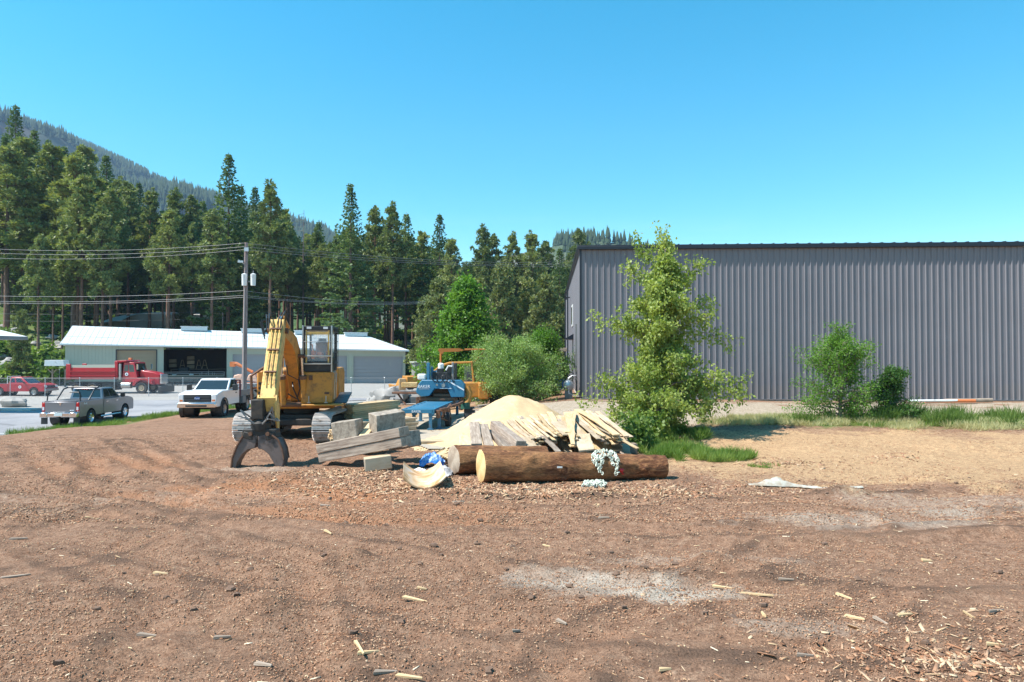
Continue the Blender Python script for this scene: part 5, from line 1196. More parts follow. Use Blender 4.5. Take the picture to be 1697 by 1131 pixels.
hs2.tube([(-.2, -2.3, 3.3), (-.15, -1.9, 2.4), (.2, -1.8, 2.2), (.3, -1.9, 2.7)], .022, 6).tube([(.1, -1.5, 2.5), (.25, -1.75, 1.9), (.1, -1.5, 1.5), (-.2, -1.6, 1.7)], .025, 6).tube([(-.1, -1.4, 2.3), (.0, -1.7, 1.9), (.2, -1.6, 1.4)], .025, 6)
up_(hs2).build('hydraulic_hoses', M['hose'], ex)
# grapple: rotator, head and two curved tines, standing on the ground
def gp(px, py, Y): return Vector((at(px, Y) - EX, Y - EY, zat(py, Y) - ez))
GY = 19.35
gh = gp(434, 700, GY)
up2 = RU @ Vector((.17, -6.72, 1.3))
gph = MB().cyl(tuple(up2), (gh.x, gh.y, gh.z + .12), .13, n=12).lathe([(.0, .0), (0, .25), (.22, .27), (.25, .2), (.4, .16), (.42, 0)], (gh.x, gh.y, gh.z - .22), 'z', 18).box((gh.x, gh.y, gh.z - .28), (.95, .36, .2)).box((gh.x - .05, gh.y - .06, gh.z + .38), (.34, .3, .55)).box((gh.x - .3, gh.y, gh.z - .36), (.3, .42, .18), (0, .3, 0)).box((gh.x + .34, gh.y, gh.z - .36), (.3, .42, .18), (0, -.3, 0))
ghd = gph.build('grapple_head', TD, ex, bevel=.02)
for xx in (-.22, .26): MB().cyl((gh.x + xx, gh.y - .26, gh.z - .3), (gh.x + xx, gh.y + .26, gh.z - .3), .055, n=12).build('pin', M['rust'], ghd)
for xs_, ox in (([(432, 722), (420, 716), (408, 721), (398, 738), (391, 756), (389, 774), (396, 775), (399, 764), (406, 752), (416, 744), (428, 741)], -1), ([(432, 722), (446, 718), (456, 720), (466, 727), (473, 743), (476, 760), (472, 775), (463, 774), (457, 763), (450, 751), (441, 744), (432, 741)], 1)):
    pl = [(gp(a, b_, GY).x, gp(a, b_, GY).z) for a, b_ in xs_]
    tn = MB().prism(pl, GY - EY - .19, GY - EY + .19, 'y').build('grapple_tine', M['grapple'], ex, bevel=.02)
    ed = [(x_, z_) for x_, z_ in pl[2:6]]
    MB().tube([(a, GY - EY - .2, b_) for a, b_ in ed], .03, 6).tube([(a, GY - EY + .2, b_) for a, b_ in ed], .03, 6).build('tine_edge', M['rust'], tn)
gw = MB()
for q in range(5):
    s_ = (-1) ** q; gw.tube([up2 + Vector((.05 * s_, -.12, .2)), up2 + Vector((.28 * s_ + .04 * q, -.3, -.05)), gh + Vector((.42 * s_ - .03 * q, -.34, .45 - .08 * q)), gh + Vector((.25 * s_, -.3, .1)), gh + Vector((.08 * s_, -.2, -.05))], .026 if q < 3 else .017, 6)
gw.build('grapple_hoses', M['mgrey'], ghd)

# ------------------------------------------------------------------ road vehicles  (local: +x forward, z up, origin on the ground)
def quadface(mb, c, u0, u1, v0, v1, off):
    c = [Vector(p) for p in c]; n = (c[1] - c[0]).cross(c[3] - c[0]).normalized() * off
    f = lambda u, v: c[0].lerp(c[1], u).lerp(c[3].lerp(c[2], u), v) + n
    mb.poly([f(u0, v0), f(u1, v0), f(u1, v1), f(u0, v1)])
def wheel(par, x, y, r, w_, rimm, side, rimr=.6, hubm=None, name='wheel'):
    h = w_ / 2
    wl = MB().lathe([(-h * .8, r * .55), (-h, r * .68), (-h, r * .92), (-h * .8, r), (h * .8, r), (h, r * .92), (h, r * .68), (h * .8, r * .55)], (x, y, r), 'y', 24).build(name, M['rubber'], par)
    s = side; rb_ = MB().lathe([(s * h * .30, 0.001), (s * h * .35, r * rimr * .55), (s * h * .75, r * rimr * .8), (s * h * .95, r * rimr), (-s * h * .8, r * rimr * 1.0), (-s * h * .8, .001)], (x, y, r), 'y', 20)
    for k in range(6):
        a = k * PI / 3; rb_.box((x + math.cos(a) * r * rimr * .55, y + s * h * .72, r + math.sin(a) * r * rimr * .55), (.05, .03, r * rimr * .85), Matrix.Rotation(-a + PI / 2, 3, 'Y'))
    rb_.cyl((x, y + s * h * .3, r), (x, y + s * h * .95, r), r * .16, n=12)
    rb_.build('rim', rimm, wl); return wl
def archline(x0, x1, zb, arches, n=8):
    """points along the lower body edge from x0 to x1 (increasing) with wheel arches cut in"""
    P = [(x0, zb)]
    for (cx, r, zc) in arches:
        a0 = math.asin(max(-1, min(1, (zb - zc) / r)))
        for i in range(n + 1): a = PI - a0 - (PI - 2 * a0) * i / n; P.append((cx + math.cos(a) * r, zc + math.sin(a) * r))
    P.append((x1, zb)); return P
def cabin(par, name, base, topc, paint, glassm, wins, bev=.05):
    """base/topc: 4 corners each rear-right, front-right, front-left, rear-left"""
    mb = MB().hexa(base, topc); cb_ = mb.build(name, paint, par, bevel=bev)
    b_, t_ = base, topc
    faces = {'right': [b_[0], b_[1], t_[1], t_[0]], 'front': [b_[1], b_[2], t_[2], t_[1]], 'left': [b_[2], b_[3], t_[3], t_[2]], 'rear': [b_[3], b_[0], t_[0], t_[3]]}
    for (f, u0, u1, v0, v1, nm) in wins:
        m_ = MB(); quadface(m_, faces[f], u0, u1, v0, v1, .006); m_.build(nm, glassm, cb_, smooth=0)
    return cb_
def pickup(root, Lg, W, H, belt, bedh, zb, wr, ww, ax_r, ax_f, hood_x, cab_x0, cab_x1, ws_x, paint, rimm, hoodz, bed=True, tw=.74, arch=1.18, rimr=.6, frontlow=.0, wins=None, flare=None):
    hw = W / 2; xr, xfr = -Lg / 2, Lg / 2
    A = [(ax_r, wr * arch, wr + .02), (ax_f, wr * arch, wr + .02)]
    # front clip, doors and rocker as one side profile
    x0 = xr if bed else cab_x0
    P = archline(x0, xfr - .04, zb, A if bed else A[1:])
    P += [(xfr, zb + .12), (xfr, hoodz - .22), (xfr - .12, hoodz - .07), (hood_x, hoodz + .06), (ws_x, belt), (cab_x0, belt)]
    if bed: P += [(cab_x0 - .02, bedh), (xr, bedh), (xr - .0, zb + .2)]
    MB().prism(P, -hw, hw, 'y').build('body', paint, root, bevel=.035)
    inset = .15; t0, t1 = tw, H
    base = [(cab_x0 + .03, -hw + .04, belt - .02), (ws_x + .03, -hw + .04, belt - .02), (ws_x + .03, hw - .04, belt - .02), (cab_x0 + .03, hw - .04, belt - .02)]
    tp = [(cab_x0 + .16, -hw + inset + .03, H), (cab_x1, -hw + inset + .03, H), (cab_x1, hw - inset - .03, H), (cab_x0 + .16, hw - inset - .03, H)]
    cabin(root, 'cab', base, tp, paint, M['glass'], wins)
    for s in (-1, 1):
        for cx in (ax_r, ax_f): wheel(root, cx, s * (hw - ww / 2 + (.02 if flare is None else .05)), wr, ww, rimm, s, rimr)
    MB().box((0, 0, zb + .1), (Lg * .86, W * .55, .22)).cyl((ax_r, -hw * .7, wr), (ax_r, hw * .7, wr), .06).cyl((ax_f, -hw * .7, wr), (ax_f, hw * .7, wr), .05).build('chassis', M['black'], root)
    for s in (-1, 1):
        for cx in (ax_r, ax_f):
            if not bed and cx == ax_r: continue
            MB().lathe([(-.28, wr * arch - .01), (.28, wr * arch - .01)], (cx, s * (hw - .29), wr + .02), 'y', 20).build('wheel_well', M['black'], root, smooth=60)
        MB().tube([(cab_x0, s * (hw + .012), zb + .03), (cab_x0 + .01, s * (hw + .012), belt - .03)], .008, 4).build('door_seam', M['black'], root)
    return hw, xr, xfr
# silver pickup seen from behind
x0, y0 = -23.95 - .98, 40.5
sv = empty('pickup_truck', (x0, y0, g1(x0, y0, 0) + .035), R(93.5), 'silver crew cab pickup with black bed rack seen from behind', 'pickup truck')
hw, xr, xfr = pickup(sv, 6.0, 2.0, 2.0, 1.36, 1.38, .52, .42, .3, -1.85, 1.95, 2.3, -.55, .75, 1.45, M['silver'], M['chrome'], 1.30,
   wins=[('rear', .08, .92, .18, .88, 'rear_window'), ('right', .07, .42, .2, .86, 'side_window'), ('right', .46, .88, .2, .86, 'side_window'), ('left', .12, .54, .2, .86, 'side_window'), ('left', .58, .93, .2, .86, 'side_window'), ('front', .06, .94, .1, .92, 'windscreen')])
MB().box((-1.75, 0, 1.385), (2.2, 1.62, .02)).build('bed_cover', M['dgrey'], sv)
tg = MB().box((xr - .02, 0, 1.08), (.06, 1.62, .56)).build('tailgate', M['silver'], sv, bevel=.02)
MB().box((xr - .055, .0, 1.22), (.012, .05, .12)).box((xr - .055, -.04, 1.30), (.012, .05, .06), (.5, 0, 0)).box((xr - .055, .04, 1.30), (.012, .05, .06), (-.5, 0, 0)).build('emblem', M['chrome'], tg)
MB().box((xr - .055, -.55, .90), (.012, .09, .04)).box((xr - .055, -.67, .90), (.012, .09, .04)).build('badge', M['letter'], tg)
MB().box((xr + .02, 0, 1.40), (.1, 1.7, .05)).build('spoiler_lip', M['silver'], tg, bevel=.01)
for s in (-1, 1):
    tl_ = MB().box((xr - .005, s * .90, 1.08), (.07, .17, .48)).build('tail_lamp', M['redl'], sv, bevel=.02); MB().box((xr - .045, s * .90, 1.0), (.012, .10, .18)).build('reverse_lamp', M['whitel'], tl_)
bp = MB().box((xr - .12, 0, .66), (.24, 1.95, .24)).box((xr - .14, .78, .66), (.26, .4, .27)).box((xr - .14, -.78, .66), (.26, .4, .27)).build('rear_bumper', M['chrome'], sv, bevel=.03)
MB().box((xr - .25, 0, .70), (.03, .42, .18)).build('number_plate', M['white'], bp); MB().box((xr - .22, 0, .50), (.2, .14, .12)).build('hitch', M['black'], bp)
for s in (-1, 1):
    rk_ = MB().tube([(-2.75, s * .88, 1.38), (-2.72, s * .86, 1.72), (-2.72, s * .80, 1.86)], .035, 6).tube([(-1.9, s * .88, 1.38), (-1.25, s * .86, 1.98), (-.8, s * .84, 2.06)], .045, 6)
    rk_.build('rack_post', M['black'], sv)
    MB().box((xr - .02, s * .85, .36), (.02, .34, .42)).build('mud_flap', M['black'], sv)
    MB().tube([(-1.0, s * 1.06, .40), (1.25, s * 1.06, .40)], .05, 8).build('running_board', M['chrome'], sv)
    MB().box((1.28, s * 1.18, 1.50), (.12, .24, .26)).tube([(1.2, s * .95, 1.42), (1.26, s * 1.12, 1.46)], .025, 6).build('door_mirror', M['black'], sv, bevel=.03)
    for hx in (-.15, .95): MB().box((hx, s * 1.006, 1.20), (.2, .03, .045)).build('door_handle', M['chrome'], sv)
MB().tube([(-.85, -.84, 2.06), (-.85, .84, 2.06)], .045, 6).tube([(-2.72, -.80, 1.86), (-2.72, -.3, 1.88)], .03, 6).build('rack_bar', M['black'], sv)
MB().box((-.66, 0, 1.95), (.05, .34, .045)).build('brake_lamp', M['redl'], sv)
text(sv, 'side_decal', '4x4', .22, M['letter'], (-2.45, -1.006, 1.16), (PI / 2, 0, 0))
# white flatbed truck facing the camera
x0, y0 = -17.05, 39.7; gzw = g1(x0, y0)
wt = empty('flatbed_truck', (x0, y0, gzw), R(-86), 'white work truck with grey flatbed facing the camera', 'truck')
wt.rotation_euler.y = R(-.3)
hw, xr, xfr = pickup(wt, 6.2, 2.02, 2.03, 1.42, 1.3, .58, .43, .3, -1.95, 2.02, 2.2, -.55, .45, 1.25, M['whitep'], M['steel'], 1.38, bed=False, wins=[('front', .05, .95, .06, .86, 'windscreen'), ('left', .10, .60, .2, .88, 'side_window'), ('left', .64, .92, .2, .88, 'side_window'), ('right', .08, .36, .2, .88, 'side_window'), ('right', .4, .9, .2, .88, 'side_window'), ('rear', .2, .8, .2, .8, 'rear_window')], flare=1)
gr = MB().box((xfr + .015, 0, 1.06), (.06, 1.42, .40)).build('grille', M['black'], wt, bevel=.02)
MB().box((xfr + .05, 0, 1.13), (.03, 1.3, .05)).box((xfr + .05, 0, .99), (.03, 1.3, .05)).build('grille_bar', M['dgrey'], gr)
eb = MB().lathe([(.0, .0), (.0, .155), (.03, .14), (.03, 0)], (0, 0, 0), 'x', 24).build('oval_emblem', pm('emblem_blue', (.03, .09, .28), .3, 0, .05), gr); eb.location = (xfr + .065, 0, 1.06); eb.scale = (1, 1.05, .52)
text(gr, 'badge_lettering', 'Ford', .13, M['letter'], (xfr + .10, 0, 1.02), (PI / 2, 0, PI / 2))
bn = MB()
for k in range(11):   # the banner on the windscreen is too small in the photograph to read: broken white strokes
    yy = -.66 + k * .12; bn.box((.0, yy, 0), (.004, .07 + .02 * (k % 3), .075)); 
bno = bn.build('windscreen_banner', M['letter'], wt); bno.location = (.615, 0, 1.90); bno.rotation_euler = (0, -R(52.5), 0)
fb = MB().box((xfr + .10, 0, .70), (.24, 2.0, .26)).build('front_bumper', M['chrome'], wt, bevel=.04); MB().box((xfr + .225, 0, .66), (.02, 1.1, .10)).build('bumper_slot', M['black'], fb)
for s in (-1, 1):
    hl = MB().box((xfr - .02, s * .86, 1.06), (.14, .26, .42)).build('headlight', M['whitel'], wt, bevel=.03); MB().box((xfr + .052, s * .84, .94), (.012, .16, .1)).build('indicator', M['orange'], hl)
    MB().lathe([(-.16, .53), (-.16, .60), (.05, .60), (.05, .53)], (2.02, s * (hw - .0), .45), 'y', 20).build('fender_flare', M['black'], wt)
    MB().box((.98, s * 1.26, 1.55), (.14, .26, .34)).tube([(.9, s * .95, 1.5), (.96, s * 1.16, 1.5)], .03, 6).build('door_mirror', M['black'], wt, bevel=.03)
    MB().box((.05, s * 1.018, 1.22), (.2, .03, .05)).build('door_handle', M['black'], wt)
    MB().box((-1.15, s * .98, .74), (.6, .28, .42)).build('tool_box', M['mgrey'], wt, bevel=.015)
    MB().box((-1.95, s * 1.05, 1.16), (2.5, .04, .34)).build('bed_side', M['mgrey'], wt, bevel=.01)
    wheel(wt, -1.95, s * .58, .43, .28, M['steel'], s)
MB().box((-1.95, 0, .99), (2.6, 2.14, .1)).build('flatbed', M['mgrey'], wt, bevel=.02)
hr = MB().box((-.68, -1.0, 1.45), (.07, .08, .95)).box((-.68, 1.0, 1.45), (.07, .08, .95)).box((-.68, 0, 1.9), (.07, 2.0, .07))
for k in range(6): hr.box((-.68, -.8 + k * .32, 1.45), (.04, .05, .9))
hr.build('headache_rack', pm('dark_red_frame', (.10, .012, .02), .5), wt)
ra = MB().tube([(-1.2, .5, 1.05), (-.9, .6, 1.75), (-.85, .3, 1.5), (-1.1, 0, 1.1)], .04, 6).box((-1.15, .3, 1.25), (.3, .5, .4)).build('reel', M['red'], wt)
MB().box((-3.22, 0, .8), (.05, 2.1, .25)).build('rear_bar', M['mgrey'], wt)
# small red pickup behind the fence
x0, y0 = at(86, 63) - 2.6, 63.0
rp = empty('pickup_truck', (x0, y0, g1(x0, y0, 0)), R(-2), 'small red extended cab pickup parked behind the fence', 'pickup truck')
hw, xr, xfr = pickup(rp, 5.3, 1.78, 1.72, 1.12, 1.10, .42, .37, .25, -1.55, 1.68, 1.9, -.75, .35, 1.15, M['red'], M['steel'], 1.08, wins=[('right', .10, .34, .2, .86, 'side_window'), ('right', .42, .84, .2, .86, 'side_window'), ('left', .16, .58, .2, .86, 'side_window'), ('left', .66, .9, .2, .86, 'side_window'), ('front', .05, .95, .08, .92, 'windscreen'), ('rear', .08, .92, .2, .85, 'rear_window')])
MB().box((xfr + .06, 0, .55), (.16, 1.7, .2)).build('front_bumper', M['steel'], rp, bevel=.03); MB().box((xfr + .01, 0, .83), (.04, 1.0, .2)).build('grille', M['black'], rp)
for s in (-1, 1):
    MB().box((xfr - .03, s * .7, .85), (.12, .28, .2)).build('headlight', M['whitel'], rp, bevel=.02)
    d_ = MB().lathe([(0, 0), (0, .14), (.004, .14), (.004, 0)], (.38, s * .893, .82), 'y', 20).build('door_emblem', M['letter'], rp); MB().box((.38, s * .902, .82), (.10, .004, .10), (0, .78, 0)).build('emblem_mark', M['black'], d_)
    MB().box((.85, s * .98, 1.2), (.08, .16, .15)).build('door_mirror', M['black'], rp)
MB().tube([(-.85, -.8, 1.1), (-.85, -.8, 1.76), (-.85, .8, 1.76), (-.85, .8, 1.1)], .03, 6).build('rack_bar', M['white'], rp)
MB().box((-1.75, 0, 1.105), (1.7, 1.5, .02)).build('bed_liner', M['black'], rp)
# red dump truck
x0, y0 = at(202, 67), 67.0; 
dt = empty('dump_truck', (x0, y0, g1(x0, y0, 0)), R(-1), 'long red conventional dump truck parked before the garage', 'dump truck')
RD = M['red']; s67 = 67 / 1131.0
def dx(px): return (px - 202) * s67
def dz(py): return (654.5 - py) * s67
MB().prism([(dx(124), dz(631)), (dx(124), dz(612)), (dx(205), dz(612)), (dx(205), dz(631))], -1.2, 1.2, 'y').build('dump_bed', RD, dt, bevel=.03)
rbm = MB()
for z_ in (dz(630), dz(625), dz(618)): rbm.box(((dx(124) + dx(205)) / 2, -1.24, z_), (dx(205) - dx(124), .08, .10))
for k in range(9): rbm.box((dx(128 + k * 9.3), -1.235, dz(621.5)), (.35, .05, .035))
rbm.build('bed_rib', RD, dt)
MB().box((dx(127), -1.2, dz(619)), (.45, .14, 1.5)).box((dx(205), 0, dz(615)), (.3, 2.4, 1.6)).box((dx(127), 1.2, dz(619)), (.45, .14, 1.5)).build('bed_post', RD, dt, bevel=.03)
MB().box(((dx(131) + dx(203)) / 2, -1.17, dz(610.5)), (dx(203) - dx(131), .05, .30)).box(((dx(131) + dx(203)) / 2, 1.17, dz(610.5)), (dx(203) - dx(131), .05, .30)).build('side_board', M['garage'], dt)
MB().prism([(dx(203), dz(604)), (dx(203), dz(601)), (dx(221), dz(600)), (dx(223), dz(602)), (dx(210), dz(604))], -1.15, 1.15, 'y').build('cab_shield', RD, dt, bevel=.02)
MB().box((dx(217), 0, dz(599)), (.3, .3, .3)).build('beacon', M['orange'], dt, bevel=.04)
b0, b1 = dx(213), dx(240)
cabin(dt, 'cab', [(b0, -1.05, dz(636)), (b1, -1.05, dz(636)), (b1, 1.05, dz(636)), (b0, 1.05, dz(636))], [(b0 + .1, -.95, dz(603.5)), (b1 - .45, -.95, dz(603.5)), (b1 - .45, .95, dz(603.5)), (b0 + .1, .95, dz(603.5))], RD, M['glass'],
      [('right', .12, .42, .55, .86, 'side_window'), ('right', .5, .88, .52, .88, 'side_window'), ('left', .12, .5, .52, .88, 'side_window'), ('front', .06, .94, .55, .93, 'windscreen'), ('rear', .2, .8, .55, .85, 'rear_window')])
MB().prism([(b1 - .15, dz(640)), (b1 - .1, dz(616.5)), (dx(262), dz(620)), (dx(271), dz(624)), (dx(272), dz(640))], -.62, .62, 'y').build('hood', RD, dt, bevel=.08)
for s in (-1, 1):
    MB().prism([(dx(231), dz(641)), (dx(233), dz(634)), (dx(240), dz(629.5)), (dx(252), dz(629)), (dx(263), dz(633)), (dx(266), dz(640)), (dx(260), dz(638)), (dx(255), dz(633.5)), (dx(245), dz(632.5)), (dx(238), dz(636)), (dx(235), dz(642))], s * .7, s * 1.18, 'y').build('front_fender', RD, dt, bevel=.03)
    wheel(dt, dx(246), s * 1.0, .54, .3, M['board'], s, .5)
    for px in (140, 166, 182): 
        if px != 182: wheel(dt, dx(px), s * .95, .54, .5, M['board'], s, .5)
    MB().cyl((dx(210.5), s * 1.06, dz(632)), (dx(210.5), s * 1.06, dz(606)), .13, n=12).build('exhaust_stack', M['steel'], dt)
    MB().cyl((dx(213), s * .92, dz(641)), (dx(228), s * .92, dz(641)), .30, n=16).build('fuel_tank', M['steel'], dt)
    MB().box((dx(241), s * 1.25, dz(611)), (.08, .2, .5)).build('door_mirror', M['chrome'], dt)
    d_ = MB().lathe([(0, 0), (0, .16), (.004, .16), (.004, 0)], (dx(221), s * 1.055 - .002, dz(623)), 'y', 20).build('door_emblem', M['letter'], dt); MB().box((dx(221), s * 1.066, dz(623)), (.12, .004, .12), (0, .78, 0)).build('emblem_mark', M['navy'], d_)
MB().box((dx(195), 0, dz(639)), (9.0, .9, .35)).box((dx(190), -.3, dz(645)), (1.1, 1.4, .5)).build('chassis', M['black'], dt)
MB().box((dx(273), 0, dz(631)), (.12, 1.2, .95)).build('radiator_grille', M['chrome'], dt, bevel=.02)
MB().box((dx(277), 0, dz(648)), (.35, 2.5, .6)).box((dx(272), 0, dz(645)), (.5, .8, .4)).build('plow_hitch', M['black'], dt, bevel=.03)
MB().box((dx(191), -.9, dz(647)), (.5, .06, .55)).build('mud_flap', M['white'], dt)
# orange drill / trailer group behind the pole
ox, oy = at(437, 70), 70
og = empty('orange_crane_trailer', (ox, oy, g1(ox, oy, 0)), 0, 'orange trailer machine with raised boom behind the utility pole', 'trailer')
s70 = 70 / 1131.
def q70(px, py, y=0): return ((px - 437) * s70, y, zat(py, 70) - g1(ox, oy, 0))
MB().tube([q70(385, 602), q70(392, 603), q70(404, 609), q70(419, 617)], [.14, .2, .12, .17], 8).box(q70(386, 604), (.5, .3, .5)).build('boom', M['orange'], og)
MB().prism([q70(389, 632)[::2], q70(392, 622)[::2], q70(400, 620)[::2], q70(405, 624)[::2], q70(407, 634)[::2]], -.6, .6, 'y').prism([q70(412, 630)[::2], q70(416, 621)[::2], q70(424, 619)[::2], q70(430, 626)[::2], q70(431, 634)[::2]], -.6, .6, 'y').build('hood', M['peach'], og, bevel=.08)
MB().box(q70(410, 637), (2.7, 1.2, .35)).box(q70(436, 630), (1.1, .9, .9)).tube([q70(430, 620), q70(433, 612), q70(436, 622)], .07, 6).build('engine_deck', M['orange'], og, bevel=.03)
for px in (398, 432): MB().lathe([(-.12, .2), (-.14, .42), (.14, .42), (.12, .2)], (q70(px, 640)[0], -.8, .42), 'y', 16).build('wheel', M['rubber'], og)
cx, cy = at(417, 58), 58; cr_ = empty('small_trailer', (cx, cy, g1(cx, cy, 0)), 0, 'small grey trailer with big wheel behind the flatbed truck', 'trailer')
MB().box((-.2, 0, 1.15), (1.7, 1.4, .5)).tube([(-1.0, -.75, .8), (-.55, -.75, 1.4), (.35, -.75, 1.4), (.6, -.75, .95)], .07, 6).build('body', M['mgrey'], cr_, bevel=.03)
wheel(cr_, 0, -.75, .45, .25, M['steel'], -1, .62); wheel(cr_, 0, .75, .45, .25, M['steel'], 1, .62); MB().tube([(-1.0, 0, .8), (-2.2, 0, .5)], .06, 6).build('drawbar', M['mgrey'], cr_)
# ------------------------------------------------------------------ portable sawmill
def W(px, py, Y): return Vector((at(px, Y), Y, zat(py, Y)))
BL, BW = M['blue'], M['bluew']
smz = g1(-3.6, 29, 0) + .05
sm = empty('sawmill', (-3.84, 27.8, smz), R(-4.5), 'blue portable band sawmill with long log bed and saw head', 'sawmill')
# local: x right, y back; bed 1.35 wide, 6.6 long
bd = MB().box((-.62, 3.3, .73), (.10, 6.6, .2)).box((.62, 3.3, .73), (.10, 6.6, .2)).box((0, .04, .75), (1.35, .08, .17)).box((0, 6.56, .75), (1.35, .08, .17))
for k in range(1, 9): bd.box((0, k * .74, .80), (1.2, .16, .05))
bd.box((0, 3.3, .79), (1.16, 6.4, .03)); bd.build('bed_frame', BL, sm, bevel=.008)
for (xx, yy) in ((-.66, .15), (-.28, .6), (.52, .1), (.8, .5), (-.6, 3.4), (.62, 3.4), (-.6, 6.3), (.62, 6.3)):
    MB().box((xx, yy, .36), (.13, .11, .72)).box((xx, yy, .02), (.26, .22, .04)).box((xx + .02, yy, .62), (.2, .14, .14)).build('leg', BW, sm, bevel=.006)
text(sm, 'bed_lettering', 'BAKER', .13, M['letter'], (-.05, -.012, .70), (PI / 2, 0, 0)); 
hm_ = MB()
for k in range(6): hm_.box((.78 + .06 * (k % 2), .4 + k * .42, .62 - .05 * (k % 3)), (.16, .22, .3))
hm_.tube([(.9, .2, .8), (.95, 1.6, .74), (.85, 3.0, .8)], .06, 6).tube([(.7, .3, .5), (1.05, .9, .3), (.8, 1.6, .5)], .03, 6).tube([(1.0, 2.2, .78), (1.15, 3.2, .80), (1.15, 4.6, .8)], .07, 6)
hm_.build('log_turner', M['rust'], sm, bevel=.01)
MB().lathe([(-.09, .1), (-.1, .30), (.1, .30), (.09, .1)], (1.05, 1.2, .32), 'x', 20).build('wheel', M['rubber'], sm)
MB().box((1.4, 5.2, .3), (.5, .4, .42)).build('battery_box', M['dgrey'], sm, bevel=.02)
bkt = MB().lathe([(0, 0), (0, .15), (.4, .19), (.4, .17)], (1.95, 3.2, 0), 'z', 16).build('bucket', M['dgrey'])
bkt.parent = None; bkt.matrix_world = Matrix.Translation((-3.84 + 1.7 + .15, 27.8 + 3.1, smz - .0)) @ Matrix.Translation((-1.95, -3.2, 0)); tag(bkt, 'dark grey bucket standing right of the sawmill bed', 'bucket')
# saw head: housing outline (x, z) octagonal with a throat cut
HY = 4.9
MB().box((.1, HY + .5, 1.22), (1.7, .3, .5)).box((.15, HY + .2, 1.10), (.9, .5, .14)).build('blade_guide', M['rust'], sm, bevel=.02)
HO = [(-1.12, 1.30), (-1.0, 1.62), (-.82, 1.84), (1.02, 1.84), (1.22, 1.62), (1.22, 1.02), (.58, 1.02), (.42, 1.42), (-.22, 1.42), (-.46, 1.08), (-.86, 1.04), (-1.08, 1.2)]
hd = MB().prism(HO, HY - .22, HY + .25, 'y').build('saw_head', BL, sm, bevel=.03)
text(hd, 'head_lettering', 'BAKER', .2, M['letter'], (-.72, HY - .235, 1.46), (PI / 2, 0, 0)); MB().box((-.72, HY - .226, 1.41), (.5, .004, .012)).box((.32, HY - .228, 1.44), (.56, .004, .03)).build('head_stripe', M['letter'], hd)
MB().prism([(.30, 1.84), (.42, 1.84), (1.20, 1.40), (1.20, 1.33)], HY - .232, HY - .223, 'y').build('white_stripe', M['letter'], hd)
MB().cyl((-.1, HY - .24, 1.60), (-.1, HY - .21, 1.60), .05, n=12).cyl((.22, HY - .28, 1.58), (.22, HY - .21, 1.58), .09, n=12).build('wheel_hub', M['steel'], hd)
MB().box((-.55, HY, 2.15), (.14, .2, 1.0)).box((-.42, HY + .25, 2.05), (.1, .2, .8)).build('mast', BL, sm, bevel=.01); MB().box((.62, HY + .1, 2.2), (.10, .2, .95)).build('mast', M['mgrey'], sm, bevel=.01); MB().box((.78, HY - .02, 2.2), (.10, .16, .9)).build('mast', M['black'], sm, bevel=.01)
eg = MB().box((.08, HY + .35, 2.0), (.9, .6, .4)).box((.0, HY + .2, 2.28), (.3, .3, .2)).cyl((.2, HY + .1, 1.95), (.2, HY - .12, 1.95), .13, n=14).box((.42, HY + .3, 2.3), (.22, .3, .3)).build('engine', M['black'], sm, bevel=.02)
MB().lathe([(0, 0), (0, .14), (.2, .15), (.26, .08), (.26, 0)], (.02, HY + .2, 2.38), 'z', 16).build('air_filter', M['white'], eg); MB().lathe([(0, 0), (0, .09), (.16, .09), (.16, 0)], (.02, HY + .2, 2.2), 'z', 14).build('fuel_filter', YL, eg)
MB().tube([(.3, HY, 2.3), (.42, HY - .05, 2.5), (.6, HY, 2.48)], .04, 6).build('elbow_duct', M['white'], eg)
MB().box((-.2, HY + .45, 2.05), (.6, .4, .42)).build('fuel_tank', BL, sm, bevel=.03); MB().box((-.86, HY, 1.98), (.4, .3, .28)).build('water_tank', M['white'], sm, bevel=.06)
hh_ = MB()
for k in range(5): hh_.tube([(-.4 + .25 * k, HY - .1, 2.0), (-.3 + .24 * k, HY - .34, 1.86 - .1 * (k % 2)), (-.1 + .2 * k, HY - .3, 1.72), (.0 + .2 * k, HY - .1, 1.9)], .025, 6)
hh_.build('hydraulic_hoses', M['hose'], sm)
MB().tube([(1.30, HY + .1, 1.5), (1.42, HY + .05, 1.2), (1.38, HY, .9), (1.3, HY - .1, .62)], [.15, .16, .15, .16], 12).build('sawdust_chute', YL, sm); MB().lathe([(0, .24), (.3, .2), (.3, .16)], (1.26, HY - .12, .48), 'z', 18).build('chute_hood', M['green'], sm)
MB().box((-.1, HY + .1, .93), (2.0, .4, .14)).box((-1.05, HY + .15, .7), (.16, .5, .6)).box((1.02, HY + .15, .7), (.16, .5, .6)).build('carriage', M['rust'], sm, bevel=.01)
LZ = pm('loose_offcut', (.35, .19, .09), .85, 0, .3, 3)
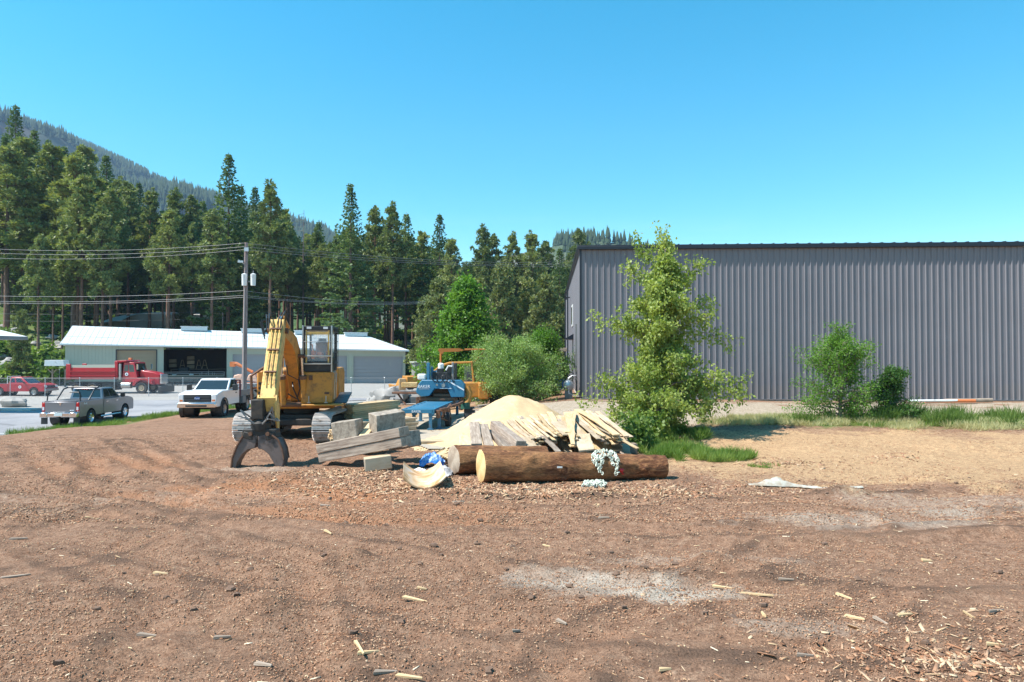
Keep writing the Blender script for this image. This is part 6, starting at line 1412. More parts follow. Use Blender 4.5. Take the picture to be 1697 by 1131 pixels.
# ------------------------------------------------------------------ yellow loader behind the sawmill
lx, ly = -2.3, 37.0; lz = g1(lx, ly, 0)
ld = empty('yellow_loader', (lx, ly, lz), R(4), 'yellow roll cage loader parked right behind the blue saw head', 'loader')
def q(px, py, Y=37.0): v = W(px, py, Y); return (v.x - lx, v.z - lz)
a0, a1 = q(717, 640), q(722, 615); a2, a3, a4 = q(732, 606), q(745, 602), q(782, 600.5)
MB().tube([(q(716, 650)[0], 0, .6), (a1[0] - .05, 0, a1[1]), (a2[0], 0, a2[1]), (a3[0], 0, a3[1]), (a4[0], 0, a4[1]), (q(786, 640)[0], 0, q(786, 640)[1])], .07, 8).tube([(a4[0], 0, a4[1]), (a4[0], 1.6, a4[1])], .07, 8).tube([(a3[0], 0, a3[1]), (a3[0], 1.6, a3[1]), (a4[0], 1.6, a4[1]), (a4[0] + .1, 1.6, .8)], .07, 8).build('roll_cage', YL, ld)
gd = MB(); gx0, gx1 = q(770, 605)[0], q(783, 605)[0]
for k in range(8): gd.box((gx0 + (gx1 - gx0) * k / 7, -.02, q(0, 622)[1]), (.012, .012, 1.0))
for k in range(14): gd.box(((gx0 + gx1) / 2, -.02, q(0, 637)[1] + k * .075), (gx1 - gx0, .012, .012))
gd.build('mesh_guard', M['mgrey'], ld)
MB().tube([(q(730, 602)[0], .8, a3[1]), (q(730, 583)[0], .8, q(0, 583)[1])], .06, 8).prism([(q(725, 580)[0], q(0, 580)[1]), (q(728, 578)[0], q(0, 577.5)[1]), (q(762, 578)[0], q(0, 577.5)[1]), (q(770, 581)[0], q(0, 580.5)[1]), (q(760, 583)[0], q(0, 583)[1]), (q(735, 583)[0], q(0, 583.5)[1]), (q(731, 587)[0], q(0, 588)[1])], .5, 1.6, 'y').tube([(q(786, 600)[0], 1.4, a3[1]), (q(806, 579)[0], 1.2, q(0, 579)[1]), (q(770, 580)[0], 1.2, q(0, 579.5)[1])], .05, 6).build('canopy', pm('rusty_orange_canopy', (.45, .16, .03), .6, 0, .2), ld)
MB().box((0.2, .9, 1.0), (2.0, 2.4, .8)).box((.75, -.2, .95), (.55, .5, .9)).build('body', YL, ld, bevel=.06)
for xx in (-1.0, 1.35): MB().lathe([(-.2, .25), (-.22, .6), (.22, .6), (.2, .25)], (xx, .4, .6), 'x', 22).build('wheel', M['rubber'], ld)
MB().box((.1, 1.4, 1.6), (.5, .5, .6)).build('seat', M['black'], ld, bevel=.05)
# ------------------------------------------------------------------ yellow bulldozer near the garage corner
zx, zy = at(694, 62), 62; zz = g1(zx, zy, 0)
bz = empty('bulldozer', (zx, zy, zz), R(20), 'yellow bulldozer half hidden by the green tree at the garage corner', 'bulldozer')
MB().box((0, 0, 1.35), (2.6, 2.2, 1.1)).prism([(-2.0, .9), (-1.2, .9), (-1.2, 1.7), (-1.7, 1.6)], -1.0, 1.0, 'y').build('body', YL, bz, bevel=.06)
MB().box((.3, 0, 2.5), (1.6, 1.6, 1.2)).build('cab', M['mgrey'], bz, bevel=.05); MB().box((.3, 0, 3.14), (1.9, 1.9, .1)).build('cab_roof', M['garage'], bz, bevel=.02)
for s in (-1, 1): MB().prism(stad(-1.5, 1.5, .5, .45), s * 1.3 - .25, s * 1.3 + .25, 'y', ).build('track', M['trackdark'], bz)
bl = MB().prism([(-2.4, .1), (-2.3, .1), (-2.15, .6), (-2.3, 1.15), (-2.45, 1.1), (-2.3, .6)], -1.8, 1.8, 'y').build('blade', YL, bz, bevel=.02)
MB().box((-1.9, -1.1, .6), (1.2, .12, .2)).box((-1.9, 1.1, .6), (1.2, .12, .2)).build('push_arm', YL, bz)
# steel frame platform between rocks and saw head
fx, fy = at(690, 44), 44; fz = g1(fx, fy, 0)
pf = empty('steel_frame', (fx, fy, fz), R(-6), 'dark rusty steel frame with wood block left of the saw head', 'frame')
MB().box((0, 0, .78), (3.0, .8, .12)).box((1.15, 0, .2), (.3, .5, .9), (0, .3, 0)).build('platform', M['rust'], pf, bevel=.02); MB().tube([(-1.2, 0, .7), (-.6, -.3, 0)], .07, 6).build('prop', M['rust'], pf)
o = MB().box((0, 0, 0), (.42, .5, .72)).build('wood_block', M['fresh'], bevel=.02, loc=(at(667, 44), 44, zat(637, 44)), rz=.2); tag(o, 'upright orange wood block on the left end of the rusty frame', 'wood block')
o = MB().box((0, 0, 0), (1.0, .5, .32)).build('wood_block', M['cut'], bevel=.03, loc=(at(679, 44), 44, zat(638, 44)), rz=.1); tag(o, 'yellowish lying block on the rusty frame beside the upright one', 'wood block')
# ------------------------------------------------------------------ rocks
RK = [(628, 652, 655, 50, .62, 'palerock', 'wide whitish boulder at the left end of the rock row'), (644, 655, 8, 49, .72, 'palerock', 'tall pale boulder second in the rock row'), (659, 657, 8, 49, .72, 'rock', 'grey upright boulder third in the rock row'), (674, 655, 8, 50, .65, 'rock', 'dark flat boulder under the rusty frame'), (690, 656, 8, 49.5, .6, 'rock', 'grey boulder right of the flat one in the rock row'), (701, 655, 8, 50, .55, 'rock', 'small boulder at the right end of the rock row near the saw'), (636, 650, 8, 51.5, .5, 'palerock', 'small pale rock behind the left boulders'), (652, 659, 8, 47.5, .28, 'rock', 'little stone lying before the rock row'), (612, 654, 0, 52, .25, 'palerock', 'tiny pale stone left of the rock row')]
for i, (px, py, _, Y, r_, mt, lb) in enumerate(RK):
    x = at(px, Y); o = MB().blob((0, 0, r_ * .7), (r_ * 1.15, r_, r_ * .95), 20 + i, .26, 16, 11, 1.7).build('rock', M[mt], loc=(x, Y, g1(x, Y, 0) - .05), rz=i * 1.1, smooth=48); tag(o, lb, 'rock', 'rocks along the road edge')
x, Y = at(26, 51.5), 51.5; o = MB().blob((0, 0, .3), (.95, .6, .5), 44, .3, 14, 10, 1.2).build('rock', M['palerock'], loc=(x, Y, g1(x, Y, 0)), smooth=25); tag(o, 'single pale boulder on the strip below the red pickup', 'rock')
# blue barrels, bits by the warehouse corner
for k, (px, py, Y, h_) in enumerate(((922, 652, 46, .9), (931, 650, 47, .9), (927, 640, 46.6, .9))):
    x = at(px, Y); z_ = g1(x, Y, 0) + (.92 if k == 2 else 0); o = MB().lathe([(0, 0), (0, .28), (.05, .3), (.3, .29), (.33, .305), (.6, .29), (.63, .305), (.85, .3), (.9, .27), (.9, 0)], (0, 0, 0), 'z', 20).build('barrel', pm('blue_plastic%d' % k, (.01, .12, .42), .4), loc=(x, Y, z_)); tag(o, ['left blue barrel behind the green bush by the warehouse', 'right blue barrel closest to the warehouse end wall', 'upper blue barrel stacked on the lower two'][k], 'barrel', 'blue barrels')
x, Y = at(930, 62), 62; o = empty('lumber_shed', (x, Y, g1(x, Y, 0)), 0, 'brown roofed open lumber shed far behind the bushes', 'shed')
MB().box((0, 0, 3.0), (4, 3, .3)).build('roof', M['oldboard'], o, bevel=.02); MB().box((.3, 0, 1.0), (3.4, 2, 1.2)).build('stored_goods', M['dgrey'], o, bevel=.1)
for a in (-1.8, 1.8): MB().box((a, -1.3, 1.45), (.15, .15, 2.9)).build('post', M['oldboard'], o)
# ------------------------------------------------------------------ sawdust pile
n_ = 90; uu = np.linspace(-4.6, 4.6, n_); UX, UY = np.meshgrid(uu, uu); px_, py_ = .05, 25.3
ang = np.arctan2(UY, UX); rr = np.hypot(UX * np.where(UX < 0, 1.0, .80), UY * 1.0) + (fbm(UX * .8, UY * .8, 7) - .5) * .45
hgt = 1.66 * np.clip(1 - rr / 2.9, 0, 1) ** 1.0 + .16 * np.clip(1 - np.hypot((UX + 1.9) * .6, (UY + 1.2) * .7) / 1.8, 0, 1) + .07 * fbm(UX * 5, UY * 5, 8) * (rr < 3.2)
hgt = np.where(rr < .3, hgt - (.3 - rr) * .3, hgt) + .05 * (fbm(UX * 2.2, UY * 2.2, 12) - .5) * (rr < 2.6)
Zp = gz(UX + px_, UY + py_) - .05 + hgt; kp = hgt > .012
ii = np.arange(n_ * n_).reshape(n_, n_); Fq = np.stack([ii[:-1, :-1], ii[:-1, 1:], ii[1:, 1:], ii[1:, :-1]], -1)[(kp[:-1, :-1] | kp[1:, 1:])]
o = np_mesh('sawdust_pile', np.stack([UX + px_, UY + py_, Zp], -1), Fq, pm('pale_sawdust', (.56, .40, .23), .95, 0, .16, 6, (.64, .50, .33), .3, 1.2, .6, spec=.1), None, True)
tag(o, 'tall cone of pale sawdust behind the slab pile', 'sawdust pile', kind='stuff')
# ------------------------------------------------------------------ logs
def log(name, p0, p1, r0, r1, barkm, cutm, label, seed, cutang=0.0, knots=()):
    p0 = Vector(p0); p1 = Vector(p1); d = p1 - p0; Ln = d.length
    e = empty(name, p0, math.atan2(d.y, d.x), label, 'log'); e.rotation_euler.y = -math.asin(d.z / Ln)
    n, m = 40, 90; th_ = np.linspace(0, 2 * PI, n, endpoint=False); t = np.linspace(0, 1, m); TT, AA = np.meshgrid(t, th_, indexing='ij')
    rad = (r0 + (r1 - r0) * TT) * (1 + .06 * (fbm(TT * Ln * .7, AA * 0 + seed, seed) - .5)) + .07 * (fbm(TT * Ln * 2.2, AA * 2.6, seed + 1) - .5) + .025 * (fbm(TT * Ln * 3, AA * 9, seed + 2) - .5) * 1.4
    rad *= 1 + .05 * np.cos(AA * 2 + seed)
    for kx, ka in knots: rad += .085 * np.exp(-(((TT * Ln - kx) / .10) ** 2 + ((AA - ka) / .22) ** 2))
    X_ = TT * Ln + (1 - TT) * np.sin(AA) * 0 + (1 - TT) ** 8 * cutang * np.cos(AA) * r0
    Vv = np.stack([X_, np.cos(AA) * rad, np.sin(AA) * rad], -1)
    i = np.arange(n * m).reshape(m, n); j = np.roll(i, -1, axis=1)
    Fq = np.stack([i[:-1], i[1:], j[1:], j[:-1]], -1).reshape(-1, 4)
    np_mesh('bark', Vv, Fq, barkm, e, True)
    for nm, row, off in (('cut_end', 0, -1), ('cut_end', m - 1, 1)):
        mb = MB(); ring = [Vector(Vv[row, q_]) * 1 for q_ in range(n)]; c_ = sum(ring, Vector()) / n
        mid = [c_.lerp(p, .94) + Vector((off * .012, 0, 0)) for p in ring]
        mb._add(ring + mid + [c_ + Vector((off * .014, 0, 0))], [((q_, (q_ + 1) % n, n + (q_ + 1) % n, n + q_) if off < 0 else (n + q_, n + (q_ + 1) % n, (q_ + 1) % n, q_)) for q_ in range(n)] + [((n + q_, n + (q_ + 1) % n, 2 * n) if off < 0 else (2 * n, n + (q_ + 1) % n, n + q_)) for q_ in range(n)])
        mb.build(nm, cutm, e, smooth=40)
    return e
LY0, LY1 = 16.9, 18.2
zl0 = g1(-.7, LY0, 0); zl1 = g1(4.1, LY1, 0)
fl1 = log('log', (at(797, LY0), LY0, zl0 + .40), (at(1101, LY1 - .7), LY1 - .7, zl1 + .27), .39, .275, M['bark'], M['cut'], 'long reddish front log with bright yellow cut end', 3, -.22, ((2.05, 4.0), (3.2, 4.3), (1.2, 2.4), (4.1, 3.1)))
MB().box((1.9, -.405, .05), (.13, .012, .04)).build('white_tag', M['white'], fl1)
log('log', (at(752, 18.1), 18.1, g1(-1.6, 18.1, 0) + .37), (at(905, 18.6), 18.6, g1(.9, 18.6, 0) + .34), .385, .32, M['bark'], M['cutold'], 'shorter rear log with grey weathered cut end', 6, -.3)
# chain of pale links over the front log and a second heap on the ground
def chain(name, paths, label, seed):
    mb = MB(); rg = random.Random(seed)
    for pts in paths:
        pts = [Vector(p) for p in pts]
        for a, b_ in zip(pts[:-1], pts[1:]):
            k = max(1, int((b_ - a).length / .022))
            for i in range(k):
                p = a.lerp(b_, i / k) + Vector((rg.gauss(0, .022), rg.gauss(0, .015), rg.gauss(0, .02))); d = Vector((rg.gauss(0, 1), rg.gauss(0, 1), rg.gauss(0, 1))).normalized(); u = d.orthogonal().normalized(); v = d.cross(u)
                mb.tube([p + u * .045 * math.cos(q_ * PI / 3) + v * .026 * math.sin(q_ * PI / 3) for q_ in range(7)], .012, 4)
    o = mb.build(name, pm(name + '_steel', (.62, .64, .54), .7, .1, .3, 9, (.25, .22, .16), .2)); tag(o, label, 'chain'); return o
cy0 = 17.29
chain('chain', [[(at(985, cy0), cy0, .66), (at(982, cy0), cy0 - .2, .64), (at(985, cy0), cy0 - .38, .45), (at(992, cy0), cy0 - .42, .22)], [(at(985, cy0), cy0, .68), (at(1000, cy0), cy0 + .06, .71), (at(1016, cy0), cy0, .68), (at(1020, cy0), cy0 - .3, .55), (at(1018, cy0), cy0 - .38, .2)], [(at(988, cy0), cy0 - .25, .62), (at(1008, cy0), cy0 - .2, .66), (at(1014, cy0), cy0 - .33, .4)], [(at(983, cy0), cy0 - .3, .55), (at(996, cy0), cy0 - .3, .6), (at(990, cy0), cy0 - .38, .35)]], 'pale steel chain draped over the right part of the front log', 1)
gx_, gy_, gz_ = onground(986, 806)
chain('chain', [[(gx_ + .30 * math.cos(a) * (.4 + .6 * ((a * 1.7) % 1)), gy_ + .2 * math.sin(a * 1.3), gz_ + .05 + .05 * math.sin(a * 3) ** 2) for a in [q_ * .7 for q_ in range(26)]]], 'heap of pale chain on the dirt in front of the long log', 2)
o = MB().tube([(at(1027, 17.3), 17.4, .60), (at(1028, 17.2), 17.14, .44), (at(1029, 17.1), 17.08, .30)], .008, 5).build('hook_strap', M['hose']); tag(o, 'thin black strap hanging beside the chain on the log', 'strap')
o = MB().blob((0, 0, 0), (.05, .03, .05), 3, .2, 10, 6).tube([(0, 0, -.03), (.03, -.01, -.10), (.07, 0, -.06)], .012, 6).build('red_hook', M['redl'], loc=(at(1029, 17.1), 17.06, .27)); tag(o, 'small bright red hook hanging on the front log', 'hook')
# ------------------------------------------------------------------ heavy timbers
def beam(name, c0, c1, w_, h_, label, roll=0.0, mat='timber', endm='timber_end', group=None, cat='timber', bevel=.02):
    """beam between the centres of its two ends"""
    c0 = Vector(c0); c1 = Vector(c1); d = c1 - c0; Ln = d.length
    o = MB(); o.mi = 0; o.box((Ln / 2, 0, 0), (Ln, w_, h_))
    for k in range(len(o.f)): pass
    o.m = [0, 0, 0, 1, 0, 1]
    ob_ = o.build(name, [M[mat], M[endm]], bevel=bevel)
    ob_.location = c0; ob_.rotation_mode = 'XYZ'; ob_.rotation_euler = (roll, -math.asin(d.z / Ln), math.atan2(d.y, d.x)); tag(ob_, label, cat, group); return ob_
TG = 'big squared timbers left of the logs'
zt0 = g1(-5.2, 19.5, 0)
A0 = Vector((at(536, 19.6), 19.6, zt0 + .20)); A1 = Vector((at(673, 18.7), 18.7, zt0 + .78))
beam('timber', A0 + Vector((0, .30, .0)) , A1 + Vector((.0, .30, .0)), .80, .25, 'upper layer of the long grey timber tilted up on a block', 0, group=TG) if 0 else None
beam('timber', (A0.x, A0.y + .1, A0.z + .0), (A1.x, A1.y + .1, A1.z), .55, .26, 'long grey timber tilted up onto a short block, lower of the pair', 0, group=TG)
up3 = Vector((-.055, -.012, .262))
beam('timber', (A0.x + up3.x, A0.y + .10, A0.z + up3.z), (A1.x + up3.x, A1.y + .10, A1.z + up3.z), .56, .26, 'long grey timber lying directly on the lower tilted one', 0, group=TG)
beam('timber', (at(604, 18.5), 18.55, zt0 + .17), (at(646, 18.5), 18.75, zt0 + .24), .35, .36, 'short timber block propping the tilted timbers', 0, group=TG, mat='board')
beam('timber', (at(655, 20.6), 20.6, zt0 + .50), (at(687, 20.0), 19.9, zt0 + .72), .5, .46, 'pale timber end sticking out right behind the tilted pair', 0, group=TG)
b1 = beam('timber_block', (at(552, 19.6), 20.0, zat(719, 19.6)), (at(590, 19.3), 19.9, zat(715, 19.3)), .62, .60, 'cube shaped grey block with star cracks on the left of the timbers', 0, 'timber_end', group=TG)
b2 = beam('timber_block', (at(611, 19.3), 19.9, zat(706, 19.3)), (at(658, 19.6), 20.4, zat(699, 19.6)), .60, .56, 'larger cracked grey block on the right of the tilted timbers', .06, 'timber_end', group=TG)
beam('timber', (at(596, 19.0), 19.2, zat(736, 19.0)), (at(600, 19.4), 20.9, zat(716, 19.6)), .26, .26, 'short pale post leaning between the two cracked blocks', 0, 'fresh', 'cut', group=TG)
beam('timber', (at(603, 21.5), 21.4, zt0 + .35), (at(640, 22.5), 22.3, zt0 + .40), .5, .5, 'timber lying behind the two cracked blocks', 0, 'board', 'cutold', group=TG)
# fresh lumber stack behind
def stack(cx, cy, cz, nx_, nz_, w_, t_, Ln, rz, mats, label, group, seed, jit_=.02):
    rg = random.Random(seed); k = 0
    for i in range(nz_):
        for j in range(nx_):
            o = MB().box((0, 0, 0), (Ln * rg.uniform(.94, 1.03), w_ * .96, t_ * .9)).build('board', M[mats[(i * 3 + j) % len(mats)]], bevel=.004)
            lx_ = rg.uniform(-.08, .08); ly_ = (j - (nx_ - 1) / 2) * w_ + rg.uniform(-jit_, jit_)
            o.location = (cx + math.cos(rz) * lx_ - math.sin(rz) * ly_, cy + math.sin(rz) * lx_ + math.cos(rz) * ly_, cz + t_ * (i + .5)); o.rotation_euler = (0, 0, rz + rg.uniform(-.012, .012)); tag(o, label, 'board', group)
x, Y = at(613, 27.5), 27.5
stack(x, Y + .3, g1(x, Y, 0) + .22, 4, 13, .17, .075, 2.9, R(62), ['fresh', 'fresh', 'board'], 'fresh sawn board in the neat stack behind the tilted timbers', 'boards in the neat fresh stack', 3)
for k in range(2):
    a = Vector((math.cos(R(62)), math.sin(R(62)), 0)) * (k * 1.8 - .9); c0 = Vector((x, Y + .6, g1(x, Y, 0) + .10)) + a
    beam('bearer', c0 + Vector((-.6, .32, 0)), c0 + Vector((.6, -.32, 0)), .2, .2, ['near', 'far'][k] + ' bearer under the neat stack of fresh boards', 0, 'board', 'cutold', cat='bearer')
stack(at(632, 25.6), 26.0, g1(-5, 26, 0), 4, 9, .22, .075, 2.6, R(48), ['board', 'oldboard', 'fresh'], 'sawn board in the low stack right of the neat stack', 'boards in the low stack', 5)
stack(at(597, 23.4), 23.6, g1(-5, 23.5, 0), 4, 7, .2, .08, 2.0, R(20), ['board', 'fresh'], 'reddish board in the low stack beside the right track', 'boards beside the right track', 6)
stack(at(712, 24.0), 24.0, g1(-3, 24, 0) + .02, 3, 2, .2, .06, 3.0, R(14), ['fresh', 'board'], 'yellow board in the flat stack in front of the sawmill legs', 'boards before the sawmill legs', 8, .04)
# small offcuts between timbers and logs
BG = {'o': 'offcuts behind the rear log'}
rg = random.Random(21)
for k in range(13):
    px = 708 + k * 3.4; Y = 19.8 + rg.uniform(-.25, .35); x = at(px, Y); z0_ = g1(x, Y, 0) + .10 + .05 * (k % 3)
    l_ = rg.uniform(.55, .8); a = R(rg.uniform(30, 62))
    beam('offcut', (x, Y, z0_ + .02), (x + l_ * math.cos(a), Y + l_ * math.sin(a), z0_ + rg.uniform(.12, .28)), rg.uniform(.1, .16), .04, 'yellow offcut strip in the loose fan behind the rear log', rg.uniform(-.5, .5), 'fresh', 'cut', 'offcuts fanned behind the rear log', 'offcut', .004)
for k, (p0, p1, w_, lb) in enumerate((((790, 738), (786, 702), .42, 'left of two thick grey planks standing against the rear log'), ((811, 741), (801, 705), .36, 'right of two thick grey planks standing against the rear log'), ((772, 738), (771, 718), .5, 'pale yellow wide plank left of the two thick grey planks'))):
    Ya, Yb = 18.9, 20.9; a = W(p0[0], p0[1], Ya); b_ = W(p1[0], p1[1], Yb); beam('plank', a, b_, w_ * .75, .12 if k < 2 else .05, lb, 0, 'oldboard' if k < 2 else 'fresh', 'cutold', cat='plank')
beam('plank', W(863, 738, 18.75), W(820, 704, 21.6), .30, .26, 'thick grey squared timber lying down the left of the slab pile', .1, 'timber', 'timber_end', cat='timber')
beam('plank', W(845, 745, 18.6), W(817, 716, 21.0), .34, .16, 'long brown plank under the thick grey timber of the slab pile', .1, 'oldboard', 'cutold', cat='plank')
# ------------------------------------------------------------------ slab pile: each slab its own object
def slab(name, a, b_, w0, w1, th_, mat, label, group, seed, sag=.06, cat='board'):
    a = Vector(a); b_ = Vector(b_); d = b_ - a; Ln = d.length; rg = random.Random(seed); n = 9; vs = []
    for i in range(n + 1):
        t = i / n; w_ = w0 + (w1 - w0) * t; y0_ = -w_ / 2 + rg.uniform(-.015, .015); y1_ = w_ / 2 + rg.uniform(-.02, .02); z_ = -sag * 4 * t * (1 - t)
        vs += [(Ln * t, y0_, z_), (Ln * t, y1_, z_ + rg.uniform(-.004, .004)), (Ln * t, y1_, z_ + th_), (Ln * t, y0_, z_ + th_)]
    fs = [(0, 3, 2, 1), (4 * n, 4 * n + 1, 4 * n + 2, 4 * n + 3)]
    for i in range(n):
        for q_ in range(4): fs.append((4 * i + q_, 4 * i + (q_ + 1) % 4, 4 * i + 4 + (q_ + 1) % 4, 4 * i + 4 + q_))
    o = MB()._add(vs, fs).build(name, M[mat], bevel=.005); o.location = a; o.rotation_euler = (rg.uniform(-.12, .12), -math.asin(d.z / Ln), math.atan2(d.y, d.x)); tag(o, label, cat, group); return o
rg = random.Random(5); SG = 'rough boards in the big slab pile'
# bundles: (tail px,py,Y) far high end -> (head px,py,Y) near low end ; number ; layers
BUN = [((838, 698, 22.6), (875, 730, 19.2), 8, 34, 2.2), ((868, 690, 22.8), (905, 722, 19.6), 9, 36, 2.4), ((905, 686, 23.0), (935, 716, 20.0), 8, 34, 2.0), ((935, 690, 22.4), (962, 726, 19.4), 6, 26, 1.6), ((958, 682, 23.2), (1008, 722, 19.9), 9, 30, 2.4), ((985, 684, 23.0), (1030, 724, 20.0), 8, 26, 2.2)]
cols = ['fresh', 'board', 'board', 'fresh', 'board', 'fresh', 'oldboard']
lb_ = ['rough pale board near the left end of the big slab pile', 'rough board left of the middle of the big slab pile', 'rough board at the middle of the big slab pile', 'rough board under the big pointed plank of the slab pile', 'long thin board right of the pointed plank in the slab pile', 'long board in the bundle at the right end of the slab pile']
for bi, (ta, he, nb, spread, _) in enumerate(BUN):
    for k in range(nb + 7):
        u = (k / (nb + 6) - .5); lay = (k * 7 % 5)
        s_px = u * spread; A = W(ta[0] + s_px * .8, ta[1] + rg.uniform(-3, 4), ta[2] + rg.uniform(-.5, .4)); B_ = W(he[0] + s_px + rg.uniform(-3, 3), he[1] + rg.uniform(-2, 4), he[2] + rg.uniform(-.25, .3))
        A.z = max(A.z, g1(A.x, A.y, 0) + .1) - lay * .045; B_.z = max(B_.z - lay * .05, g1(B_.x, B_.y, 0) + .06)
        w0 = rg.uniform(.08, .20); slab('board', A, B_, w0, w0 * rg.uniform(.5, 1.15), rg.uniform(.022, .045), cols[rg.randrange(7)], lb_[bi], 'slab pile: ' + lb_[bi][:60], k + bi * 40, rg.uniform(-.03, .12))
# bottom layers: boards fanned flat toward the camera under the pile
for k in range(22):
    px = 868 + k * 8.2; Yb = 19.3 + .5 * rg.random() + k * .02; A = W(px - 12 + rg.uniform(-6, 6), 712, 22.0); A.z = .55 + rg.uniform(-.1, .15); B_ = W(px, 741, Yb); B_.z = g1(B_.x, B_.y, 0) + .10 + .22 * rg.random()
    slab('board', A, B_, rg.uniform(.16, .34), rg.uniform(.12, .3), .04, cols[rg.randrange(7)], 'dark shaded board in the bottom layer of the slab pile above the front log', 'bottom layer boards of the slab pile', 300 + k, .03)
slab('plank', W(944, 684, 22.6), W(949, 738, 18.7), .40, .10, .04, 'fresh', 'big pointed pale plank standing out of the middle of the slab pile', None, 901, -.05, 'plank')
slab('plank', W(925, 700, 21.5), W(944, 722, 19.6), .5, .42, .04, 'board', 'wide plank left of the big pointed one in the slab pile', None, 902, .0, 'plank')
slab('plank', W(962, 722, 20.0), W(972, 748, 18.4), .55, .4, .05, 'board', 'wide tan plank sloping down to the front log below the pile', None, 903, .0, 'plank')
slab('plank', W(955, 680, 23.4), W(1022, 722, 19.7), .20, .22, .04, 'fresh', 'long pale plank at the top of the right bundle of the slab pile', None, 904, -.05, 'plank')
slab('plank', W(1010, 718, 20.6), W(1056, 744, 19.0), .16, .08, .03, 'fresh', 'thin pale board poking right past the slab pile', None, 905, .0, 'plank')
slab('plank', W(900, 724, 19.9), W(926, 750, 18.3), .16, .14, .04, 'oldboard', 'narrow dark grey board leaning onto the front log', None, 906, .0, 'plank')
slab('plank', W(870, 726, 19.6), W(886, 746, 18.5), .3, .24, .04, 'board', 'brown board end resting just behind the front log', None, 907, .0, 'plank')
# blocks holding the pile up
for k, px in enumerate((855, 905, 965, 1020)):
    x = at(px, 21); beam('bearer', (x - .5, 21.2, g1(x, 21, 0) + .15), (x + .7, 21.4, g1(x, 21, 0) + .18), .3, .34, ['leftmost', 'second', 'third', 'rightmost'][k] + ' dark bearer hidden under the slab pile', 0, 'oldboard', 'cutold', cat='bearer')
# ------------------------------------------------------------------ curved slab of wood
hx_, hy_, hz_ = onground(705, 812)
Wd, Ls, n = 1.0, 1.55, 18; vs = []
for j in (0, 1):
    for i in range(n + 1):
        u = i / n * 2 - 1
        for (yy) in (0, 1): vs.append((u * Wd / 2 * (1.0 if yy == 0 else .92), (yy - .0) * Ls, .26 * u * u + j * .045 + (.0 if yy == 0 else .12)))
fs = []
for i in range(n): b0_ = 2 * i; t0_ = 2 * (n + 1) + 2 * i; fs += [(b0_, b0_ + 1, b0_ + 3, b0_ + 2), (t0_, t0_ + 2, t0_ + 3, t0_ + 1), (b0_, b0_ + 2, t0_ + 2, t0_), (b0_ + 1, t0_ + 1, t0_ + 3, b0_ + 3)]
fs += [(0, 2 * (n + 1), 2 * (n + 1) + 1, 1), (2 * n, 2 * n + 1, 4 * n + 3, 4 * n + 2)]
m, t, b, o_ = newmat('stained_slab_wood'); g = coords(t, 'Object'); a1 = nz(t, 2.2, 6, .6, g, .5)
c = ramp(t, a1.outputs['Fac'], [(.34, (.36, .17, .05)), (.5, (.62, .42, .24)), (.66, (.60, .50, .42))]).outputs[0]; a2 = nz(t, 9, 6, .7, g); c = mixc(t, .5, c, ramp(t, a2.outputs['Fac'], [(.3, .75), (.7, 1.15)]).outputs[0], 'MULTIPLY')
t.links.new(c, b.inputs['Base Color']); b.inputs['Roughness'].default_value = .75; bump(t, b, a2.outputs['Fac'], .3, .01)
o = MB()._add(vs, fs).build('curved_slab', m, bevel=.008, loc=(hx_, hy_ - .05, hz_ + .03), rz=R(10)); tag(o, 'curved orange stained slab of wood lying hollow side up', 'wood slab')
# ------------------------------------------------------------------ tarp
def cloth(name, px, py, sx_, sy_, hgt, mat, label, seed, Yo=0):
    cx, cy, cz = onground(px, py); cy += Yo; n = 34; a = np.linspace(-1, 1, n); U, Vv = np.meshgrid(a, a)
    X = cx + U * sx_ * (1 + .25 * (fbm(U * 2, Vv * 2, seed) - .5)); Y = cy + Vv * sy_ * (1 + .3 * (fbm(U * 2, Vv * 2, seed + 1) - .5))
    rd = np.abs(fbm(U * 2.2 + 5, Vv * 2.2, seed + 2, 4) - .5) * 2; H_ = hgt * np.clip(1.15 - np.hypot(U, Vv), 0, 1) ** .6 * (1 - rd * 1.2) + .03 + .05 * (fbm(U * 6, Vv * 6, seed + 4) - .3)
    Z = gz(X, Y, True) + np.maximum(H_, .01); i = np.arange(n * n).reshape(n, n); Fq = np.stack([i[:-1, :-1], i[:-1, 1:], i[1:, 1:], i[1:, :-1]], -1).reshape(-1, 4)
    o = np_mesh(name, np.stack([X, Y, Z], -1), Fq, mat, None, False); tag(o, label, 'tarp'); return o
cloth('tarp', 717, 772, .34, .26, .40, pm('blue_tarp', (.02, .18, .55), .4, 0, .3, 3, (.6, .66, .7), .35, 3), 'crumpled bright blue tarp beside the rear log end', 4)
cloth('plastic_sheet', 730, 786, .34, .34, .20, pm('grey_plastic', (.45, .45, .47), .35, 0, .4, 5, (.08, .08, .08), .4, 4), 'crumpled grey plastic sheet between tarp and log', 9)
cloth('plastic_sheet', 696, 784, .16, .12, .10, M['white'], 'scrap of white plastic left of the curved wood slab', 12)
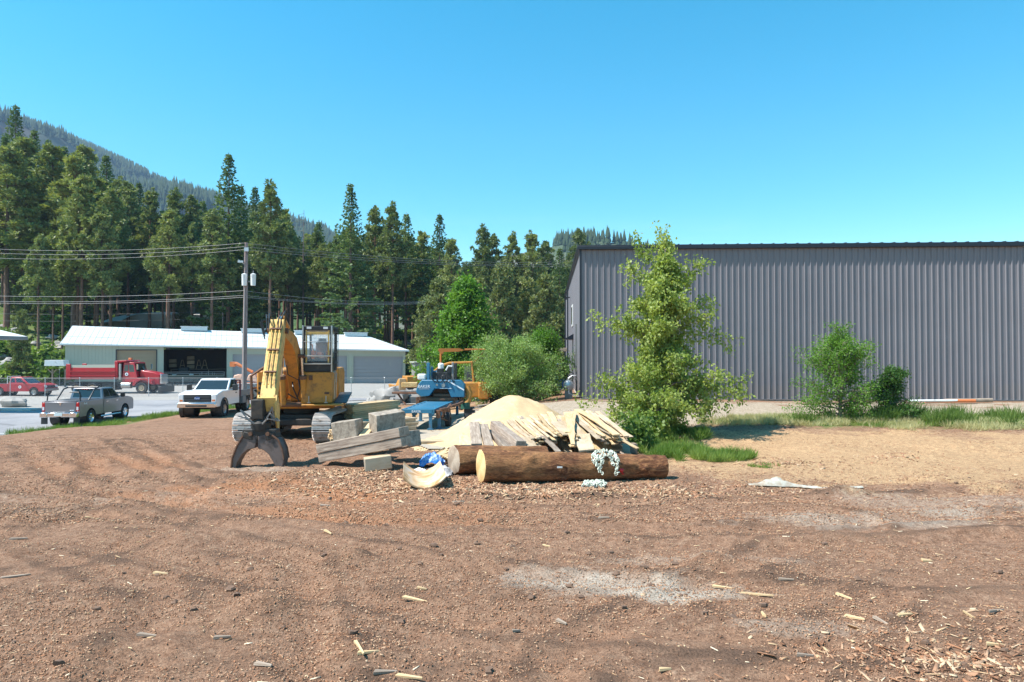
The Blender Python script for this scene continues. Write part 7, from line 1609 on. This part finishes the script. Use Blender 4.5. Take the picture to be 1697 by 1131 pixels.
# white woven strip of fabric lying on the right of the yard
gx_, gy_, gz_ = onground(1290, 805)
U = np.linspace(0, 1, 90); Vv = np.linspace(-1, 1, 10); UU, VV = np.meshgrid(U, Vv, indexing='ij'); wv = .05 + .10 * np.exp(-((UU - .25) / .14) ** 2) + .03 * fbm(UU * 12, UU * 0, 4)
X = gx_ - .75 + UU * 2.6; Y = gy_ + VV * wv - UU * .35 + .12 * np.sin(UU * 7); Z = gz(X, Y, True) + .03 + (.16 * np.exp(-((UU - .25) / .12) ** 2) + .03) * (1 - VV * VV) * (.5 + fbm(UU * 14, VV * 2, 6)); i = np.arange(UU.size).reshape(UU.shape)
o = np_mesh('fabric_strip', np.stack([X, Y, Z], -1), np.stack([i[:-1, :-1], i[1:, :-1], i[1:, 1:], i[:-1, 1:]], -1).reshape(-1, 4), pm('dusty_white_fabric', (.42, .42, .37), .9, 0, .25, 6, (.30, .22, .15), .6, 4, .5), None, True); tag(o, 'long dirty white strip of fabric half buried in the right yard', 'fabric')
for k, (px, a) in enumerate(((1545, .02), (1575, -.03), (1610, .04))):
    Y = 33.2; x = at(px, Y); o = MB().cyl((0, 0, .15), (2.4, 0, .17), .06 + .02 * k, n=10).build('pipe', [M['white'], M['orange'], M['oldboard']][k], loc=(x - 1.2, Y + k * .12, g1(x, Y, 0)), rz=a); tag(o, ['white plastic pipe lying along the warehouse foot', 'orange pipe lying along the warehouse foot', 'brown pole lying along the warehouse foot'][k], 'pipe')
# ------------------------------------------------------------------ scattered chips and scraps
rg2 = np.random.default_rng(77)
def chips(name, n, yr, ln_r, wd_r, cols_, label, seed, xlim=1.0, area=None, tilt=.25, thr=.46):
    rg = np.random.default_rng(seed)
    if area is None:
        y = yr[0] + (yr[1] - yr[0]) * rg.random(n) ** 1.35; x = (rg.random(n) * 2 - 1) * (y * .80 + 1.5)
        k = fbm(x * .5, y * .8, seed, 4) + rg.normal(size=n) * .10 > thr; x, y = x[k], y[k]
    else:
        cx, cy, rx, ry = area; a = rg.random(n) * 6.283; r_ = np.abs(rg.normal(size=n)) * .5; x = cx + np.cos(a) * r_ * rx; y = cy + np.sin(a) * r_ * ry
    k = (y < 30) & (x > -21 - .1 * y) & ~((x > -1) & (y > 27.5)) & ~((np.hypot((x - 12) / 8.5, (y - 21.5) / 4.2) < 1) & (rg.random(len(x)) < .6)); x, y = x[k], y[k]; n = len(x)
    z = gz(x, y, True); a = rg.random(n) * PI; l = ln_r[0] + (ln_r[1] - ln_r[0]) * rg.random(n) ** 2.5; w_ = wd_r[0] + (wd_r[1] - wd_r[0]) * rg.random(n) ** 1.5; h = .002 + .007 * rg.random(n) + w_ * .06
    d = np.stack([np.cos(a), np.sin(a), rg.normal(size=n) * tilt * .6], -1); d /= np.linalg.norm(d, axis=1, keepdims=True); s = np.stack([-np.sin(a), np.cos(a), rg.normal(size=n) * tilt], -1)
    c_ = np.stack([x, y, z + .006 + h * .4], -1); L2 = d * l[:, None] / 2; S2 = s * w_[:, None] / 2; H2 = np.stack([0 * h, 0 * h, h], -1)
    V = np.stack([c_ - L2 - S2, c_ + L2 - S2 * .6, c_ + L2 * .9 + S2, c_ - L2 * .8 + S2 * .7, c_ - L2 - S2 + H2, c_ + L2 - S2 * .6 + H2, c_ + L2 * .9 + S2 + H2, c_ - L2 * .8 + S2 * .7 + H2], 1)
    f = np.array([(4, 5, 6, 7), (0, 1, 5, 4), (1, 2, 6, 5), (2, 3, 7, 6), (3, 0, 4, 7)]); F = (np.arange(n)[:, None, None] * 8 + f[None]).reshape(-1, 4)
    ci = rg.integers(0, len(cols_), n); mt = [pm('%s_%d' % (name, q_), c, .9, 0, .2, 20, spec=.2) for q_, c in enumerate(cols_)]
    o = np_mesh(name, V, F, mt); o.data.polygons.foreach_set('material_index', np.repeat(ci, 5).astype(np.int32)); tag(o, label, 'debris', kind='stuff'); return o
C1 = [(.36, .20, .12), (.28, .145, .085), (.42, .26, .165), (.17, .085, .05), (.34, .165, .09), (.46, .31, .20)]
chips('bark_chips', 100000, (5.2, 15), (.010, .05), (.004, .016), C1, 'fine bark and wood chips strewn over the near yard', 1)
chips('bark_chips', 60000, (13, 28), (.025, .09), (.008, .03), C1, 'bark chips strewn over the farther yard', 2)
chips('pale_splinters', 2600, (5.2, 22), (.02, .13), (.004, .014), [(.62, .46, .28), (.52, .36, .21), (.70, .58, .42), (.45, .28, .16)], 'pale splinters of wood strewn over the yard', 3)
for k, (cx, cy, rx, ry, n) in enumerate(((-2.2, 16.4, 3.6, 1.4, 5200), (1.6, 15.7, 4.2, 1.0, 5600), (4.6, 7.2, 2.4, 1.3, 600), (-4.4, 18.2, 1.8, .7, 2200), (7.9, 19.6, 2.4, .8, 500), (11.4, 20.4, 2.0, .7, 350))):
    chips('bark_litter', n, None, (.03, .22), (.01, .05), C1 + [(.5, .34, .2), (.55, .40, .26)], ['litter of bark and splinters around the curved slab', 'litter of bark in front of the long log', 'litter of broken wood in the right foreground', 'litter of chips below the tilted timbers', 'red bark bits strewn on the tan sand', 'bark bits strewn on the right of the tan sand'][k], 40 + k, area=(cx, cy, rx, ry), tilt=.5)
# clods
cl = MB(); rgc = random.Random(9)
for k in range(420):
    y = 5.5 + 12 * rgc.random() ** 1.2; x = (rgc.random() * 2 - 1) * (y * .8 + 1); 
    if float(fbm(np.array([x * .5]), np.array([y * .8]), 1, 4)[0]) < .5: continue
    r_ = rgc.uniform(.015, .05); cl.blob((x, y, g1(x, y) + r_ * .3), (r_ * 1.3, r_, r_ * .7), k, .5, 6, 4, 3)
o = cl.build('dirt_clods', pm('dark_clod', (.15, .09, .06), .95, 0, .3, 9)); tag(o, 'dark clods of earth scattered over the yard', 'debris', kind='stuff')
# larger scraps one can point at
SCR = [(598, 1072, .42, .05, -60, 'pale'), (612, 1080, .34, .04, 30, 'pale'), (690, 993, .52, .05, -12, 'pale'), (545, 882, .40, .06, -50, 'pale'), (1250, 985, .62, .06, -24, 'pale'), (1195, 973, .40, .04, -8, 'pale'), (1532, 929, .26, .12, 5, 'pale'), (1600, 1018, .30, .05, 88, 'pale'), (1645, 1012, .50, .04, 30, 'dark'), (1412, 1023, .32, .08, -30, 'pale'), (1495, 1018, .30, .07, 15, 'pale'), (1330, 1085, .26, .04, 0, 'dark'), (1642, 1067, .28, .05, 0, 'pale'), (1455, 1028, .30, .05, -70, 'dark'), (1395, 988, .3, .05, -50, 'pale'), (30, 955, .6, .04, 8, 'dark'), (35, 893, .4, .05, 18, 'dark'), (250, 1052, .35, .06, 0, 'dark'), (270, 950, .3, .08, 0, 'pale'), (150, 858, .2, .05, 10, 'pale'), (1262, 1017, .25, .06, 80, 'pale'), (1100, 1108, .2, .05, 20, 'pale'), (680, 1120, .42, .05, -20, 'pale'), (640, 1112, .35, .06, 22, 'dark'), (930, 1030, .2, .06, -35, 'dark'), (855, 1045, .16, .04, 30, 'dark'), (1300, 960, .3, .04, -15, 'dark'), (700, 975, .2, .05, -10, 'pale'), (440, 1100, .3, .07, -20, 'dark'), (372, 1055, .26, .05, 12, 'dark'), (760, 832, .4, .06, 10, 'dark'), (1000, 858, .3, .05, -5, 'dark'), (880, 812, .5, .05, 4, 'dark'), (905, 905, .2, .04, -10, 'pale'), (540, 838, .3, .07, 5, 'dark'), (1215, 702, .5, .05, 0, 'dark')]
for k, (px, py, l_, w_, a, kd) in enumerate(SCR):
    x, Y, z_ = onground(px, py, True); o = MB(); r_ = random.Random(k); l_ *= .72; w_ *= .7
    o.hexa([(-l_ / 2, -w_ / 2, 0), (l_ / 2, -w_ * .3, 0), (l_ * .46, w_ * .4, 0), (-l_ * .4, w_ / 2, 0)], [(-l_ / 2, -w_ * .4, .03), (l_ / 2, -w_ * .25, .022), (l_ * .46, w_ * .3, .02), (-l_ * .4, w_ * .4, .04)])
    ob_ = o.build('wood_scrap', M['fresh' if kd == 'pale' else 'oldboard'], bevel=.004, loc=(x, Y, z_ + .005), rz=R(a)); ob_.rotation_euler = (r_.uniform(-.2, .2), r_.uniform(-.12, .12), R(a))
    tag(ob_, 'pale splintered scrap of wood lying loose on the bare dirt' if kd == 'pale' else 'dark broken stick of wood lying loose on the bare dirt', 'wood scrap', 'pale wood scraps on the dirt' if kd == 'pale' else 'dark wood scraps on the dirt')
# heap of offcuts right of the sawmill
rg = random.Random(31)
for k in range(26):
    px = 778 + rg.random() * 36; Y = 31.5 + rg.uniform(-1, 1); x = at(px, Y); a = R(rg.uniform(-40, 40)); l_ = rg.uniform(.8, 1.6); z0_ = g1(x, Y, 0) + rg.uniform(.05, .5)
    slab('offcut', (x, Y, z0_), (x + l_ * math.cos(a), Y + l_ * math.sin(a), z0_ + rg.uniform(-.15, .1)), .16, .12, .05, rg.choice(['board', 'oldboard', 'oldboard']), 'brown offcut in the heap between sawmill and willow bush', 'offcuts heaped right of the sawmill', 700 + k, 0, 'offcut')
# ------------------------------------------------------------------ haze
hz = MB().box((-300, 820, 265), (3300, 1760, 560)).build('haze', None, smooth=0)
hm = bpy.data.materials.new('pale_air'); hm.use_nodes = True; t = hm.node_tree; t.nodes.clear()
o_ = t.nodes.new('ShaderNodeOutputMaterial'); v_ = t.nodes.new('ShaderNodeVolumePrincipled')
v_.inputs['Color'].default_value = (.50, .72, 1.0, 1); v_.inputs['Density'].default_value = 0.00015; v_.inputs['Anisotropy'].default_value = .1
t.links.new(v_.outputs[0], o_.inputs['Volume']); hz.data.materials.clear(); hz.data.materials.append(hm); hz['kind'] = 'stuff'
